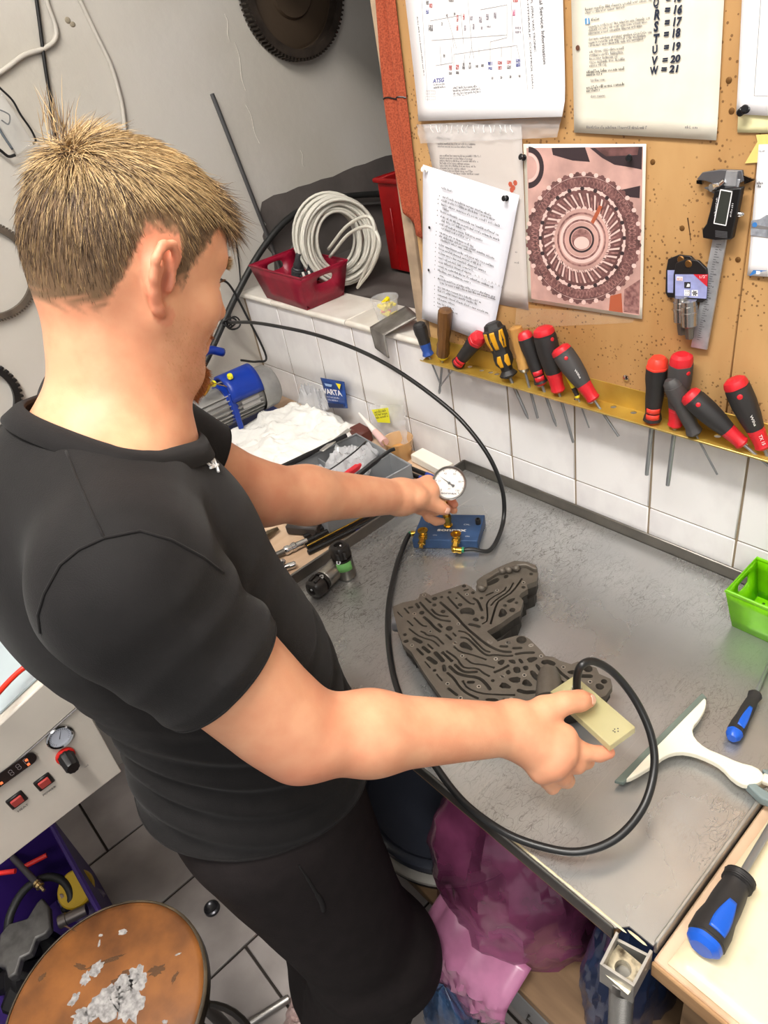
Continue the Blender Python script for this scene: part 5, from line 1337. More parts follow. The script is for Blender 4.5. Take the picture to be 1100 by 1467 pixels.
# ================================================================== things on the steel table
# ---- valve body: cast plate with milled channels
VZ = .948
cast = mat('cast_grey', (99, 92, 83), .5, .35, var=.10, vscale=60, bump=.12, bscale=300)
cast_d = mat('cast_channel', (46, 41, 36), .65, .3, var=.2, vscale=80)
VB = thing('valve_body', 'dark grey cast hydraulic valve body with milled channels lying on the steel table', 'valve body', at_z(700, 910, TZ))
def cv(crop, pts):
    x0, y0, s = {'a': (560, 800, .1636), 'b': (620, 800, .15455), 'c': (570, 890, .15455), 'd': (680, 890, .1909), 'o': (540, 780, .3273), 'p': (0, 0, 1.0)}[crop]
    return [(x0+s*x, y0+s*y) for x, y in pts]
def ground(pts, z): return [at_z(x, y, z).to_2d() for x, y in pts]
outline_px = cv('o', [(68, 272), (112, 254), (180, 240), (188, 217), (212, 210), (236, 223), (330, 190), (383, 172), (408, 184), (436, 208), (432, 185), (442, 165), (480, 142), (520, 118), (558, 96), (600, 84), (670, 92), (700, 106), (706, 130), (698, 160), (655, 176), (660, 195), (632, 212), (622, 226), (640, 246), (628, 288), (600, 304), (540, 346), (480, 380), (528, 424), (570, 410), (612, 398), (645, 400), (668, 414), (690, 436), (712, 458), (738, 488), (770, 492), (800, 508), (850, 524), (880, 512), (960, 540), (972, 566), (1022, 588), (1030, 620), (1000, 662), (930, 690), (820, 720), (640, 762), (480, 770), (400, 745), (330, 706), (296, 688), (262, 640), (205, 560), (150, 470), (112, 436), (92, 380), (72, 300)])
OUT = ground(outline_px, VZ)
def chaikin(p, n=1, closed=False):
    for _ in range(n):
        q = []
        m_ = len(p)
        rng_ = range(m_ if closed else m_-1)
        if not closed: q.append(p[0])
        for i in rng_:
            a, b = p[i], p[(i+1) % m_]; q += [a.lerp(b, .25), a.lerp(b, .75)]
        if not closed: q.append(p[-1])
        p = q
    return p
def stroke(pts, w, end=None):
    # outline of a polyline of half width w with round ends
    p = chaikin(pts, 1) if len(pts) > 2 else pts
    n = len(p); L_, R_ = [], []
    for i in range(n):
        t_ = (p[min(i+1, n-1)]-p[max(i-1, 0)]).normalized(); nn = V((-t_.y, t_.x)).to_2d()
        ww = w
        L_.append(p[i]+nn*ww); R_.append(p[i]-nn*ww)
    def cap(c, d, r_):
        a0 = math.atan2(d.y, d.x); return [c+V((math.cos(a0+th), math.sin(a0+th))).to_2d()*r_ for th in (1.0, .5, 0, -.5, -1.0)]
    t1 = (p[-1]-p[-2]).normalized(); t0 = (p[0]-p[1]).normalized()
    return L_+cap(p[-1], t1, (end or w))+R_[::-1]+cap(p[0], t0, (end or w))
def circ(c, r_, n=14): return [c+V((math.cos(2*PI*k/n), math.sin(2*PI*k/n))).to_2d()*r_ for k in range(n)]
HOLES = []
def mm(px): return px*.00108     # pixels to metres on the plate
SC = {'a': .1636, 'b': .15455, 'c': .15455, 'd': .1909}
def S(crop, pts, w, end=None): HOLES.append(stroke(ground(cv(crop, pts), VZ), mm(w*SC[crop])/2, mm(end*SC[crop])/2 if end else None))
def Cc_(crop, pt, r_): HOLES.append(circ(ground(cv(crop, [pt]), VZ)[0], mm(r_*SC[crop])))
def Pp(crop, pts): HOLES.append(chaikin(ground(cv(crop, pts), VZ), 1, True))
S('a', [(305, 352), (345, 386)], 20)
for p, r_ in [((383, 352), 25), ((443, 338), 15), ((380, 408), 20), ((515, 297), 17), ((640, 242), 20), ((718, 300), 18), ((572, 348), 12), ((605, 405), 22), ((793, 347), 16), ((455, 465), 22), ((510, 612), 30), ((800, 518), 18), ((122, 668), 18)]: Cc_('a', p, r_)
S('a', [(645, 279), (672, 272)], 22)
S('a', [(588, 305), (690, 395), (718, 398)], 20, 34); S('a', [(502, 342), (522, 368), (582, 432)], 20, 34)
Pp('a', [(600, 450), (640, 430), (700, 430), (735, 460), (730, 500), (690, 490), (640, 483), (612, 490)])
S('a', [(725, 350), (762, 372), (795, 455)], 24)
S('p', [(631, 863), (655, 884), (665, 897), (693, 921), (705, 928), (719, 933), (731, 934)], 0) if False else HOLES.append(stroke(ground([(631, 863), (655, 884), (665, 897), (693.5, 921), (705, 928), (719, 933.5), (731, 934)], VZ), mm(4.2)/2))
S('a', [(255, 385), (330, 470), (410, 535), (515, 550)], 22); S('a', [(358, 448), (402, 495), (495, 507)], 22)
Cc_('a', (270, 475), 25); S('a', [(118, 437), (155, 478)], 18); S('a', [(160, 430), (185, 426)], 26); S('a', [(222, 398), (243, 430)], 28)
S('a', [(205, 522), (270, 588), (308, 594)], 18); S('a', [(290, 515), (340, 555), (370, 595), (430, 640)], 28); S('a', [(420, 577), (442, 600)], 26)
S('a', [(145, 547), (190, 588)], 15); S('a', [(58, 470), (95, 512)], 13)
Pp('a', [(710, 535), (742, 512), (770, 530), (768, 550), (735, 552)])
S('a', [(690, 577), (735, 585), (770, 597)], 32); S('a', [(803, 572), (848, 545), (842, 440), (836, 400), (870, 350), (990, 285), (1008, 252)], 15)
S('a', [(877, 410), (920, 360), (1030, 290), (1072, 215)], 17); S('b', [(537, 600), (592, 410), (640, 375), (740, 310), (822, 193)], 20, 30)
Pp('b', [(672, 395), (750, 362), (768, 375), (715, 418)])
for p, r_ in [((775, 410), 17), ((668, 437), 18), ((737, 478), 29), ((910, 145), 20), ((840, 268), 20), ((485, 285), 16)]: Cc_('b', p, r_)
Pp('b', [(625, 462), (662, 465), (700, 520), (600, 558)]); S('b', [(495, 342), (555, 315)], 22)
Pp('b', [(470, 245), (590, 175), (625, 190), (600, 222), (500, 262)]); Pp('b', [(650, 165), (700, 140), (705, 170), (668, 190)]); Pp('b', [(760, 95), (850, 80), (800, 110)])
S('c', [(105, 70), (180, 130), (250, 160), (330, 180), (380, 230)], 17); S('c', [(215, 95), (250, 108), (268, 132), (345, 135), (420, 210)], 20)
S('c', [(152, 162), (210, 193)], 40); Pp('c', [(45, 182), (90, 165), (105, 190), (60, 205)])
S('c', [(447, 127), (493, 168)], 22); S('c', [(512, 112), (535, 134)], 20)
S('c', [(565, 90), (640, 105), (720, 190), (800, 270), (850, 285)], 20); S('c', [(585, 150), (640, 155), (700, 210), (780, 290), (830, 320), (900, 310), (1000, 323), (1060, 318)], 22)
Pp('c', [(570, 205), (620, 183), (690, 245), (690, 275), (640, 258), (575, 240)])
S('c', [(525, 240), (575, 285), (690, 310), (808, 352)], 18, 28); S('c', [(635, 352), (690, 395), (780, 400), (882, 428)], 18, 32)
S('c', [(278, 215), (320, 255)], 20); S('c', [(178, 257), (230, 308)], 24); S('c', [(235, 242), (286, 284)], 36); S('c', [(285, 342), (345, 385)], 46); S('c', [(350, 295), (415, 365)], 42)
S('c', [(420, 295), (492, 362)], 26, 44); S('c', [(455, 280), (550, 345), (580, 400), (620, 435), (740, 435), (790, 480), (838, 505)], 20, 30)
S('c', [(530, 405), (590, 460), (640, 475), (728, 468)], 28); S('c', [(482, 422), (540, 480), (620, 505), (740, 520), (800, 560), (850, 628)], 32)
S('c', [(460, 480), (520, 530), (570, 610), (640, 670), (738, 714)], 24); S('c', [(425, 415), (432, 455)], 34)
S('c', [(605, 560), (640, 620), (760, 668), (900, 680), (1070, 684)], 18, 32); S('c', [(655, 565), (697, 565)], 32)
for p in ((878, 550), (915, 545), (895, 572)): Cc_('c', p, 17)
S('c', [(470, 625), (545, 683)], 26); S('c', [(360, 492), (408, 550)], 15); S('c', [(252, 377), (298, 430)], 15); Cc_('c', (340, 455), 16); Cc_('c', (65, 128), 18)
Cc_('d', (350, 140), 37); S('d', [(195, 188), (240, 190)], 22); S('d', [(292, 202), (345, 200)], 24); S('d', [(310, 246), (370, 236), (440, 235)], 22)
for pl in ([(160, 308), (210, 283), (230, 300), (202, 335)], [(246, 290), (300, 286), (312, 322), (268, 314)], [(323, 285), (345, 278), (370, 312), (345, 320)], [(383, 275), (467, 266), (472, 285), (410, 318)],
           [(283, 345), (337, 340), (348, 387), (298, 392)], [(355, 340), (397, 330), (408, 362), (372, 372)], [(228, 375), (260, 360), (275, 392), (243, 404)], [(448, 325), (472, 318), (512, 372), (488, 387)],
           [(408, 375), (440, 366), (496, 430), (480, 460), (430, 422)], [(246, 425), (347, 413), (338, 467), (268, 457)], [(362, 440), (397, 433), (446, 492), (352, 482)], [(213, 447), (294, 507), (172, 502)],
           [(72, 578), (178, 578), (178, 614), (98, 607)], [(203, 578), (232, 578), (262, 626), (203, 626)], [(612, 450), (650, 438), (684, 460), (660, 503), (618, 492)], [(688, 375), (752, 363), (764, 397), (708, 397)], [(903, 473), (937, 463), (978, 490), (950, 517), (913, 507)], [(300, 590), (360, 590), (360, 620), (310, 620)]): Pp('d', pl)
S('d', [(155, 380), (205, 360), (247, 335)], 20, 28); S('d', [(332, 520), (380, 535), (443, 530)], 32); S('d', [(520, 308), (550, 302), (585, 318)], 40); S('d', [(610, 350), (660, 400), (745, 462)], 22)
Cc_('d', (850, 357), 30); S('d', [(805, 410), (868, 412)], 32); Cc_('d', (970, 452), 20); S('d', [(505, 500), (525, 420)], 16)
def inside(p, poly):
    c = False; n = len(poly)
    for i in range(n):
        a, b = poly[i], poly[i-1]
        if (a.y > p.y) != (b.y > p.y) and p.x < (b.x-a.x)*(p.y-a.y)/(b.y-a.y)+a.x: c = not c
    return c
cen2 = sum(OUT, V((0, 0)))/len(OUT)
OUTS = [p+(cen2-p).normalized()*.0012 for p in OUT]
good = []
for h in HOLES:
    if not all(inside(p, OUTS) for p in h):
        c = sum(h, V((0, 0)))/len(h); h = [p+(cen2-c).normalized()*.005 for p in h]
        if not all(inside(p, OUTS) for p in h): continue
    if any(any(inside(p, g) for p in h) or any(inside(p, h) for p in g) for g in good): continue
    good.append(h)
print('HOLES', len(HOLES), len(good))
HOLES = good
org = base(VB)
def plate_mesh(name, outline, holes, z0, z1, mm_):
    cu = bpy.data.curves.new('p', 'CURVE'); cu.dimensions = '2D'; cu.fill_mode = 'BOTH'; cu.extrude = (z1-z0)/2
    spline(cu, [(p.x-org.x, p.y-org.y) for p in outline])
    for h in holes: spline(cu, [(p.x-org.x, p.y-org.y) for p in h])
    o = bpy.data.objects.new('p', cu); COL.objects.link(o); dg = bpy.context.evaluated_depsgraph_get(); dg.update()
    me = bpy.data.meshes.new_from_object(o.evaluated_get(dg)); bpy.data.objects.remove(o)
    for v in me.vertices: v.co.z += (z0+z1)/2-org.z
    me.name = name; me.materials.append(mm_); finish(me, 35); return link(name, me, VB)
plate_mesh('channel_plate', OUT, HOLES, VZ-.011, VZ, cast)
cen = sum((V((p.x, p.y, 0)) for p in OUT), V((0, 0, 0)))/len(OUT)
inn = [p+(cen.to_2d()-p).normalized()*.003 for p in OUT]
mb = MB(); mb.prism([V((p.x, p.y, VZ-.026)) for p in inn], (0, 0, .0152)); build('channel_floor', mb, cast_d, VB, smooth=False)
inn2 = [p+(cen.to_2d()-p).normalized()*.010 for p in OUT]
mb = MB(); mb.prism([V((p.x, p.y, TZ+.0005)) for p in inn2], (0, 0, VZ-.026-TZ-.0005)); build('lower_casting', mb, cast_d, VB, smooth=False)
# bolt holes with bright threads, raised pocketed arm, bored bosses on the left edge
mb = MB(); mb2 = MB()
for crop, pts in (('a', [(290, 322), (665, 315), (930, 280), (590, 575), (345, 640), (560, 740), (870, 735), (205, 485), (185, 762), (1030, 738)]), ('c', [(300, 95), (525, 205), (595, 322), (905, 350), (965, 515), (750, 607), (460, 580), (580, 712), (1050, 722), (850, 190), (1025, 200), (130, 222)]), ('d', [(110, 155), (250, 162), (427, 180), (498, 262), (665, 345), (158, 283), (372, 405), (208, 415), (30, 490), (275, 590), (865, 455), (705, 490)]), ('b', [(520, 770), (840, 225), (690, 785), (905, 808)])):
    for p in pts:
        c = at_z(*cv(crop, [p])[0], VZ)
        mb.lathe(c, c+V((0, 0, 1)), [(-.001, .0017), (.0004, .0017), (.0004, .0030), (-.001, .0030)], 12, caps=False); mb2.lathe(c, c+V((0, 0, 1)), [(0, .0017), (.0002, .0017)], 10)
build('bolt_hole_rims', mb, mat('bright_edge', (176, 170, 160), .35, .8), VB, kind='stuff'); build('bolt_holes', mb2, mat('hole_black', (14, 13, 12), .8), VB, kind='stuff')
mb = MB()
arm = ground(cv('b', [(405, 240), (440, 205), (520, 160), (600, 115), (680, 80), (760, 50), (880, 60), (960, 95), (975, 130), (940, 130), (860, 90), (780, 95), (720, 135), (650, 150), (600, 160), (500, 225), (510, 280), (470, 300), (420, 285)]), VZ)
mb.prism([V((p.x, p.y, VZ-.003)) for p in arm], (0, 0, .011)); build('raised_arm', mb, cast, VB, bevel=.002)
mb = MB()
for p in ((450, 275), (640, 115), (700, 105), (770, 90)):
    c = at_z(*cv('b', [p])[0], VZ+.006); mb.ball(c, (.007, .006, .006), 10, 6)
build('arm_bosses', mb, cast, VB, kind='stuff')
for k, (x, y, zz) in enumerate([(569, 893, .932)]):
    c = at_z(x, y, zz); d = (c-V((cen.x, cen.y, zz))).normalized()
    mb = MB(); mb.lathe(c-d*.012, c+d, [(0, .014), (.016, .0135), (.018, .012), (.018, .0062), (.006, .006), (.006, 0)], 18, caps=False); build('bored_boss', mb, mat('boss_machined', (128, 128, 132), .35, .7), VB)
mb = MB()
for x, y in ((597, 950), (612, 968), (628, 985), (640, 1002), (586, 925)):
    c = at_z(x, y, .925); mb.box(c, (.004, .010, .010), Matrix.Rotation(.9, 3, 'Z'))
build('side_slots', mb, mat('hole_black', (14, 13, 12), .8), VB, kind='stuff')
c = at_z(787, 985, VZ+.001); c2 = at_z(786, 960, VZ+.004)
mb = MB(); mb.lathe(c2, c, [(0, .012), (.012, .016), ((c-c2).length+.02, .020)], 18); build('round_boss', mb, cast, VB)

# ---- pressure test block with gauge
PT = thing('pressure_tester', 'blue pressure test block with brass valves and a round dial gauge', 'pressure tester', at_z(640, 765, TZ))
brs = mat('brass', (196, 158, 66), .25, .95)
blk_b = mat('block_blue', (48, 76, 116), .45, .15, var=.12, vscale=40)
BT = .921
tl, tr_, br_, bl_ = [at_z(x, y, BT) for x, y in ((604.5, 736.5), (694.5, 737.5), (681, 780), (590, 773))]
br_ = tr_+(bl_-tl)
mb = MB(); mb.prism([V((p.x, p.y, TZ+.0008)) for p in (bl_, br_, tr_, tl)], (0, 0, BT-TZ-.0008)); build('block', mb, blk_b, PT, bevel=.0012)
bx = (tr_-tl).normalized(); by = (tl-bl_).normalized()
def BK(u, v, z=BT): p = tl*(1-u)*(1-v)+tr_*u*(1-v)+bl_*(1-u)*v+br_*u*v; return V((p.x, p.y, z))
mb = MB()
wdt = (tr_-tl).length
text_between(mb, 'sonnax', BK(.34, .66, BT+.0004), BK(.79, .66, BT+.0004), .0085, (0, 0, 1), 0, bold=.035)
text_between(mb, 'TEST', BK(.14, .37, BT+.0004), BK(.26, .37, BT+.0004), .004, (0, 0, 1), 0); text_between(mb, 'CAL.', BK(.72, .42, BT+.0004), BK(.82, .42, BT+.0004), .004, (0, 0, 1), 0)
text_between(mb, 'ON', BK(.30, .84, BT+.0004), BK(.36, .84, BT+.0004), .003, (0, 0, 1), 0); text_between(mb, 'ON', BK(.80, .86, BT+.0004), BK(.86, .86, BT+.0004), .003, (0, 0, 1), 0)
build('block_lettering', mb, whit, PT, smooth=False)
gb = BK(.50, .42); gb = at_z(642, 753, BT)
mb = MB(); mb.lathe(gb, gb+V((0, 0, 1)), [(0, .0085), (.002, .0085)], 16); mb.lathe(gb+V((0, 0, .002)), gb+V((0, 0, 1)), [(0, .0068), (.012, .0068), (.0125, .0078), (.022, .0078), (.0225, .0052), (.028, .0052), (.0285, .0064), (.040, .0064), (.041, .005), (.060, .005)], 6)
build('gauge_stem', mb, brs, PT, angle=20)
gc = at_y(643.5, 692, gb.y-.006)
gn = (CAM-gc).normalized(); gn = (gn+V((-.08, -.05, -.05))).normalized()
GA_parent = PT
gr = .0305
gx_ = V((0, 0, 1)).cross(gn).normalized(); gy_ = gn.cross(gx_)
roll = -.12
gx_, gy_ = gx_*math.cos(roll)+gy_*math.sin(roll), -gx_*math.sin(roll)+gy_*math.cos(roll)
mb = MB(); mb.lathe(gc-gn*.024, gc+gn, [(0, .024), (.002, .029), (.020, .029), (.0205, gr), (.027, gr), (.0285, gr*.95), (.027, gr*.88), (.0235, gr*.87)], 40, caps=False); mb.lathe(gc-gn*.0245, gc+gn, [(0, 0.0), (0, .024), (.0005, .024)], 30, caps=False)
GB = build('gauge_case', mb, mat('gauge_steel', (150, 148, 146), .3, .9), PT)
mb = MB(); mb.lathe(gc-gn*.001, gc+gn, [(0, gr*.88), (.0004, gr*.88)], 40); build('dial', mb, mat('dial_white', (236, 232, 224), .5), GB)
def dl(r_, th, d=.0): return gc+gn*(-.0004+d)+(gx_*math.cos(th)+gy_*math.sin(th))*gr*r_
mb = MB()
for k in range(51):
    th = math.radians(225-270*k/50); r1 = .74 if k % 10 == 0 else .79 if k % 5 == 0 else .815
    n_ = (gx_*-math.sin(th)+gy_*math.cos(th))*(.00028 if k % 5 else .0005)
    a, b = dl(r1, th), dl(.86, th); mb.flat([a-n_, a+n_, b+n_, b-n_])
for k, s in enumerate(['0', '20', '40', '60', '80', '100']):
    th = math.radians(225-270*k/5); c = dl(.60, th); add_text(mb, s, c-gx_*.0022-gy_*.0016, gx_, gy_, .0052)
text_between(mb, 'sonnax', dl(.80, math.radians(235), .0002), dl(.80, math.radians(305), .0002), .0042, gn, 0, bold=.02)
add_text(mb, 'psi', gc+gn*.0-gx_*.002-gy_*.011, gx_, gy_, .004)
build('dial_marks', mb, ink, GB, smooth=False)
na = math.radians(147)
d_ = gx_*math.cos(na)+gy_*math.sin(na); e_ = gx_*-math.sin(na)+gy_*math.cos(na); q = gc+gn*.0008
mb = MB(); mb.prism([q+d_*gr*.72, q+e_*.0011, q-d_*gr*.18+e_*.0014, q-d_*gr*.32+e_*.0032, q-d_*gr*.36, q-d_*gr*.32-e_*.0032, q-d_*gr*.18-e_*.0014, q-e_*.0011], gn*.0005); mb.lathe(q, q+gn, [(0, .0026), (.0012, .0026)], 12)
build('needle', mb, mat('needle_black', (20, 20, 22), .4), GB)
mb = MB(); mb.lathe(gc+gn*.0026, gc+gn, [(0, gr*.87), (.0006, gr*.87)], 36); build('glass', mb, mat('gauge_glass', (255, 255, 255), .02, alpha=.07, spec=.6), GB)
# brass needle valves on the front of the block
for k, (kx, ky, bx2, by2) in enumerate([(605.5, 761, 607, 795), (653, 766, 655, 806)]):
    kp = at_z(kx, ky, BT+.014)
    vb = V((kp.x, kp.y, BT)); vb = vb-by*.002
    mb = MB(); mb.lathe(kp-V((0, 0, .006)), kp+V((0, 0, 1)), [(0, .004), (.004, .0075), (.006, .0095), (.0085, .0098), (.0085, .0078), (.0062, .0072), (.0062, .0)], 22, caps=False); VK = build('valve_knob', mb, brs, PT)
    mb = MB(); p0 = kp-V((0, 0, .004)); out = (-by*.82+V((0, 0, -.35))).normalized()
    p1 = p0-V((0, 0, .004)); p2 = p1+out*.016
    mb.lathe(p0, p1+V((0, 0, -.004)), [(0, .0046), (.008, .0055)], 14); mb.lathe(p1-out*.004, p2, [(0, .006), (.006, .0072), (.0065, .0082), (.013, .0082), (.0135, .0062), (.019, .0062), (.0195, .0072), (.024, .0072)], 6); mb.ball(p1, .0075)
    build('valve_stem', mb, brs, VK)
    mb = MB(); p3 = p2+out*.005; mb.lathe(p2, p3+out*.006, [(0, .0052), (.004, .0052), (.0045, .0042), (.011, .0042)], 12)
    if k == 1:
        el = p3+out*.003; mb.ball(el, .0062); mb.lathe(el, el+bx-V((0, 0, .1)), [(0, .0052), (.006, .0052), (.0065, .0060), (.013, .0060)], 12); H2 = el+bx*.014
    build('valve_outlet', mb, brs, VK)
mb = MB(); p = at_z(685, 750, BT); mb.lathe(p, p+V((0, 0, 1)), [(0, .0052), (.010, .0052), (.011, .0046), (.011, .0028), (.004, .0026), (.004, 0)], 16, caps=False); build('cal_port', mb, mat('port_dark', (58, 56, 54), .35, .7), PT)
f1 = BK(.02, .58, .912); od = (-bx-by*.35).normalized()
mb = MB(); mb.lathe(f1, f1+od, [(-.002, .0042), (.008, .0042), (.0085, .0055), (.014, .0055)], 12); build('side_fitting', mb, brs, PT)
mb = MB(); e = f1+od*.014; mb.lathe(e, e+od, [(0, .005), (.004, .005)], 12); mb.lathe(H2, H2+bx, [(0, .0052), (.004, .0052)], 12); build('green_collars', mb, mat('collar_green', (24, 120, 80), .4), PT, kind='stuff')
H1 = f1+od*.017; H2 = H2+bx*.004

# ---- hoses
hose_m = mat('hose_black', (26, 26, 26), .38, spec=.6)
h1 = [H1, at_z(580, 778, .910), at_z(567, 815, .908), at_z(557, 865, .907), at_z(556, 915, .907), at_z(563, 965, .908), at_z(576, 1005, .910), at_z(597, 1052, .914), at_z(624, 1098, .918), at_z(665, 1150, .922), at_z(722, 1192, .924), at_z(780, 1214, .924), at_z(832, 1220, .926), at_z(884, 1200, .932), at_z(922, 1155, .945), at_z(937, 1100, .965), at_z(932, 1052, .99), at_z(910, 1003, 1.02), at_z(880, 965, 1.05), at_z(852, 948, 1.07), at_z(834, 952, 1.075), at_z(827, 968, 1.06), at_z(826, 990, 1.040)]
hose1_pts = h1
mb = MB(); mb.tube(smoothpts(h1, 8), .0048, 12); build('test_hose', mb, hose_m, None, angle=180, label='black air hose looping over the front of the steel table to the clear plate', cat='hose')
h2 = [H2, H2+bx*.014+by*.002, at_z(700, 789, .909), at_z(714, 769, .910), at_y(722, 738, -.11), at_y(719, 700, -.10), at_y(702, 657, -.10), at_y(672, 615, -.10), at_y(640, 583, -.10), at_y(590, 545, -.10), at_y(545, 517, -.10), at_y(500, 496, -.10), at_y(450, 479, -.10), at_y(400, 468, -.10), at_y(360, 462, -.10), at_x(326, 462, -.105)]
mb = MB(); mb.tube(smoothpts(h2, 8), .0041, 12); build('supply_hose', mb, hose_m, None, angle=180, label='black air hose arching from the blue block past the tiles to the left wall', cat='hose')
kn = at_x(326, 462, -.105); mb = MB()
for s in range(3):
    ang = .6+2*s; pts = [kn+V((0, .012*math.cos(th+ang)*(1+.3*s)+.008*s, .012*math.sin(th+ang)*(.7+.3*s)-.004*s))+V((.004*math.sin(2*th), 0, 0)) for th in [2*PI*q/18 for q in range(18)]]
    mb.tube(pts, .0024, 6, closed=True)
build('tied_knot', mb, black_rubber, None, angle=180, kind=None, label='knot of thin black cord where the hoses meet in front of the face', cat='cord')
# ---- clear plate held over the valve body
PZ = 1.024
pl = [V((1.205, -.418, 0)), V((1.301, -.437, 0)), V((1.294, -.476, 0)), V((1.198, -.457, 0))]
CP = thing('seal_plate', 'yellowish clear acrylic test plate pinched in the right hand above the valve body', 'plate', V((1.25, -.447, PZ)))
acr = mat('acrylic_yellow', (206, 198, 146), .12, alpha=.5, spec=.7)
mb = MB(); mb.prism([p+V((0, 0, PZ)) for p in pl][::-1], (0, 0, .011)); build('plate', mb, acr, CP, bevel=.0008)
mb = MB(); p = at_z(826, 990, PZ+.011); mb.lathe(p, p+V((0, 0, 1)), [(-.002, .0068), (.004, .0068), (.0045, .0058), (.008, .0058)], 6); build('hose_fitting', mb, chrome, CP)
mb = MB(); p = pl[1].lerp(pl[2], .55).lerp(pl[0], .10)+V((0, 0, PZ+.0113))
for k in range(5): mb.lathe(p+V((.0022*(k % 3-1), .003*(k//2-1), 0)), p+V((.0022*(k % 3-1), .003*(k//2-1), 1)), [(0, .0008), (.0002, .0008)], 8)
build('stamp_marks', mb, ink, CP, kind='stuff')

# ---- solenoids
blackish = mat('solenoid_black', (38, 34, 32), .35); sst = mat('solenoid_steel', (150, 146, 138), .3, .9, var=.15, vscale=40)
def solenoid(name, label, p, ax, up, label_green=False, L_=.078, r_=.0185, can=.034):
    T = thing(name, label, 'solenoid', p); p = V(p); ax = V(ax).normalized(); up = V(up); up = (up-ax*up.dot(ax)).normalized(); sd = ax.cross(up)
    Mx = Matrix((up, sd, ax)).transposed()
    mb = MB(); mb.lathe(p, p+ax, [(0, r_*.9), (.001, r_), (can, r_), (can+.002, r_*.92)], 28); build('can', mb, sst, T)
    p0_ = p; p = p+ax*(can-.034)
    mb = MB(); mb.lathe(p+ax*.036, p+ax, [(0, r_*.78), (.004, r_*.78), (.0042, r_), (.007, r_), (.0072, r_*.72), (.010, r_*.72)], 24); build('neck', mb, blackish, T)
    mb = MB(); mb.lathe(p+ax*.046, p+ax, [(0, r_*.9), (.002, r_*1.02), (.020, r_*.98), (.024, r_*.8), (.0245, r_*.45), (.019, r_*.4), (.019, 0)], 24, caps=False, sq=(4, .05)); build('connector_body', mb, blackish, T)
    for s in (-1, 1):
        mb = MB(); mb.rbox(p+ax*.056+up*r_*.95+sd*.006*s, (.006, .006, .016), .001, Mx); build('connector_rib', mb, blackish, T)
    mb = MB(); q = p+ax*.046+up*r_*.9-sd*.008; mb.lathe(q, q+up, [(0, .004), (.003, .004), (.003, .0022), (.001, .0022)], 10, caps=False); mb.ball(p+ax*.066+sd*.004, .0035); mb.ball(p+ax*.064-sd*.006, .003); build('terminals', mb, chrome, T, kind='stuff')
    if label_green:
        mb = MB()
        def fn(u, v):
            th = -.75+1.5*u; return p0_+ax*(.022+.018*v)+(up*math.cos(th)+sd*math.sin(th))*(r_+.0008)
        mb.grid(fn, 8, 2); build('green_cap', mb, mat('cap_green', (128, 200, 112), .5), T, solid=.0012)
    return T
cd_ = CAM-at_z(496, 822, .92); cd_.z = 0
solenoid('solenoid', 'upright solenoid with black connector and a green cap by the left rim', at_z(497, 824, TZ+.0005), (-.05, .0, 1), cd_, True)
a = at_z(489, 806, TZ+.019); b = at_z(437, 857, TZ+.019)
solenoid('solenoid', 'solenoid lying on its side beside the upright one', a, (b-a), (0, 0, 1), can=.050)
T = thing('hose_nipple', 'small chrome fitting half hidden behind the shirt front on the steel table', 'fitting', at_z(438, 890, TZ))
a = at_z(430, 880, TZ+.012); b = at_z(446, 898, TZ+.010); mb = MB(); mb.lathe(a, b, [(0, .007), (.004, .010), (.010, .010), (.011, .006), (.018, .006), (.019, .009), ((b-a).length+.004, .009)], 12, sq=(6, .04)); build('body', mb, chrome, T); mb = MB(); mb.lathe(a+V((0, 0, .004)), a+V((-.01, .01, .02)), [(0, .004), (.012, .004), (.0125, .0055), (.016, .0055)], 10); build('stub', mb, chrome, T)

# ---- squeegee
sqw = mat('squeegee_white', (234, 228, 208), .4); sqg = mat('squeegee_rubber', (104, 116, 108), .5)
SQ = thing('squeegee', 'white handled squeegee with grey green rubber blade lying on the steel table', 'squeegee', at_z(990, 1075, TZ))
body = [(893, 1123), (907, 1119), (936, 1101), (953, 1087), (973, 1082), (993, 1085), (1016, 1094), (1033, 1104), (1050, 1123), (1068, 1132), (1088, 1127), (1094, 1117), (1082, 1104), (1056, 1098), (1033, 1087), (1010, 1078), (994, 1064), (990, 1049), (1002, 1035), (1011, 1018), (1010, 1004), (1000, 1014)]
bw = [at_z(x, y, TZ+.011) for x, y in body]; bw2 = [V((p.x, p.y, 0)) for p in chaikin([p.to_2d() for p in bw], 1, True) for p in [V((p.x, p.y, 0))]]
mb = MB(); mb.prism([p+V((0, 0, TZ+.011)) for p in bw2], (0, 0, .009)); build('handle_body', mb, sqw, SQ, bevel=.003)
bl4 = [at_z(x, y, TZ+.008) for x, y in ((880, 1121), (893, 1124), (1012, 1002), (1005, 995))]
mb = MB(); mb.prism([V((p.x, p.y, TZ+.006)) for p in bl4][::-1], (0, 0, .006)); build('rubber_blade', mb, sqg, SQ, bevel=.0008)
mb = MB(); mb.prism([at_z(x, y, TZ+.012) for x, y in ((1092, 1112), (1112, 1120), (1140, 1135), (1136, 1142), (1104, 1130), (1089, 1124))], (0, 0, .010)); build('grip_end', mb, sqw, SQ, bevel=.003)
mb = MB(); mb.prism([at_z(x, y, TZ+.006) for x, y in ((1066, 1131), (1080, 1131), (1092, 1140), (1112, 1152), (1108, 1160), (1088, 1153))], (0, 0, .014)); mb.prism([at_z(x, y, TZ+.013) for x, y in ((1090, 1107), (1098, 1108), (1125, 1120), (1120, 1124), (1096, 1116))], (0, 0, .009)); build('grip_inlay', mb, mat('grip_greygreen', (120, 134, 134), .5), SQ, kind='stuff', bevel=.002)

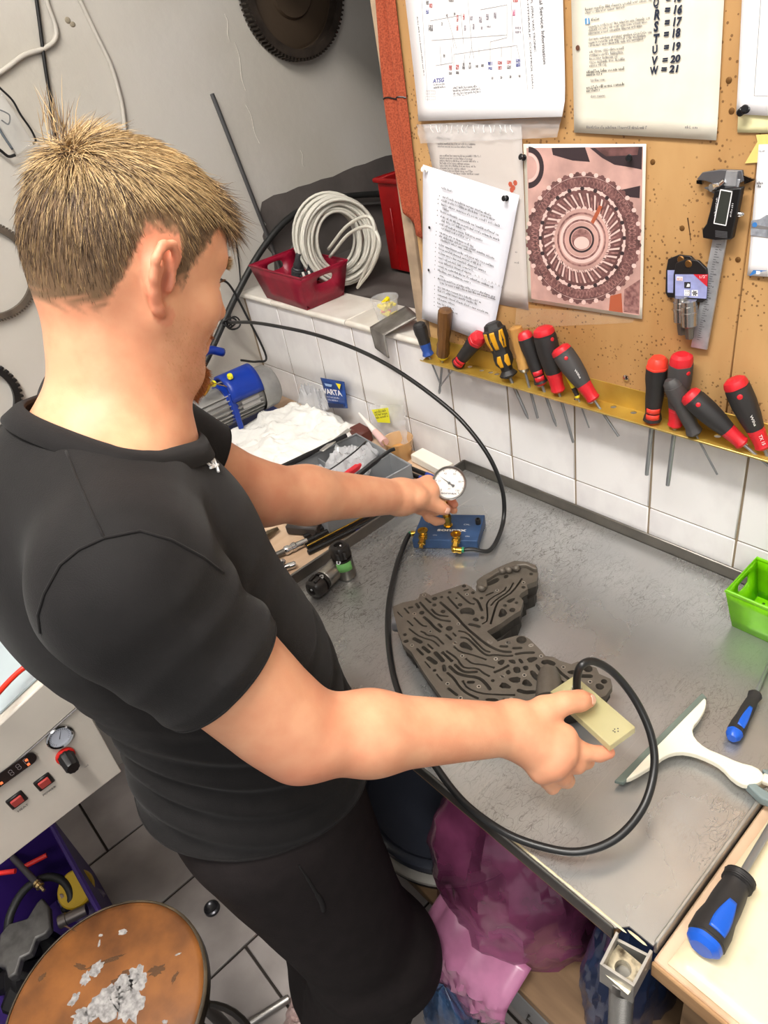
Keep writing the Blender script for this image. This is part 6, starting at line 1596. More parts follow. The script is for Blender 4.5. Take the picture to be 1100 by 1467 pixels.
# ---- screwdrivers on table and side bench
sb = mat('driver_blue', (24, 88, 196), .35)
B = at_z(1048, 1058, TZ+.0135); N_ = at_z(1083, 993, TZ+.012); T_ = at_z(1110, 932, TZ+.006)
t, B, N_, R_ = screwdriver('black screwdriver with blue end cap lying on the steel table near the squeegee', None, None, None, 11, 'slim', [sb, hb], [.13], pts=(B, N_, T_), shaft_r=.0026)
def inlay(t, B, N_, R_, s0, s1, wd_, m_, f0=1.0, ang=.25):
    ax = (N_-B).normalized(); n = (CAM-B); n = (n-ax*n.dot(ax)).normalized(); n = Quaternion(ax, ang) @ n; y = ax.cross(n); L_ = (N_-B).length
    mb = MB()
    def fn(u, v):
        ww = wd_*(.55+.45*math.cos((v-.25)*2.4)); th = (u-.5)*2*ww; return B+ax*L_*(s0+(s1-s0)*v)+(n*math.cos(th)+y*math.sin(th))*R_*f0*(1.02-.10*max(0, v-.3))
    mb.grid(fn, 8, 10); o = build('grip_inlay', mb, m_, t, solid=.0018)
    c = B+ax*L_*(s0+(s1-s0)*.25)+n*R_*f0*1.03; mb = MB(); mb.lathe(c-n*.001, c+n, [(0, .0028), (.0008, .0028)], 12); build('hang_hole', mb, ink, t)
inlay(t, B, N_, R_, .2, .62, .5, sb, .98)
B = at_z(1004, 1360, .916); N_ = at_z(1062, 1254, .912); T_ = at_z(1118, 1160, .899)
t, B, N_, R_ = screwdriver('large black screwdriver with blue inlay and end lying on the cream mat', None, None, None, 26, 'slim', [sb, hb], [.10], pts=(B, N_, T_), shaft_r=.0042, sq=(6, .03))
inlay(t, B, N_, R_, .18, .58, .5, sb, .98)
for k in range(6):
    ax = (N_-B).normalized(); c = B+ax*(N_-B).length*(.86+.022*k); mb = MB(); mb.lathe(c, c+ax, [(0, R_*.72), (.0008, R_*.86), (.0016, R_*.72)], 20, caps=False); build('grip_ring', mb, hb, t)

# ---- green basket
gm = mat('basket_green', (120, 200, 10), .3, var=.1, vscale=20)
basket('basket', 'bright lime green plastic basket with slot handle at the right edge of the table', (1.325, -.062, TZ+.001), .168, .092, .068, 0, gm, flare=.84, perforated=True)
# ================================================================== machine at the left, stool, crate, floor things
mc = mat('machine_beige', (206, 198, 186), .45, var=.04, vscale=10); mcd = mat('machine_edge', (176, 170, 160), .5)
XD = .60
DV = thing('heating_machine', 'beige bench machine with perforated top plate, gauge, dial and two red switches', 'machine', (.35, -.98, .74))
def dp(px, py, d=0.0): return at_x(px, py, XD+d)
lid_r, lid_l = dp(118, 1005), dp(-60, 1163); bot_r, bot_l = dp(175, 1105), dp(-60, 1286); top_r, top_l = dp(85, 955), dp(-60, 1091)
mb = MB(); mb.prism([bot_l, bot_r, lid_r, lid_l], (-.46, 0, 0)); build('cabinet_body', mb, mc, DV, bevel=.002)
mb = MB(); mb.prism([lid_l+V((.003, 0, 0)), lid_r+V((.003, 0, 0)), top_r+V((.003, 0, 0)), top_l+V((.003, 0, 0))], (-.47, 0, 0)); build('lid_frame', mb, mc, DV, bevel=.003)
mb = MB(); a, b = lid_l+V((.0035, 0, .0)), lid_r+V((.0035, 0, .0)); mb.tube([a, b], .0012, 6); build('lid_gap', mb, ink_grey, DV)
mb = MB(); mb.prism([top_l+V((-.012, 0, .001)), top_r+V((-.012, -.006, .001)), top_r+V((-.45, -.006, .001)), top_l+V((-.45, 0, .001))], (0, 0, .003)); build('perforated_plate', mb, mat('plate_pale_blue', (172, 184, 188), .45), DV)
mb = MB(); e1_ = (top_l-top_r).normalized()
nrm_ = V((1, 0, 0)).cross(e1_).normalized(); nrm_ = nrm_ if nrm_.z > 0 else -nrm_
for i in range(64):
    for j in range(34):
        p = top_r+V((-.020-.0062*i, 0, .0042))+e1_*(.010+.0062*(j+.5*(i % 2)))
        mb.add([p+nrm_*.0002+V((math.cos(q*PI/3), 0, 0))*.0019+e1_*math.sin(q*PI/3)*.0019 for q in range(6)], [tuple(range(6))])
build('plate_holes', mb, mat('hole_shadow', (82, 90, 100), .8), DV, kind='stuff', smooth=False)
g0 = dp(85, 1055, .001); X1 = V((1, 0, 0))
mb = MB(); mb.lathe(g0, g0+X1, [(0, .021), (.004, .021), (.0055, .0195), (.004, .0172), (.002, .017)], 32, caps=False); GGE = build('gauge_bezel', mb, chrome, DV)
mb = MB(); mb.lathe(g0, g0+X1, [(0, .0172), (.0018, .0172)], 28); build('gauge_face', mb, mat('gauge_face', (186, 190, 200), .3), GGE)
mb = MB()
for k in range(21):
    th = math.radians(-45+270*k/20); d = V((0, math.cos(th), math.sin(th))); q = g0+X1*.0021; n = V((0, -math.sin(th), math.cos(th)))*.0003
    mb.flat([q+d*.013-n, q+d*.013+n, q+d*.016+n, q+d*.016-n])
d = V((0, .5, .86)); q = g0+X1*.0023; n = V((0, -.86, .5))*.0006; mb.flat([q-d*.004-n, q-d*.004+n, q+d*.012+n*.3, q+d*.012-n*.3])
build('gauge_marks', mb, ink, GGE, smooth=False)
k0 = dp(93, 1082, .001); mb = MB(); mb.lathe(k0, k0+X1, [(0, .0150), (.004, .0150), (.005, .0135)], 24); build('red_ring', mb, mat('ring_red', (206, 36, 30), .4), DV)
mb = MB(); mb.lathe(k0+X1*.004, k0+X1, [(0, .0125), (.008, .0125), (.009, .0118), (.030, .0110), (.032, .0095)], 20, sq=(10, .05)); build('dial_knob', mb, black_plastic, DV)
def rrect(c, ey, ez, w, h, r_, n=5):
    pts = []
    for sx, sy, a0 in ((1, 1, 0), (-1, 1, PI/2), (-1, -1, PI), (1, -1, 1.5*PI)):
        for k in range(n+1): th = a0+PI/2*k/n; pts.append(c+ey*(sx*(w/2-r_)+r_*math.cos(th))+ez*(sy*(h/2-r_)+r_*math.sin(th)))
    return pts
ey = (bot_r-bot_l).normalized(); ez = X1.cross(ey)
ds = dp(4, 1114, .0045); mb = MB(); mb.prism(rrect(ds, ey, ez, .105, .022, .0105), X1*.002); build('display_panel', mb, mat('display_black', (26, 24, 26), .25), DV)
mb = MB()
for k in range(3):
    c = dp(16+10.5*k, 1107-8.3*k, .0072)
    for (oy, oz, w, h) in ((0, .0055, .004, .0007), (0, 0, .004, .0007), (0, -.0055, .004, .0007), (-.0024, .0027, .0007, .004), (.0024, .0027, .0007, .004), (-.0024, -.0027, .0007, .004), (.0024, -.0027, .0007, .004)):
        p = c+ey*oy+ez*oz; mb.flat([p-ey*w/2-ez*h/2, p+ey*w/2-ez*h/2, p+ey*w/2+ez*h/2, p-ey*w/2+ez*h/2])
build('display_digits', mb, mat('digit_pale', (150, 140, 140), .5), DV, smooth=False)
mb = MB()
for px, py in ((38, 1084), (41, 1090), (2, 1117)):
    p = dp(px, py+5, .0072); mb.box(p, (.0008, .004, .004))
build('indicator_lights', mb, mat('lamp_orange', (255, 120, 70), .4, emit=.8), DV, kind='stuff')
for px, py, txt, tx, ty in ((63, 1120, 'POWER', 62, 1141), (24, 1146, 'HEAT', 26, 1164)):
    c = dp(px, py, .001); mb = MB(); mb.rbox(c, (.006, .026, .023), .0015, Matrix((X1, ey, ez)).transposed()); SWT = build('rocker_frame', mb, black_plastic, DV)
    mb = MB(); mb.rbox(c+X1*.003, (.005, .017, .015), .001, Matrix((X1, ey, ez)).transposed() @ Matrix.Rotation(.12, 3, 'Y')); build('rocker', mb, mat('rocker_red', (176, 66, 62), .3), SWT)
    mb = MB(); a = dp(tx, ty, .0012)-ey*.0; text_between(mb, txt, a, a+ey*(.022 if txt == 'POWER' else .017), .0042, X1, 0); build('switch_label', mb, ink, DV, smooth=False)
mb = MB()
for p in (dp(101, 1091, .0012), dp(122, 1100, .0012)): microtext(mb, p, p+ey*.007, .003, X1, 0, 3)
build('dial_legend', mb, ink_grey, DV, smooth=False)
# trolley under the machine
TRY = thing('wall_bracket_shelf', 'grey bracket shelf under the beige machine at the left', 'shelf', (.1, -1.03, bot_l.z-.03))
zt = min(bot_l.z, bot_r.z)
mb = MB(); mb.rbox((.17, -1.03, zt-.014), (.64, .26, .024), .002); build('shelf_board', mb, mcd, TRY)
for y in (-1.12, -.95): mb = MB(); mb.prism([V((XL+.001, y, zt-.027)), V((.35, y, zt-.027)), V((XL+.001, y, zt-.22))], (0, .004, 0)); build('bracket', mb, mcd, TRY)
# red air tube over the machine
zt2 = top_r.z
mb = MB(); mb.tube(smoothpts([at_x(-30, 1030, .60) if False else at_z(-25, 1022, zt2+.02), at_z(0, 990, zt2+.02), at_z(30, 960, zt2+.022), at_z(55, 946, zt2+.022), at_z(78, 940, zt2+.012), at_z(100, 945, zt2+.006)], 8), .0042, 10); build('red_tube', mb, mat('tube_red', (226, 52, 34), .35), None, angle=180, label='bright red air tube curving over the perforated machine top', cat='tube')
# ---- purple crate with scrap parts
pur = mat('crate_purple', (50, 25, 102), .5)
PC = thing('purple_crate', 'purple plastic crate of scrap parts on the floor below the beige machine', 'crate', (.36, -1.22, .0))
x0, x1, y0, y1, h = .12, .655, -1.43, -1.045, .300
for (cx, cy, sx, sy) in (((x0+x1)/2, y1, x1-x0, .008), ((x0+x1)/2, y0, x1-x0, .008), (x0, -1.2375, .008, .385), (x1, -1.2375, .008, .385)):
    mb = MB(); mb.rbox((cx, cy, .014+h/2), (sx, sy, h), .002); build('crate_wall', mb, pur, PC)
mb = MB(); mb.rbox(((x0+x1)/2, -1.2375, .017), (x1-x0-.006, .38, .008), .002); build('crate_floor', mb, pur, PC)
mb = MB(); mb.tube([(x0, y0, h+.012), (x1, y0, h+.012), (x1, y1, h+.012), (x0, y1, h+.012)], .009, 8, closed=True); build('crate_rim', mb, pur, PC)
scrap = mat('scrap_dark', (60, 58, 58), .5, .3, var=.3, vscale=30); scrap_g = mat('scrap_grey', (104, 102, 100), .5, .4, var=.3, vscale=26)
mb = MB()
for k in range(16):
    r_ = random.Random(k+70); c = V((.18+.46*r_.random(), -1.10-.29*r_.random(), .06+.04*r_.random())); mb.rbox(c, (.08, .06, .05), .01, Quaternion(V((r_.random(), r_.random(), r_.random())).normalized(), r_.random()*3).to_matrix())
build('scrap_heap', mb, mat('scrap_black', (30, 29, 30), .6), None, kind='stuff', label='dark heap of scrap parts filling the bottom of the purple crate', cat='scrap')
def cz_(px, py, z): return at_z(px, py, z)
c = cz_(110, 1268, .205); mb = MB(); mb.lathe(c-V((0, .0, .02)), c+V((.4, -.3, 1)), [(0, .030), (.014, .042), (.026, .042), (.030, .038)], 28); build('yellow_cap_disc', mb, mat('cap_ochre', (196, 160, 34), .45), None, label='round yellow cap in the purple crate', cat='cap')
c = cz_(100, 1283, .20); mb = MB(); mb.tube(smoothpts([cz_(10, 1345, .19), cz_(15, 1310, .20), cz_(35, 1275, .22), cz_(65, 1257, .225), cz_(90, 1262, .22), cz_(102, 1285, .20), cz_(92, 1305, .18)], 6), .0095, 10); build('black_hose', mb, blk_t, None, angle=180, label='curved black hose lying in the purple crate', cat='hose')
HF = thing('hose_fitting', 'grey hose end with bright brass nut in the purple crate', 'fitting', cz_(60, 1272, .24))
a, b = cz_(18, 1228, .26), cz_(52, 1264, .24); mb = MB(); mb.tube([a, a.lerp(b, .5), b], .0075, 10); build('hose_end', mb, mat('hose_grey', (74, 70, 72), .5), HF)
d = (b-a).normalized(); mb = MB(); mb.lathe(b, b+d, [(0, .008), (.001, .010), (.006, .010), (.007, .007), (.009, .007), (.010, .010), (.016, .010), (.017, .005), (.030, .004)], 14); build('brass_nut', mb, mat('brass_pale', (206, 180, 130), .25, .9), HF)
for k, (p, q, z, lab) in enumerate([((36, 1241), (67, 1225), .25, 'short red rod nearer the stool in the purple crate'), ((-10, 1252), (22, 1248), .26, 'short red rod at the left edge in the purple crate')]):
    a, b = cz_(*p, z), cz_(*q, z); mb = MB(); mb.lathe(a, b, [(0, .0058), ((b-a).length, .0058)], 12); build('red_rod', mb, mat('rod_red', (214, 44, 40), .4), None, label=lab, cat='rod')
mb = MB(); pg = [cz_(x, y, .19) for x, y in ((4, 1390), (6, 1345), (18, 1330), (45, 1322), (58, 1300), (66, 1292), (76, 1305), (78, 1335), (70, 1345), (58, 1350), (50, 1372), (36, 1378), (30, 1400), (18, 1408), (14, 1392))]
mb.prism(pg, (0, 0, .022)); build('bracket_casting', mb, scrap_g, None, bevel=.004, label='grey cast bracket with scalloped edge in the purple crate', cat='casting')
a, b = cz_(84, 1322, .20), cz_(118, 1306, .20); mb = MB(); mb.lathe(a, b, [(0, .012), (.002, .0145), (.018, .0145), (.019, .0125), ((b-a).length+.01, .0125)], 18); build('small_solenoid', mb, mat('scrap_steel', (120, 112, 108), .35, .7), None, label='dull cylindrical solenoid by the stool rim in the purple crate', cat='solenoid')
crumple('crumpled clear bag with glints at the right end of the purple crate', cz_(120, 1296, .13), .075, .075, .08, .5, mat('bag_dim', (190, 180, 200), .12, alpha=.3, spec=.9), 21)
# ---- stool
st = mat('stool_wood', (148, 92, 44), .42, var=.4, vscale=13, col2=(88, 52, 26), lo=.32, hi=.66, detail=7, bump=.15, bscale=60)
SC_ = V((.829, -1.070, .60)); SR = .154
ST = thing('wooden_stool', 'round worn brown wooden stool with grey paint patches at lower left', 'stool', (SC_.x, SC_.y, 0))
mb = MB(); mb.lathe(SC_-V((0, 0, .028)), SC_, [(0, SR-.006), (.004, SR-.001), (.022, SR-.001), (.0265, SR-.005), (.028, SR-.012), (.028, 0)], 64, caps=False); mb.lathe(SC_-V((0, 0, .028)), SC_, [(0, 0), (0, SR-.006)], 64, caps=False); build('seat', mb, st, ST)
mb = MB(); mb.lathe(SC_-V((0, 0, .025)), SC_, [(0, SR-.0012), (.003, SR+.0012), (.020, SR+.0012), (.0235, SR-.003)], 64, caps=False); build('edge_band', mb, mat('band_dark', (92, 78, 60), .35, var=.3, vscale=30), ST, solid=.001)
r_ = random.Random(9); pm = mat('paint_grey_white', (178, 174, 172), .6, var=.3, vscale=120)
def blot(cx, cy, rx, ry, ang, jag):
    pts = []; n = 34
    for k in range(n):
        th = 2*PI*k/n; f = 1+jag*(mnoise.noise(V((math.cos(th)*2.2+cx*.05, math.sin(th)*2.2+cy*.05, 1)))+.6*r_.uniform(-.5, .5)); x = rx*f*math.cos(th); y = ry*f*math.sin(th)
        p = at_z(cx+x*math.cos(ang)-y*math.sin(ang), cy+x*math.sin(ang)+y*math.cos(ang), SC_.z+.0003); pts.append(p)
    return pts
mb = MB()
for a in ((138, 1388, 14, 7, -1.0, .4), (122, 1402, 12, 6, -1.1, .5), (176, 1412, 26, 12, -.7, .5), (196, 1402, 14, 20, .3, .5), (150, 1440, 34, 20, -.6, .5), (185, 1438, 22, 26, .4, .5), (120, 1455, 18, 12, -.5, .5), (176, 1335, 6.5, 4, -.35, .3), (142, 1352, 1.5, 5, .2, .5), (144, 1340, 3, 2, -.4, .4), (255, 1367, 5, 1.2, -.4, .4), (236, 1464, 4, 3, 0, .4), (106, 1432, 5, 12, .6, .5)): mb.flat(blot(*a))
build('paint_patches', mb, pm, ST, smooth=False, kind='stuff')
mb = MB()
for a in ((150, 1378, 26, 3, -.35, .5), (178, 1400, 20, 8, -.5, .6), (115, 1385, 9, 4, .3, .5), (225, 1390, 12, 6, -.4, .6), (60, 1400, 8, 3, -.8, .5), (100, 1330, 10, 1.5, .4, .5), (250, 1400, 3, 9, .5, .6)): mb.flat([p-V((0, 0, .0001)) for p in blot(*a)])
build('stains', mb, mat('stain_dark', (98, 70, 46), .5, alpha=.6), ST, smooth=False, kind='stuff')
for k in range(4):
    th = PI/4+PI/2*k; d = V((math.cos(th), math.sin(th), 0)); mb = MB(); mb.lathe(SC_+d*.11-V((0, 0, .028)), V((SC_.x, SC_.y, 0))+d*.15, [(0, .013), (.575, .012)], 14); build('leg', mb, mat('stool_leg', (70, 66, 62), .4, .7), ST)
mb = MB(); mb.tube([V((SC_.x, SC_.y, .22))+V((math.cos(2*PI*k/40), math.sin(2*PI*k/40), 0))*.137 for k in range(40)], .007, 8, closed=True); build('foot_ring', mb, mat('stool_leg', (70, 66, 62), .4, .7), ST)
# ---- bits on the floor
a, b = at_z(414, 1430, .010), at_z(330, 1484, .010); mb = MB(); mb.lathe(a, b, [(0, .008), (.001, .009), ((b-a).length, .009)], 14); mb.lathe(a-(b-a).normalized()*.0005, b, [(0, .0055), (.0006, .0055)], 12); build('floor_tube', mb, mat('tube_steel', (150, 146, 142), .35, .8), None, label='metal tube lying on the floor tiles beside the trouser leg', cat='tube')
c = at_z(304, 1302, .003); mb = MB(); mb.lathe(c, c+V((0, 0, 1)), [(0, .020), (.008, .019), (.010, .015), (.006, .010), (.006, 0)], 24, caps=False); mb.lathe(c, c+V((0, 0, 1)), [(0, 0), (0, .020)], 24, caps=False); build('floor_socket', mb, mat('socket_dark', (84, 84, 88), .3, .8), None, label='small round metal cup on the floor tiles left of the trousers', cat='cup')
crumple('pale crumpled plastic film on the floor behind the trouser leg', at_z(440, 1462, .002), .10, .08, .03, .6, mat('film_pinkish', (206, 178, 172), .3, alpha=.7), 31, 'plastic_film', 'film')
# ---- stack of lids and bags under the steel table
SX, SY = .875, -.400
for k, (r0_, z0, z1, m_, lab) in enumerate([(.185, .391, .409, mat('pan_black', (34, 34, 38), .35), 'black round pan lid at the bottom of the stack under the table'), (.190, .4095, .424, mat('pan_pale', (188, 184, 176), .35), 'pale grey round lid second in the stack under the table'), (.176, .4245, .441, mat('pan_black', (34, 34, 38), .35), 'black round lid third in the stack under the table'), (.182, .4415, .462, mat('pan_blue', (56, 60, 72), .35), 'blue grey rimmed round pan on top of the stack under the table')]):
    mb = MB(); mb.lathe((SX, SY, z0), (SX, SY, z1), [(0, 0), (0, r0_-.006), (.004, r0_), (z1-z0-.003, r0_), (z1-z0, r0_-.004), (z1-z0, r0_-.016), (z1-z0-.006, r0_-.022), (z1-z0-.006, 0)], 56, caps=False); build('round_lid', mb, m_, None, label=lab, cat='lid')
def sack(name, label, c, rx, ry, h, m_, seed, cr=.16, power=.55, inner=None):
    mb = MB(); nu, nv = 56, 30
    def fn(u, v):
        th = 2*PI*u; f = (1-v)**power if v < 1 else 0
        bulge = 1+.12*math.sin(PI*v)
        n1 = mnoise.noise(V((math.cos(th)*1.6+seed, math.sin(th)*1.6, v*2.4))); n2 = abs(mnoise.noise(V((math.cos(th)*4+seed, math.sin(th)*4, v*5)))); n3 = abs(mnoise.noise(V((math.cos(th)*9, math.sin(th)*9+seed, v*9))))
        k_ = f*bulge*(1+cr*n1-cr*.9*n2+cr*.35*n3)
        return V((c[0]+rx*k_*math.cos(th), c[1]+ry*k_*math.sin(th), c[2]+h*v*(1+.10*n1)))
    mb.grid(fn, nu, nv); return build(name, mb, m_, None, angle=28, label=label, cat='bag')
pinkm = mat('bag_pink', (164, 82, 124), .2, alpha=.86, spec=.9, var=.35, vscale=7, col2=(88, 38, 66), coat=.4)
PB = sack('pink_bag', 'translucent pink plastic bag slumped on the lower shelf under the table', (1.095, -.425, .3905), .168, .165, .40, pinkm, 3.3, .16, .36)
mb = MB()
fl = [(1.02, -.616, .430), (1.05, -.628, .430), (1.10, -.628, .425), (1.15, -.622, .42), (1.205, -.606, .41)]
drop = [.14, .22, .20, .15, .09]
def flap(u, v):
    i = min(3, int(u*4)); f = u*4-i; p = V(fl[i]).lerp(V(fl[i+1]), f); d = drop[i]*(1-f)+drop[i+1]*f
    n = mnoise.noise(V((u*5, v*3, 4))); n2 = abs(mnoise.noise(V((u*9, v*7, 8))))
    if v < .25: q = v/.25; return p+V((0, .06*(1-q), .03*(1-q)+.01*n))
    q = (v-.25)/.75; return p+V((.02*q*n, -.012*math.sin(PI*q)-.018*n2-.010*n, -d*q+.012*math.sin(u*9)*q))
mb.grid(flap, 34, 22); build('bag_flap', mb, mat('bag_pink_light', (208, 132, 172), .22, alpha=.9, spec=.9, coat=.4, var=.2, vscale=12), None, angle=28, solid=.0008, label='pink plastic bag flap folded over the front of the lower shelf', cat='bag')
bluem = mat('bag_blue', (96, 138, 186), .16, alpha=.62, spec=.9, var=.4, vscale=6, col2=(46, 82, 130))
sack('blue_bag', 'crumpled clear blue bag on the floor under the shelf, beside the trousers', (1.085, -.645, .0), .085, .04, .33, bluem, 8.1, .22, .35)
sack('blue_bag', 'dark blue bag on the shelf between the pink bag and the threaded leg', (1.322, -.45, .3905), .058, .10, .40, mat('bag_navy', (52, 72, 112), .2, alpha=.85, spec=.8, var=.2, vscale=6), 5.2, .18, .4)
sack('blue_bag', 'large dark blue bag on the floor below the side bench', (1.60, -.42, .0), .16, .13, .74, mat('bag_navy2', (38, 58, 104), .2, alpha=.95, spec=.8, var=.2, vscale=6), 11.4, .16, .4)
# ================================================================== the person
# Signed-distance modelling of the body: blended round cones and ellipsoids, meshed once (surface nets).
class Field:
    def __init__(s, lo, hi, res):
        s.lo = np.array(lo, float); s.res = res
        s.n = np.ceil((np.array(hi)-s.lo)/res).astype(int)+1
        s.d = np.full(s.n, .08, np.float32)
    def _win(s, lo, hi):
        a = np.clip(np.floor((np.array(lo)-s.lo)/s.res).astype(int), 0, s.n-1); b = np.clip(np.ceil((np.array(hi)-s.lo)/s.res).astype(int)+1, 1, s.n)
        g = [s.lo[i]+s.res*np.arange(a[i], b[i], dtype=np.float32) for i in range(3)]
        X = np.meshgrid(*g, indexing='ij')
        return tuple(slice(a[i], b[i]) for i in range(3)), np.stack(X, -1).astype(np.float32)
    def _mix(s, sl, d, k, op):
        o = s.d[sl]
        if op == '+':
            h = np.maximum(k-np.abs(o-d), 0)/k; s.d[sl] = np.minimum(o, d)-h*h*k*.25
        else:
            d = -d; h = np.maximum(k-np.abs(o-d), 0)/k; s.d[sl] = np.maximum(o, d)+h*h*k*.25
    def cone(s, a, b, ra, rb, k=.02, op='+', flat=None):
        # round cone; flat=(axis vector, factor) squashes it along an axis
        a = np.array(a, float); b = np.array(b, float); m = max(ra, rb)+k+3*s.res
        sl, X = s._win(np.minimum(a, b)-m, np.maximum(a, b)+m)
        ba = b-a; pa = X-a
        if flat is not None:
            ax = np.array(V(flat[0]).normalized()); comp = pa@ax-0; 
            t0 = np.clip((pa@ba)/max(ba@ba, 1e-12), 0, 1); rel = pa-t0[..., None]*ba
            c = rel@ax; rel = rel+(c*(1/flat[1]-1))[..., None]*ax
            d = np.sqrt((rel**2).sum(-1))-(ra+(rb-ra)*t0); d = d*min(1, flat[1]*1.1)
        else:
            t0 = np.clip((pa@ba)/max(ba@ba, 1e-12), 0, 1)
            d = np.sqrt(((pa-t0[..., None]*ba)**2).sum(-1))-(ra+(rb-ra)*t0)
        s._mix(sl, d, k, op)
    def chain(s, pts, rs, k=.015, op='+', flat=None):
        for i in range(len(pts)-1): s.cone(pts[i], pts[i+1], rs[i], rs[i+1], k, op, flat)
    def ell(s, c, r, k=.03, M=None, op='+'):
        c = np.array(c, float); r = np.array(r, float); m = r.max()+k+3*s.res
        sl, X = s._win(c-m, c+m); p = X-c
        if M is not None: p = p@np.array(M)      # columns of M are the local axes
        q = p/r; k0 = np.sqrt((q*q).sum(-1)); k1 = np.sqrt(((p/(r*r))**2).sum(-1))+1e-9
        s._mix(sl, k0*(k0-1)/k1, k, op)
    def mesh(s):
        d = s.d; ins = d < 0
        c = np.zeros(np.array(d.shape)-1, np.int8)
        for i in (0, 1):
            for j in (0, 1):
                for k in (0, 1): c += ins[i:d.shape[0]-1+i, j:d.shape[1]-1+j, k:d.shape[2]-1+k]
        act = (c > 0) & (c < 8); idx = np.argwhere(act)
        vid = np.full(act.shape, -1, np.int32); vid[tuple(idx.T)] = np.arange(len(idx))
        acc = np.zeros((len(idx), 3)); cnt = np.zeros(len(idx))
        cor = [(i, j, k) for i in (0, 1) for j in (0, 1) for k in (0, 1)]
        vals = {q: d[idx[:, 0]+q[0], idx[:, 1]+q[1], idx[:, 2]+q[2]] for q in cor}
        for q in cor:
            for ax in range(3):
                if q[ax]: continue
                w = list(q); w[ax] = 1; w = tuple(w)
                a, b = vals[q], vals[w]; m_ = (a < 0) != (b < 0)
                t = a[m_]/(a[m_]-b[m_]); p = np.tile(np.array(q, float), (m_.sum(), 1)); p[:, ax] += t
                acc[m_] += p; cnt[m_] += 1
        vs = s.lo+s.res*(idx+acc/cnt[:, None])
        quads = []
        for ax in range(3):
            u, w = (ax+1) % 3, (ax+2) % 3
            a = np.take(ins, range(0, d.shape[ax]-1), ax); b = np.take(ins, range(1, d.shape[ax]), ax)
            ch = np.argwhere(a != b); 
            ch = ch[(ch[:, u] > 0) & (ch[:, w] > 0) & (ch[:, u] < d.shape[u]-1) & (ch[:, w] < d.shape[w]-1)]
            eu = np.zeros(3, int); eu[u] = 1; ew = np.zeros(3, int); ew[w] = 1
            v = [vid[tuple((ch-o_).T)] for o_ in (eu+ew, ew, np.zeros(3, int), eu)]
            q = np.stack(v, 1); fl = ins[tuple(ch.T)]; q[~fl] = q[~fl][:, ::-1]; quads.append(q)
        f = np.concatenate(quads); return vs, f[(f >= 0).all(1)]
def relax(vs, f, it=3, lam=.5):
    e = np.concatenate([f[:, [0, 1]], f[:, [1, 2]], f[:, [2, 3]], f[:, [3, 0]]]); 
    for _ in range(it):
        acc = np.zeros_like(vs); c = np.zeros(len(vs))
        for i, j in ((0, 1), (1, 0)):
            for k in range(3): acc[:, k] += np.bincount(e[:, i], vs[e[:, j], k], len(vs))
            c += np.bincount(e[:, i], minlength=len(vs))
        vs = vs*(1-lam)+lam*acc/np.maximum(c, 1)[:, None]
    return vs
def np_mesh(name, vs, f, mats, parent, mi=None, off=None):
    me = bpy.data.meshes.new(name); off = np.array(base(parent)) if off is None else off
    f = np.asarray(f); n = f.shape[1]
    me.vertices.add(len(vs)); me.vertices.foreach_set('co', (vs-off).ravel())
    me.loops.add(f.size); me.loops.foreach_set('vertex_index', f.ravel().astype(np.int32))
    me.polygons.add(len(f)); me.polygons.foreach_set('loop_start', np.arange(0, f.size, n, dtype=np.int32)); me.polygons.foreach_set('loop_total', np.full(len(f), n, np.int32))
    for q in mats: me.materials.append(q)
    if mi is not None: me.polygons.foreach_set('material_index', np.asarray(mi, np.int32))
    me.update(calc_edges=True); me.validate(); me.polygons.foreach_set('use_smooth', [True]*len(me.polygons)); me.update()
    return link(name, me, parent)

PERSON = thing('person', 'person in a black t-shirt and dark trousers working at the steel table, short blond hair', 'person', (.90, -.74, 0))
# ---- head frame (ear-to-ear origin), solved from the photograph
HO = np.array([.860, -.652, 1.573]); Hf = np.array([-.052, .865, -.500]); Hl = np.array([-.9986, -.052, .013]); Hu = np.array([-.015, .499, .866])
def H(f, l, u): return HO+f*Hf+l*Hl+u*Hu
HM = np.stack([Hf, Hl, Hu], 1)
Rsh = np.array([1.046, -.815, 1.372]); Rel = np.array(at_z(430, 1053, 1.172)); Rwr = np.array(at_z(737, 1044, 1.052))
Lsh = np.array([.690, -.680, 1.380]); Lel = np.array([.740, -.535, 1.190]); Lwr = np.array(at_z(574, 712, 1.040))
RES = .0028
def torso(fd, g=0.0):
    fd.ell((.852, -.784, 1.285), (.171+g, .128+g, .180+g), .05)
    fd.ell((.868, -.728, 1.290), (.138+g, .098+g, .110+g), .06)
    fd.ell((.896, -.728, 1.070), (.138+g, .110+g, .17+g), .08)
    fd.ell((.906, -.740, .930), (.162+g, .126+g, .12+g), .07)
    fd.cone((.872, -.750, 1.410), Rsh+np.array((-.015, .005, .012)), .056+g, .062+g, .05); fd.cone((.872, -.732, 1.410), Lsh+np.array((.015, 0, .012)), .060+g, .060+g, .05)
fd = Field((.60, -.96, .80), (1.36, -.13, 1.76), RES)
torso(fd, -.006)
# neck
fd.cone((.870, -.722, 1.42), H(-.018, 0, -.035), .060, .055, .04); fd.cone((.866, -.715, 1.42), H(.015, 0, -.055), .056, .048, .04)
fd.cone((.872, -.745, 1.415), (1.0, -.775, 1.395), .046, .035, .05); fd.cone((.872, -.735, 1.415), (.745, -.70, 1.395), .046, .035, .05)
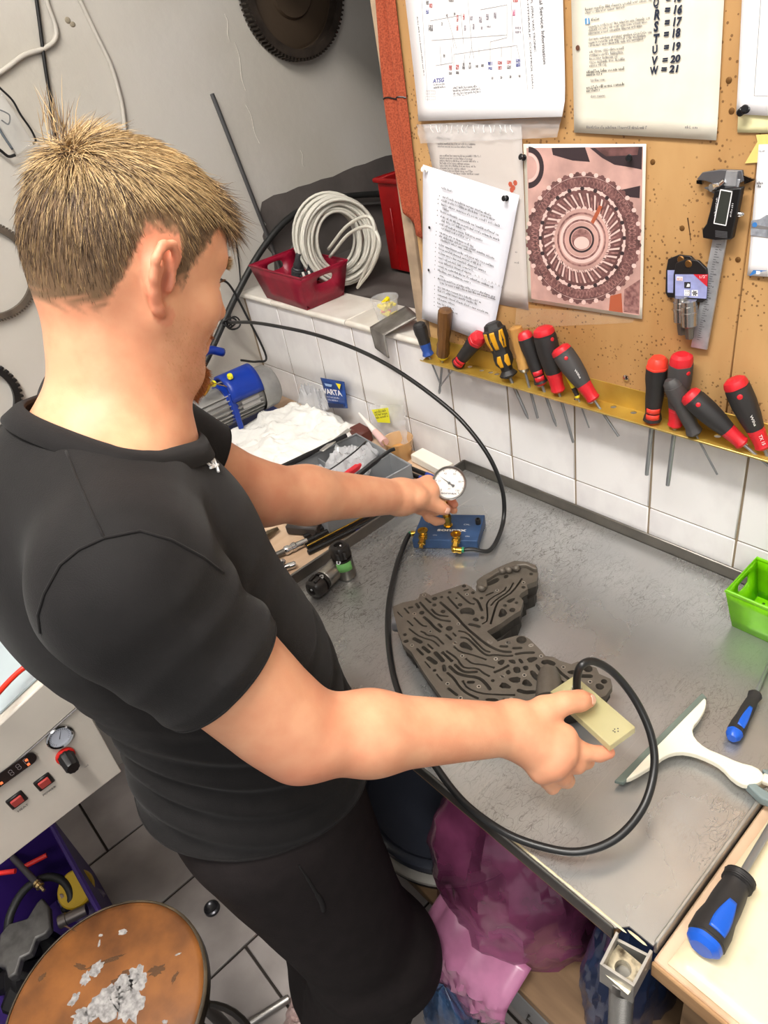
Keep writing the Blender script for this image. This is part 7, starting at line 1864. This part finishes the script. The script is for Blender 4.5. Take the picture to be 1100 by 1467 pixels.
# skull and face
fd.ell(H(-.002, 0, .036), (.086, .072, .081), .03, HM); fd.ell(H(-.022, 0, .016), (.065, .067, .070), .03, HM)
fd.ell(H(.030, 0, .035), (.062, .066, .070), .03, HM)
fd.ell(H(.038, 0, -.030), (.055, .056, .075), .03, HM)
for s in (-1, 1):
    fd.cone(H(.010, .056*s, -.035), H(.070, .020*s, -.088), .014, .016, .03)      # jaw
    fd.ell(H(.058, .040*s, -.022), (.022, .022, .020), .025, HM)                    # cheek bone
    fd.cone(H(.082, .012*s, .026), H(.070, .044*s, .030), .010, .010, .014)       # brow
fd.ell(H(.074, 0, -.094), (.019, .020, .017), .02, HM)                              # chin
for s in (-1, 1): fd.ell(H(.088, .031*s, .006), (.016, .016, .011), .012, HM, '-')   # eye sockets
fd.chain([H(.084, 0, .014), H(.098, 0, -.004), H(.109, 0, -.022)], [.007, .009, .011], .010)
for s in (-1, 1): fd.ell(H(.099, .011*s, -.026), (.010, .008, .008), .006, HM)
fd.cone(H(.091, -.018, -.051), H(.091, .018, -.051), .0065, .0065, .006); fd.cone(H(.089, -.016, -.062), H(.089, .016, -.062), .0075, .0075, .006)
fd.cone(H(.100, -.018, -.0565), H(.100, .018, -.0565), .0035, .0035, .004, '-')
for s in (-1, 1): fd.ell(H(.074, .031*s, .005), (.0135, .0135, .0130), .002, HM)  # eyeballs
# ears
for s in (-1, 1):
    E = lambda f, u, o: H(f*1.0, s*(.074+o), u)
    fd.ell(E(-.007, .003, .001), (.013, .0055, .025), .007, np.stack([Hf*.85-Hl*s*.45, Hl*s*.88+Hf*.45, Hu], 1))
    rim_ = [E(.008, .008, .004), E(.007, .022, .009), E(-.002, .031, .014), E(-.013, .029, .018), E(-.019, .016, .020), E(-.018, .0, .018), E(-.012, -.014, .013), E(-.004, -.026, .007), E(.002, -.030, .004)]
    fd.chain(rim_, [.0034, .0042, .0045, .0045, .0045, .0043, .0045, .0062, .0050], .003)
    fd.chain([E(-.006, .020, .012), E(-.011, .006, .013), E(-.007, -.010, .011)], [.003, .0036, .003], .005)
    fd.ell(E(.000, -.001, .010), (.0075, .0085, .0125), .004, HM, '-'); fd.ell(E(-.004, .019, .0145), (.0045, .0055, .0065), .003, HM, '-')
    fd.cone(E(.008, .001, .004), E(.007, -.007, .004), .0042, .0042, .004)
# arms
def arm(sh, el, wr, r0, r1, r2, r3):
    fd.cone(sh, el, r0, r1, .03)
    mid = el+(wr-el)*.30
    fd.cone(el, mid, r1*.98, r2, .025); fd.cone(mid, wr, r2, r3, .02)
arm(Rsh, Rel, Rwr, .053, .0415, .0405, .0285); arm(Lsh, Lel, Lwr, .052, .044, .0435, .029)
fd.cone(Rsh+(Rel-Rsh)*.35+np.array((.004, .010, .004)), Rsh+(Rel-Rsh)*.8, .046, .042, .03)
# hands
def hand(wr, palm, fingers, thumb, rw):
    for q in palm: fd.cone(wr, q, rw, .0125, .016)
    for a, b in zip(palm, palm[1:]): fd.cone(a, b, .0125, .0125, .012)
    for j, (pts, rs) in enumerate(fingers): fd.chain(pts, rs, .0045)
    fd.chain(thumb[0], thumb[1], .010)
A = lambda x, y, z: np.array(at_z(x, y, z))
RK = [A(808, 1056, 1.038), A(806, 1079, 1.030), A(794, 1095, 1.020), A(776, 1104, 1.008)]
fr1 = [[RK[0], A(836, 1077, 1.016), A(858, 1080, 1.011), A(872, 1078, 1.010)], [RK[1], A(826, 1096, 1.004), A(840, 1090, .992), A(838, 1078, .990)], [RK[2], A(806, 1113, .990), A(812, 1118, .977), A(806, 1112, .970)], [RK[3], A(784, 1119, .985), A(791, 1128, .972), A(786, 1124, .966)]]
hand(Rwr, RK, [(p, [.0105, .0098, .0088, .0076]) for p in fr1[:1]]+[(p, [.0108, .0098, .0088, .0078]) for p in fr1[1:3]]+[(fr1[3], [.0098, .0088, .0078, .0070])], ([Rwr+(RK[0]-Rwr)*.25, A(780, 1018, 1.058), A(808, 1007, 1.060), A(830, 1004, 1.054), A(843, 1003, 1.046)], [.017, .0155, .0115, .0108, .0090]), .024)
LK = [A(613, 692, 1.030), A(616, 703, 1.030), A(611, 716, 1.008), A(603, 726, .990)]
gx0 = np.array(gb)
fl1 = [[LK[0], A(633, 703, .990), np.array((gb.x-.004, gb.y+.017, 1.000)), np.array((gb.x+.012, gb.y+.012, .990))], [LK[1], A(630, 713, 1.000), np.array((gb.x-.006, gb.y+.016, .978)), np.array((gb.x+.014, gb.y+.010, .970))], [LK[2], A(624, 731, .976), np.array((gb.x-.010, gb.y+.013, .958)), np.array((gb.x+.008, gb.y+.012, .953))], [LK[3], A(614, 741, .958), A(624, 747, .946), A(633, 747, .942)]]
hand(Lwr, LK, [(p, [.0108, .0098, .0088, .0076]) for p in fl1[:3]]+[(fl1[3], [.0098, .0088, .0078, .0070])], ([Lwr+(LK[0]-Lwr)*.3, A(600, 713, 1.036), A(616, 721, 1.014), A(630, 727, .999), A(639, 731, .990)], [.016, .0155, .0118, .0110, .0090]), .025)
vs, f = fd.mesh(); vs = relax(vs, f, 2, .5)
# materials per face: skin, scalp under the hair
def skin_material():
    mt = mat('skin', (222, 164, 128), .5, var=.16, vscale=24, col2=(211, 146, 112), sss=.10, bump=.05, bscale=500, spec=.4)
    return mt
skin = skin_material()
scalp = mat('scalp_hair', (128, 100, 68), .75, var=.3, vscale=160)
fc = (vs[f].mean(1)-HO); hf, hl, hu = fc@Hf, fc@Hl, fc@Hu
def hair_mask(f_, l_, u_):
    # hairline in the head frame: forehead, temples, round the ears, nape
    al = np.abs(l_)
    line = np.where(f_ > .060, .064+0*al, np.where(f_ > .026, .008+(f_-.026)*1.62, np.where(f_ > .008, -.004, np.where(f_ > -.022, .036, .0))))
    line = np.where((f_ <= -.022) & (f_ > -.042), .036-(-.022-f_)*3.6, line)
    line = np.where(f_ <= -.042, -.036-(-.042-f_)*.25, line)
    return u_-line
hm = hair_mask(hf, hl, hu)
inhead = (hu > -.09) & (np.sqrt(hf**2+hl**2) < .125) & (np.abs(hl) < .0775)
body = np_mesh('body', vs, f, [skin], PERSON)
rv = vs-HO; vf, vl_, vu = rv@Hf, rv@Hl, rv@Hu
inh_v = (vu > -.09) & (np.sqrt(vf**2+vl_**2) < .125) & (np.abs(vl_) < .0765)
hv = hair_mask(vf, vl_, vu)+.004*np.sin(vf*420+3*np.sin(vu*300))
fade = np.where(vf > .045, .006, .016)
hb_ = np.where(inh_v, np.clip((hv+.003)/fade, 0, 1), 0)
at_ = body.data.attributes.new('hair_base', 'FLOAT', 'POINT'); at_.data.foreach_set('value', hb_.astype(np.float32))
def near(c, r_): return np.exp(-((vs-np.array(c))**2).sum(1)/(r_*r_))
bl = 1.0*((np.abs(vl_) > .0745) & (vu > -.045) & (vu < .045) & (np.abs(vf) < .03))*.4+.55*near(Rel+np.array((.0, -.03, -.03)), .06)+.35*near(Lel, .05)
for q_ in RK+LK: bl = bl+.35*near(q_, .014)
for q_ in (fr1[0][3], fr1[3][3], A(843, 1003, 1.046), A(639, 731, .990), fl1[0][3], fl1[1][3]): bl = bl+.5*near(q_, .014)
at_ = body.data.attributes.new('blush', 'FLOAT', 'POINT'); at_.data.foreach_set('value', np.clip(bl, 0, 1).astype(np.float32))
nt = skin.node_tree; bs_ = nt.nodes['Principled BSDF']; src_ = bs_.inputs['Base Color'].links[0].from_socket
def att(nm):
    a_ = nt.nodes.new('ShaderNodeAttribute'); a_.attribute_name = nm; return a_.outputs['Fac']
m1_ = nt.nodes.new('ShaderNodeMixRGB'); nt.links.new(att('blush'), m1_.inputs[0]); nt.links.new(src_, m1_.inputs[1]); m1_.inputs[2].default_value = rgb(214, 122, 98)
m2_ = nt.nodes.new('ShaderNodeMixRGB'); nt.links.new(att('hair_base'), m2_.inputs[0]); nt.links.new(m1_.outputs[0], m2_.inputs[1]); m2_.inputs[2].default_value = rgb(112, 88, 64)
nt.links.new(m2_.outputs[0], bs_.inputs['Base Color'])

# ---- finger nails
nail = mat('nail', (236, 186, 164), .3)
bvh_body = BVHTree.FromPolygons([V(p) for p in vs], f.tolist())
def nail_at(tip, prev, name='nail', w=.0058, l=.009, up=None):
    tip = V(tip); prev = V(prev); ax = (tip-prev).normalized(); n = (CAM-tip) if up is None else V(up); n = (n-ax*n.dot(ax)).normalized(); y = ax.cross(n); mb = MB()
    c = tip+ax*.002
    def fn(u, v):
        q = c+ax*(-l+l*1.15*v)+y*w*(2*u-1)*(1-.25*abs(2*v-1)**3)+n*.02
        h = bvh_body.ray_cast(q, -n)
        return (h[0] if h[0] else c+n*.006)+n*.0005
    mb.grid(fn, 6, 6); build(name, mb, nail, PERSON, angle=180, solid=.0004)
nail_at(A(843, 1003, 1.046), A(830, 1004, 1.054)); nail_at(A(639, 731, .990), A(630, 727, .999))

# ---- shirt
shirt_m = mat('shirt_black', (25, 23, 23), .78, var=.12, vscale=60, sheen=.05, bump=.25, bscale=900, spec=.25)
fs = Field((.58, -.99, .82), (1.27, -.46, 1.53), .0036)
torso(fs, .004)
fs.ell((.894, -.735, 1.07), (.145, .118, .20), .08)
fs.ell((.904, -.742, .915), (.168, .140, .13), .07)
fs.cone((.872, -.752, 1.415), (1.01, -.785, 1.395), .050, .050, .05); fs.cone((.872, -.738, 1.415), (.74, -.70, 1.395), .050, .048, .05)
fs.cone((.870, -.724, 1.42), (.868, -.714, 1.47), .074, .070, .03)
Rhem = Rsh+(Rel-Rsh)*.50; Lhem = Lsh+(Lel-Lsh)*.60
fs.cone(Rsh, Rhem+(Rel-Rsh)*.15, .070, .064, .04); fs.cone(Lsh, Lhem+(Lel-Lsh)*.15, .068, .062, .04)
vs2, f2 = fs.mesh(); vs2 = relax(vs2, f2, 4, .5)
# wrinkles: wavy folds round the waist, at the sleeve and across the front
def fold(x):
    q = math.sin(x); return (abs(q)**.7)*(1 if q > 0 else -1)*.8 if q < 0 else q**1.6
def wrinkle(p):
    x, y, z = p
    w = 0.0
    a = math.atan2(y+.735, x-.89)
    zz = z+.020*math.sin(a*2+.6)+.02*mnoise.noise(V((x*5, y*5, z*3)))
    e = math.exp(-((z-1.05)/.10)**2)
    w += .0070*e*fold(zz*150+1.2*math.sin(a*1.7))*(.6+.4*mnoise.noise(V((a*1.5, z*6, 2))))
    w += .0045*math.exp(-((z-.95)/.05)**2)*fold(zz*120+2)
    d = (V(p)-V(Rhem)).length
    e2 = math.exp(-(d/.11)**2)
    ax = V(Rel-Rsh).normalized(); t_ = (V(p)-V(Rsh)).dot(ax)
    w += .0045*e2*fold(t_*150+3*mnoise.noise(V((x*9, y*9, z*9))))*(1 if y > -.80 else .45)
    w += .0030*mnoise.noise(V((x*11, y*11, z*7+3)))
    return w
ed = vs2[f2]; nrm = np.cross(ed[:, 2]-ed[:, 0], ed[:, 3]-ed[:, 1]); vn = np.zeros_like(vs2)
for k in range(4):
    for c in range(3): vn[:, c] += np.bincount(f2[:, k], nrm[:, c], len(vs2))
vn /= np.linalg.norm(vn, axis=1)[:, None]+1e-12
vs2 = vs2+vn*np.array([wrinkle(p) for p in vs2])[:, None]
bm = bmesh.new(); bv = [bm.verts.new(p) for p in vs2]
for q in f2: bm.faces.new([bv[i] for i in q])
bm.faces.ensure_lookup_table()
def cut(co, no, center, rad, cond=None):
    gf = [fa for fa in bm.faces if (fa.calc_center_median()-V(center)).length < rad and (cond is None or cond(fa.calc_center_median()))]
    ge = {e for fa in gf for e in fa.edges}; gv = {v for fa in gf for v in fa.verts}
    bmesh.ops.bisect_plane(bm, geom=list(gv)+list(ge)+gf, plane_co=co, plane_no=no, clear_outer=True)
axR = V(Rel-Rsh).normalized(); axL = V(Lel-Lsh).normalized()
hemR_n = (axR+V((.06, .0, -.10))).normalized()
def near_sleeve(p, sh, el, r0, r1):
    if ((p.x-.868)/.178)**2+((p.y+.748)/.135)**2 < 1.12: return False
    a = V(sh); b = V(sh+(el-sh)*(.65 if sh is Rsh else .75)); t_ = max(0, min(1, (p-a).dot(b-a)/(b-a).length_squared)); return abs((p-a.lerp(b, t_)).length-(r0+(r1-r0)*t_)) < .009
cut(V(Rhem), hemR_n, Rhem+(Rel-Rsh)*.2, .14, lambda p: (p-V(Rsh)).dot(axR) > .10 and near_sleeve(p, Rsh, Rel, .070, .064))
cut(V(Lhem), axL, Lhem+(Lel-Lsh)*.2, .14, lambda p: (p-V(Lsh)).dot(axL) > .08 and near_sleeve(p, Lsh, Lel, .068, .062))
nb, nf_ = V((.868, -.788, 1.478)), V((.868, -.640, 1.388)); nn_ = V((1, 0, 0)).cross(nf_-nb).normalized(); nn_ = nn_ if nn_.z > 0 else -nn_
cut(nb, nn_, (.866, -.735, 1.47), .125)
hz = .952
cut(V((.90, -.74, hz)), V((.03, -.10, -1)).normalized(), (.9, -.74, hz-.05), .26)
bm.normal_update(); me = bpy.data.meshes.new('shirt'); 
# boundary loops for hems and collar
loops = []; be = {e for e in bm.edges if e.is_boundary}; seen = set()
for e0 in list(be):
    if e0 in seen: continue
    seen.add(e0); lp = [e0.verts[0], e0.verts[1]]
    while True:
        nx = [e for e in lp[-1].link_edges if e in be and e not in seen]
        if not nx: break
        seen.add(nx[0]); lp.append(nx[0].other_vert(lp[-1]))
    if len(lp) > 30: loops.append([v.co.copy() for v in lp])
for fa in bm.faces: fa.smooth = True
for v in bm.verts: v.co -= base(PERSON)
bm.to_mesh(me); bm.free(); me.materials.append(shirt_m)
shirt = link('shirt', me, PERSON); md = shirt.modifiers.new('solid', 'SOLIDIFY'); md.thickness = .0022; md.offset = 0
bvh_shirt = BVHTree.FromPolygons([v.co+base(PERSON) for v in me.vertices], [tuple(p.vertices) for p in me.polygons])
hemm = mat('shirt_hem', (27, 25, 25), .85, sheen=.05, bump=.2, bscale=900, spec=.2)
for lp in loops:
    c = sum(lp, V((0, 0, 0)))/len(lp); isneck = (c-V((.866, -.72, 1.44))).length < .06
    pts = lp[:-1][::3]
    if isneck:
        mb = MB(); n = len(pts); vsn = []
        sm = [(pts[i-2]+pts[i-1]+pts[i]+pts[(i+1) % n]+pts[(i+2) % n])/5 for i in range(n)]
        for i, p in enumerate(sm):
            d = p-c; d = (d-nn_*d.dot(nn_)).normalized()
            vsn += [p+d*.009-nn_*.012+(d*.004), p+d*.0035+nn_*.001, p-d*.0035+nn_*.006, p-d*.0055+nn_*.002]
        mb.add(vsn, [(i*4+k, i*4+k+1, ((i+1) % n)*4+k+1, ((i+1) % n)*4+k) for i in range(n) for k in range(3)]); build('collar', mb, hemm, shirt, angle=180, solid=.0022)
    else:
        mb = MB(); mb.tube(pts, .0020, 6, closed=True); build('hem', mb, hemm, shirt, angle=180)
def on_shirt(px, py, off=.0016):
    d = ray(px, py).normalized(); h = bvh_shirt.ray_cast(CAM, d); return h[0]+h[1]*off*(1 if h[1].dot(d) < 0 else -1) if h[0] else None
for pl in ([(60, 905), (57, 880), (66, 850), (88, 810), (115, 788), (150, 772), (200, 762), (245, 775), (290, 800), (318, 822)], [(96, 648), (112, 690), (132, 735), (150, 772)]):
    q = [on_shirt(*p) for p in [tuple(pl[i][k]*(1-t)+pl[i+1][k]*t for k in (0, 1)) for i in range(len(pl)-1) for t in (0, .25, .5, .75)]+[pl[-1]]]; q = [p for p in q if p]
    if len(q) > 3: mb = MB(); mb.tube(q, .0013, 6); build('seam', mb, hemm, shirt, angle=180)
mb = MB()
for pl in ([(289, 645), (293, 655), (291, 662), (297, 668)], [(296, 650), (300, 664), (305, 672)], [(292, 652), (302, 660), (300, 668), (308, 672)], [(303, 660), (310, 678)], [(298, 672), (309, 668)]):
    q = [on_shirt(*p, .003) for p in pl]; q = [p for p in q if p]
    if len(q) > 1: mb.tube(q, .0016, 5)
if mb.v: build('chest_logo', mb, mat('logo_white', (236, 236, 236), .6), shirt, kind='stuff')

# ---- trousers and shoes
tr_m = mat('trousers_dark', (34, 29, 29), .85, var=.12, vscale=40, bump=.2, bscale=500, spec=.2)
ft = Field((.60, -1.0, .05), (1.24, -.50, 1.04), .006)
ft.ell((.904, -.748, .925), (.156, .126, .10), .05)
hipR, hipL = np.array((.975, -.765, .90)), np.array((.815, -.760, .90)); knR, knL = np.array((1.020, -.725, .50)), np.array((.850, -.705, .50)); anR, anL = np.array((.935, -.830, .10)), np.array((.830, -.785, .10))
ft.cone(hipR, knR, .112, .094, .05); ft.cone(knR, anR, .094, .080, .04); ft.cone(hipL, knL, .098, .080, .05); ft.cone(knL, anL, .080, .066, .04)
ft.ell((.905, -.745, .84), (.155, .118, .12), .06); ft.ell(knR+np.array((.020, .030, -.02)), (.072, .064, .070), .05)
vs3, f3 = ft.mesh(); vs3 = relax(vs3, f3, 3, .5)
vs3 = vs3+np.array([[.004*mnoise.noise(V(p)*9)+.003*math.sin(p[2]*60+4*mnoise.noise(V(p)*4))*math.exp(-((p[2]-.5)/.12)**2), .004*mnoise.noise(V(p)*9+V((5, 0, 0))), 0] for p in vs3])
keep = (vs3[f3][:, :, 2].mean(1) < .985) & (vs3[f3][:, :, 2].mean(1) > .065)
trs = np_mesh('trousers', vs3, f3[keep], [tr_m], PERSON); trs.modifiers.new('solid', 'SOLIDIFY').thickness = .002
bvh_t = BVHTree.FromPolygons([V(p) for p in vs3], f3.tolist())
def on_tr(px, py, off=.001):
    d = ray(px, py).normalized(); h = bvh_t.ray_cast(CAM, d); return h[0]-d*off if h[0] else None
q = [on_tr(*p) for p in ((428, 1240), (440, 1258), (450, 1275), (460, 1292), (463, 1304))]; q = [p for p in q if p]
if len(q) > 2: mb = MB(); mb.tube(smoothpts(q, 4), [.0012]*4+[.002]*6+[.0035]*7 if len(q) == 5 else .002, 6); build('pocket_seam', mb, mat('pocket_black', (18, 15, 15), .9), trs, angle=180)
for an, s in ((anR, 1), (anL, -1)):
    mb = MB(); c = V((an[0]+.005*s, an[1], 0))
    def shoe(u, v):
        th = 2*PI*u; yy = math.sin(th); xx = math.cos(th); ln = .155 if yy > 0 else .085; w = .046-.012*max(0, yy)**3
        k = 1 if v < .25 else math.cos((v-.25)/.75*PI/2)**.6
        hgt = .105 if yy < .1 else .105-.055*min(1, (yy-.1)*1.3)
        return c+V((xx*w*k, yy*ln*k+.035, .002+hgt*v))
    mb.grid(shoe, 32, 10); build('shoe', mb, mat('shoe_black', (34, 32, 33), .6), PERSON, angle=60)

# ---- hair, beard, brows: tapered three-sided strands
def strands(name, roots, dirs, lens, curl, rad, mats, mi, parent, seg=4, seed=1):
    n = len(roots); rg = np.random.default_rng(seed)
    t = dirs/np.linalg.norm(dirs, axis=1)[:, None]
    ref = rg.normal(size=(n, 3)); a = np.cross(t, ref); a /= np.linalg.norm(a, axis=1)[:, None]; b = np.cross(t, a)
    V_ = np.zeros((n, seg*3+1, 3))
    for s in range(seg+1):
        u = s/seg; p = roots+t*(lens*u)[:, None]+curl*(u*u)[..., None] if np.ndim(u) else roots+t*(lens*u)[:, None]+curl*(u*u)
        if s < seg:
            for k in range(3):
                th = 2*PI*k/3; V_[:, s*3+k] = p+(a*math.cos(th)+b*math.sin(th))*(rad*(1-.75*u))[:, None]
        else: V_[:, seg*3] = p
    tri = []
    for s in range(seg-1):
        for k in range(3):
            k2 = (k+1) % 3; tri += [(s*3+k, s*3+k2, (s+1)*3+k2), (s*3+k, (s+1)*3+k2, (s+1)*3+k)]
    for k in range(3): tri.append(((seg-1)*3+k, (seg-1)*3+(k+1) % 3, seg*3))
    tri = np.array(tri); nv = seg*3+1
    F_ = (tri[None]+(np.arange(n)*nv)[:, None, None]).reshape(-1, 3)
    return np_mesh(name, V_.reshape(-1, 3), F_, mats, parent, np.repeat(mi, len(tri)))
hair_mats = [mat('hair_blond', (210, 180, 132), .45), mat('hair_honey', (172, 142, 100), .45), mat('hair_brown', (124, 100, 76), .5), mat('hair_dark', (84, 66, 52), .5)]
sel = np.argwhere(inhead & (hm > -.004))[:, 0]
tv = vs[f[sel]]; nrmf = np.cross(tv[:, 2]-tv[:, 0], tv[:, 3]-tv[:, 1]); ar = np.linalg.norm(nrmf, axis=1); nrmf = nrmf/ar[:, None]
NH = 26000
pick = rng.choice(len(sel), NH, p=ar/ar.sum()); uu, vv = rng.random(NH), rng.random(NH)
q = tv[pick]; roots = (q[:, 0]*(1-uu)[:, None]+q[:, 1]*uu[:, None])*(1-vv)[:, None]+(q[:, 3]*(1-uu)[:, None]+q[:, 2]*uu[:, None])*vv[:, None]
nr = nrmf[pick]; rel = roots-HO; rf, rl, ru = rel@Hf, rel@Hl, rel@Hu; mask = hair_mask(rf, rl, ru)
ok = rng.random(NH) < np.where(rf > .045, np.clip(.5+mask/.008, 0, 1), np.clip(.12+mask/.020, 0, 1))
roots, nr, rf, rl, ru, mask = [x[ok] for x in (roots, nr, rf, rl, ru, mask)]; n = len(roots)
# combing direction: away from the crown whorl, forward on top, down at the sides and back
wh = np.array([-.070, -.010, .100]); loc = np.stack([rf, rl, ru], 1)-wh
top = np.clip((ru-.055)/.05, 0, 1)
dl_ = np.stack([loc[:, 0]*1.0+.03*top, loc[:, 1]*.8, loc[:, 2]*.35-.085*(1-top)], 1); dl_ += rng.normal(scale=.011, size=(n, 3)); dl_ /= np.linalg.norm(dl_, axis=1)[:, None]
flow = dl_[:, [0]]*Hf+dl_[:, [1]]*Hl+dl_[:, [2]]*Hu
flow = flow-nr*(flow*nr).sum(1)[:, None]; flow /= np.linalg.norm(flow, axis=1)[:, None]+1e-9
front = np.clip((rf-.042)/.022, 0, 1)*np.clip((ru-.056)/.016, 0, 1)
nearw = np.exp(-(loc**2).sum(1)/.0004)
lift = .13+.05*top+.55*front+1.3*nearw+rng.normal(scale=.10, size=n)
L0 = np.clip(.0022+.22*mask, .0018, .018)*(.75+.5*rng.random(n))
L0 = np.where(top > .3, np.maximum(L0, .018+.010*rng.random(n)), L0)*(1+.35*nearw)
L0 = np.where(front > .5, .020+.014*rng.random(n), L0)
dirs = flow+nr*lift[:, None]
curl = (flow*.25-nr*(.22+.10*top)[:, None])*L0[:, None]+rng.normal(scale=1, size=(n, 3))*(.10+.22*front)[:, None]*L0[:, None]
tone = np.clip(1-(ru-.25*np.minimum(rf+.03, 0)*0+.014*rng.normal(size=n)-.040)/.055, 0, 1)
rr_ = rng.random(n)
mi_h = np.where(front > .6, np.where(rr_ < .3, 1, np.where(rr_ < .75, 2, 3)), np.where(rr_ < (1-tone)*.72, 0, np.where(rr_ < (1-tone)*.72+.22, 1, np.where(rr_ < .74, 2, 3))))
strands('hair', roots-nr*.0006, dirs, L0, curl, np.where(top > .3, .00050, .00040)*np.ones(n), hair_mats, mi_h, PERSON)
# cowlick at the crown
nc = 34; cr = H(-.078, -.012, .098)+rng.normal(scale=.006, size=(nc, 3)); dc = np.tile(Hu*.9-Hf*.25, (nc, 1))+rng.normal(scale=.22, size=(nc, 3))
strands('cowlick', cr, dc, .022+.016*rng.random(nc), rng.normal(scale=.004, size=(nc, 3)), np.full(nc, .0005), hair_mats, rng.integers(0, 3, nc), PERSON, seed=5)
ginger = [mat('beard_ginger', (170, 100, 48), .5), mat('beard_fair', (206, 152, 104), .5)]
def patch(name, dens, fn, direc, ln, rad, mats):
    bf = vs[f]; cen_ = bf.mean(1)-HO; m_ = fn(cen_@Hf, cen_@Hl, cen_@Hu) & (np.abs(cen_).max(1) < .14); s_ = np.argwhere(m_)[:, 0]
    tvb = vs[f[s_]]; nb_ = np.cross(tvb[:, 2]-tvb[:, 0], tvb[:, 3]-tvb[:, 1]); nb_ /= np.linalg.norm(nb_, axis=1)[:, None]
    pk_ = rng.integers(0, len(s_), dens); a_, b_ = rng.random(dens), rng.random(dens); q = tvb[pk_]
    ro = (q[:, 0]*(1-a_)[:, None]+q[:, 1]*a_[:, None])*(1-b_)[:, None]+(q[:, 3]*(1-a_)[:, None]+q[:, 2]*a_[:, None])*b_[:, None]
    dd = nb_[pk_]*.6+direc[0]*Hf+direc[1]*Hl+direc[2]*Hu+rng.normal(scale=.25, size=(dens, 3))
    return strands(name, ro, dd, ln*(.6+.8*rng.random(dens)), rng.normal(scale=.0006, size=(dens, 3)), np.full(dens, rad), mats, rng.integers(0, len(mats), dens), PERSON, seed=9, seg=3)
patch('beard', 2600, lambda a, b, c: (a > .050) & (np.abs(b) < .030) & (c < -.080) & (c > -.125), (.2, 0, -.7), .008, .0004, [ginger[0]])
patch('moustache', 700, lambda a, b, c: (a > .080) & (np.abs(b) < .026) & (c < -.036) & (c > -.048), (.1, 0, -.8), .005, .00035, [ginger[0]])
patch('stubble', 1500, lambda a, b, c: (a > .012) & (c < -.030) & (c > -.112) & (a < .085), (.1, 0, -.8), .0024, .00016, [ginger[1]])
for s in (-1, 1): patch('eyebrow', 320, lambda a, b, c: (a > .066) & (b*s > .012) & (b*s < .050) & (c > .024) & (c < .034), (.1, s*.8, .0), .006, .0003, [hair_mats[1]])
mb = MB()
for s in (-1, 1):
    for k in range(14):
        t_ = k/13; a = V(H(.086-.010*abs(t_-.4), s*(.020+.022*t_), .008)); mb.tube([a, a+V(Hf)*.005+V(Hu)*.002, a+V(Hf)*.008+V(Hu)*.005], [.0003, .00025, .0001], 4)
build('eyelashes', mb, mat('lash', (110, 84, 60), .6), PERSON, kind='stuff')
for s in (-1, 1):
    c = H(.0752, .0305*s, .0035); mb = MB(); mb.ball(c, .0128, 20, 14); ey_ = build('eyeball', mb, mat('eye_white', (232, 226, 220), .15), PERSON, angle=180)
    d = V(Hf)*.93+V(Hu)*-.30; d.normalize(); mb = MB(); mb.lathe(V(c)+d*.0105, V(c)+d, [(0, .0058), (.0014, .0052), (.0020, .0030), (.0022, 0)], 18, caps=False); build('iris', mb, mat('iris_blue', (92, 118, 138), .1), ey_)
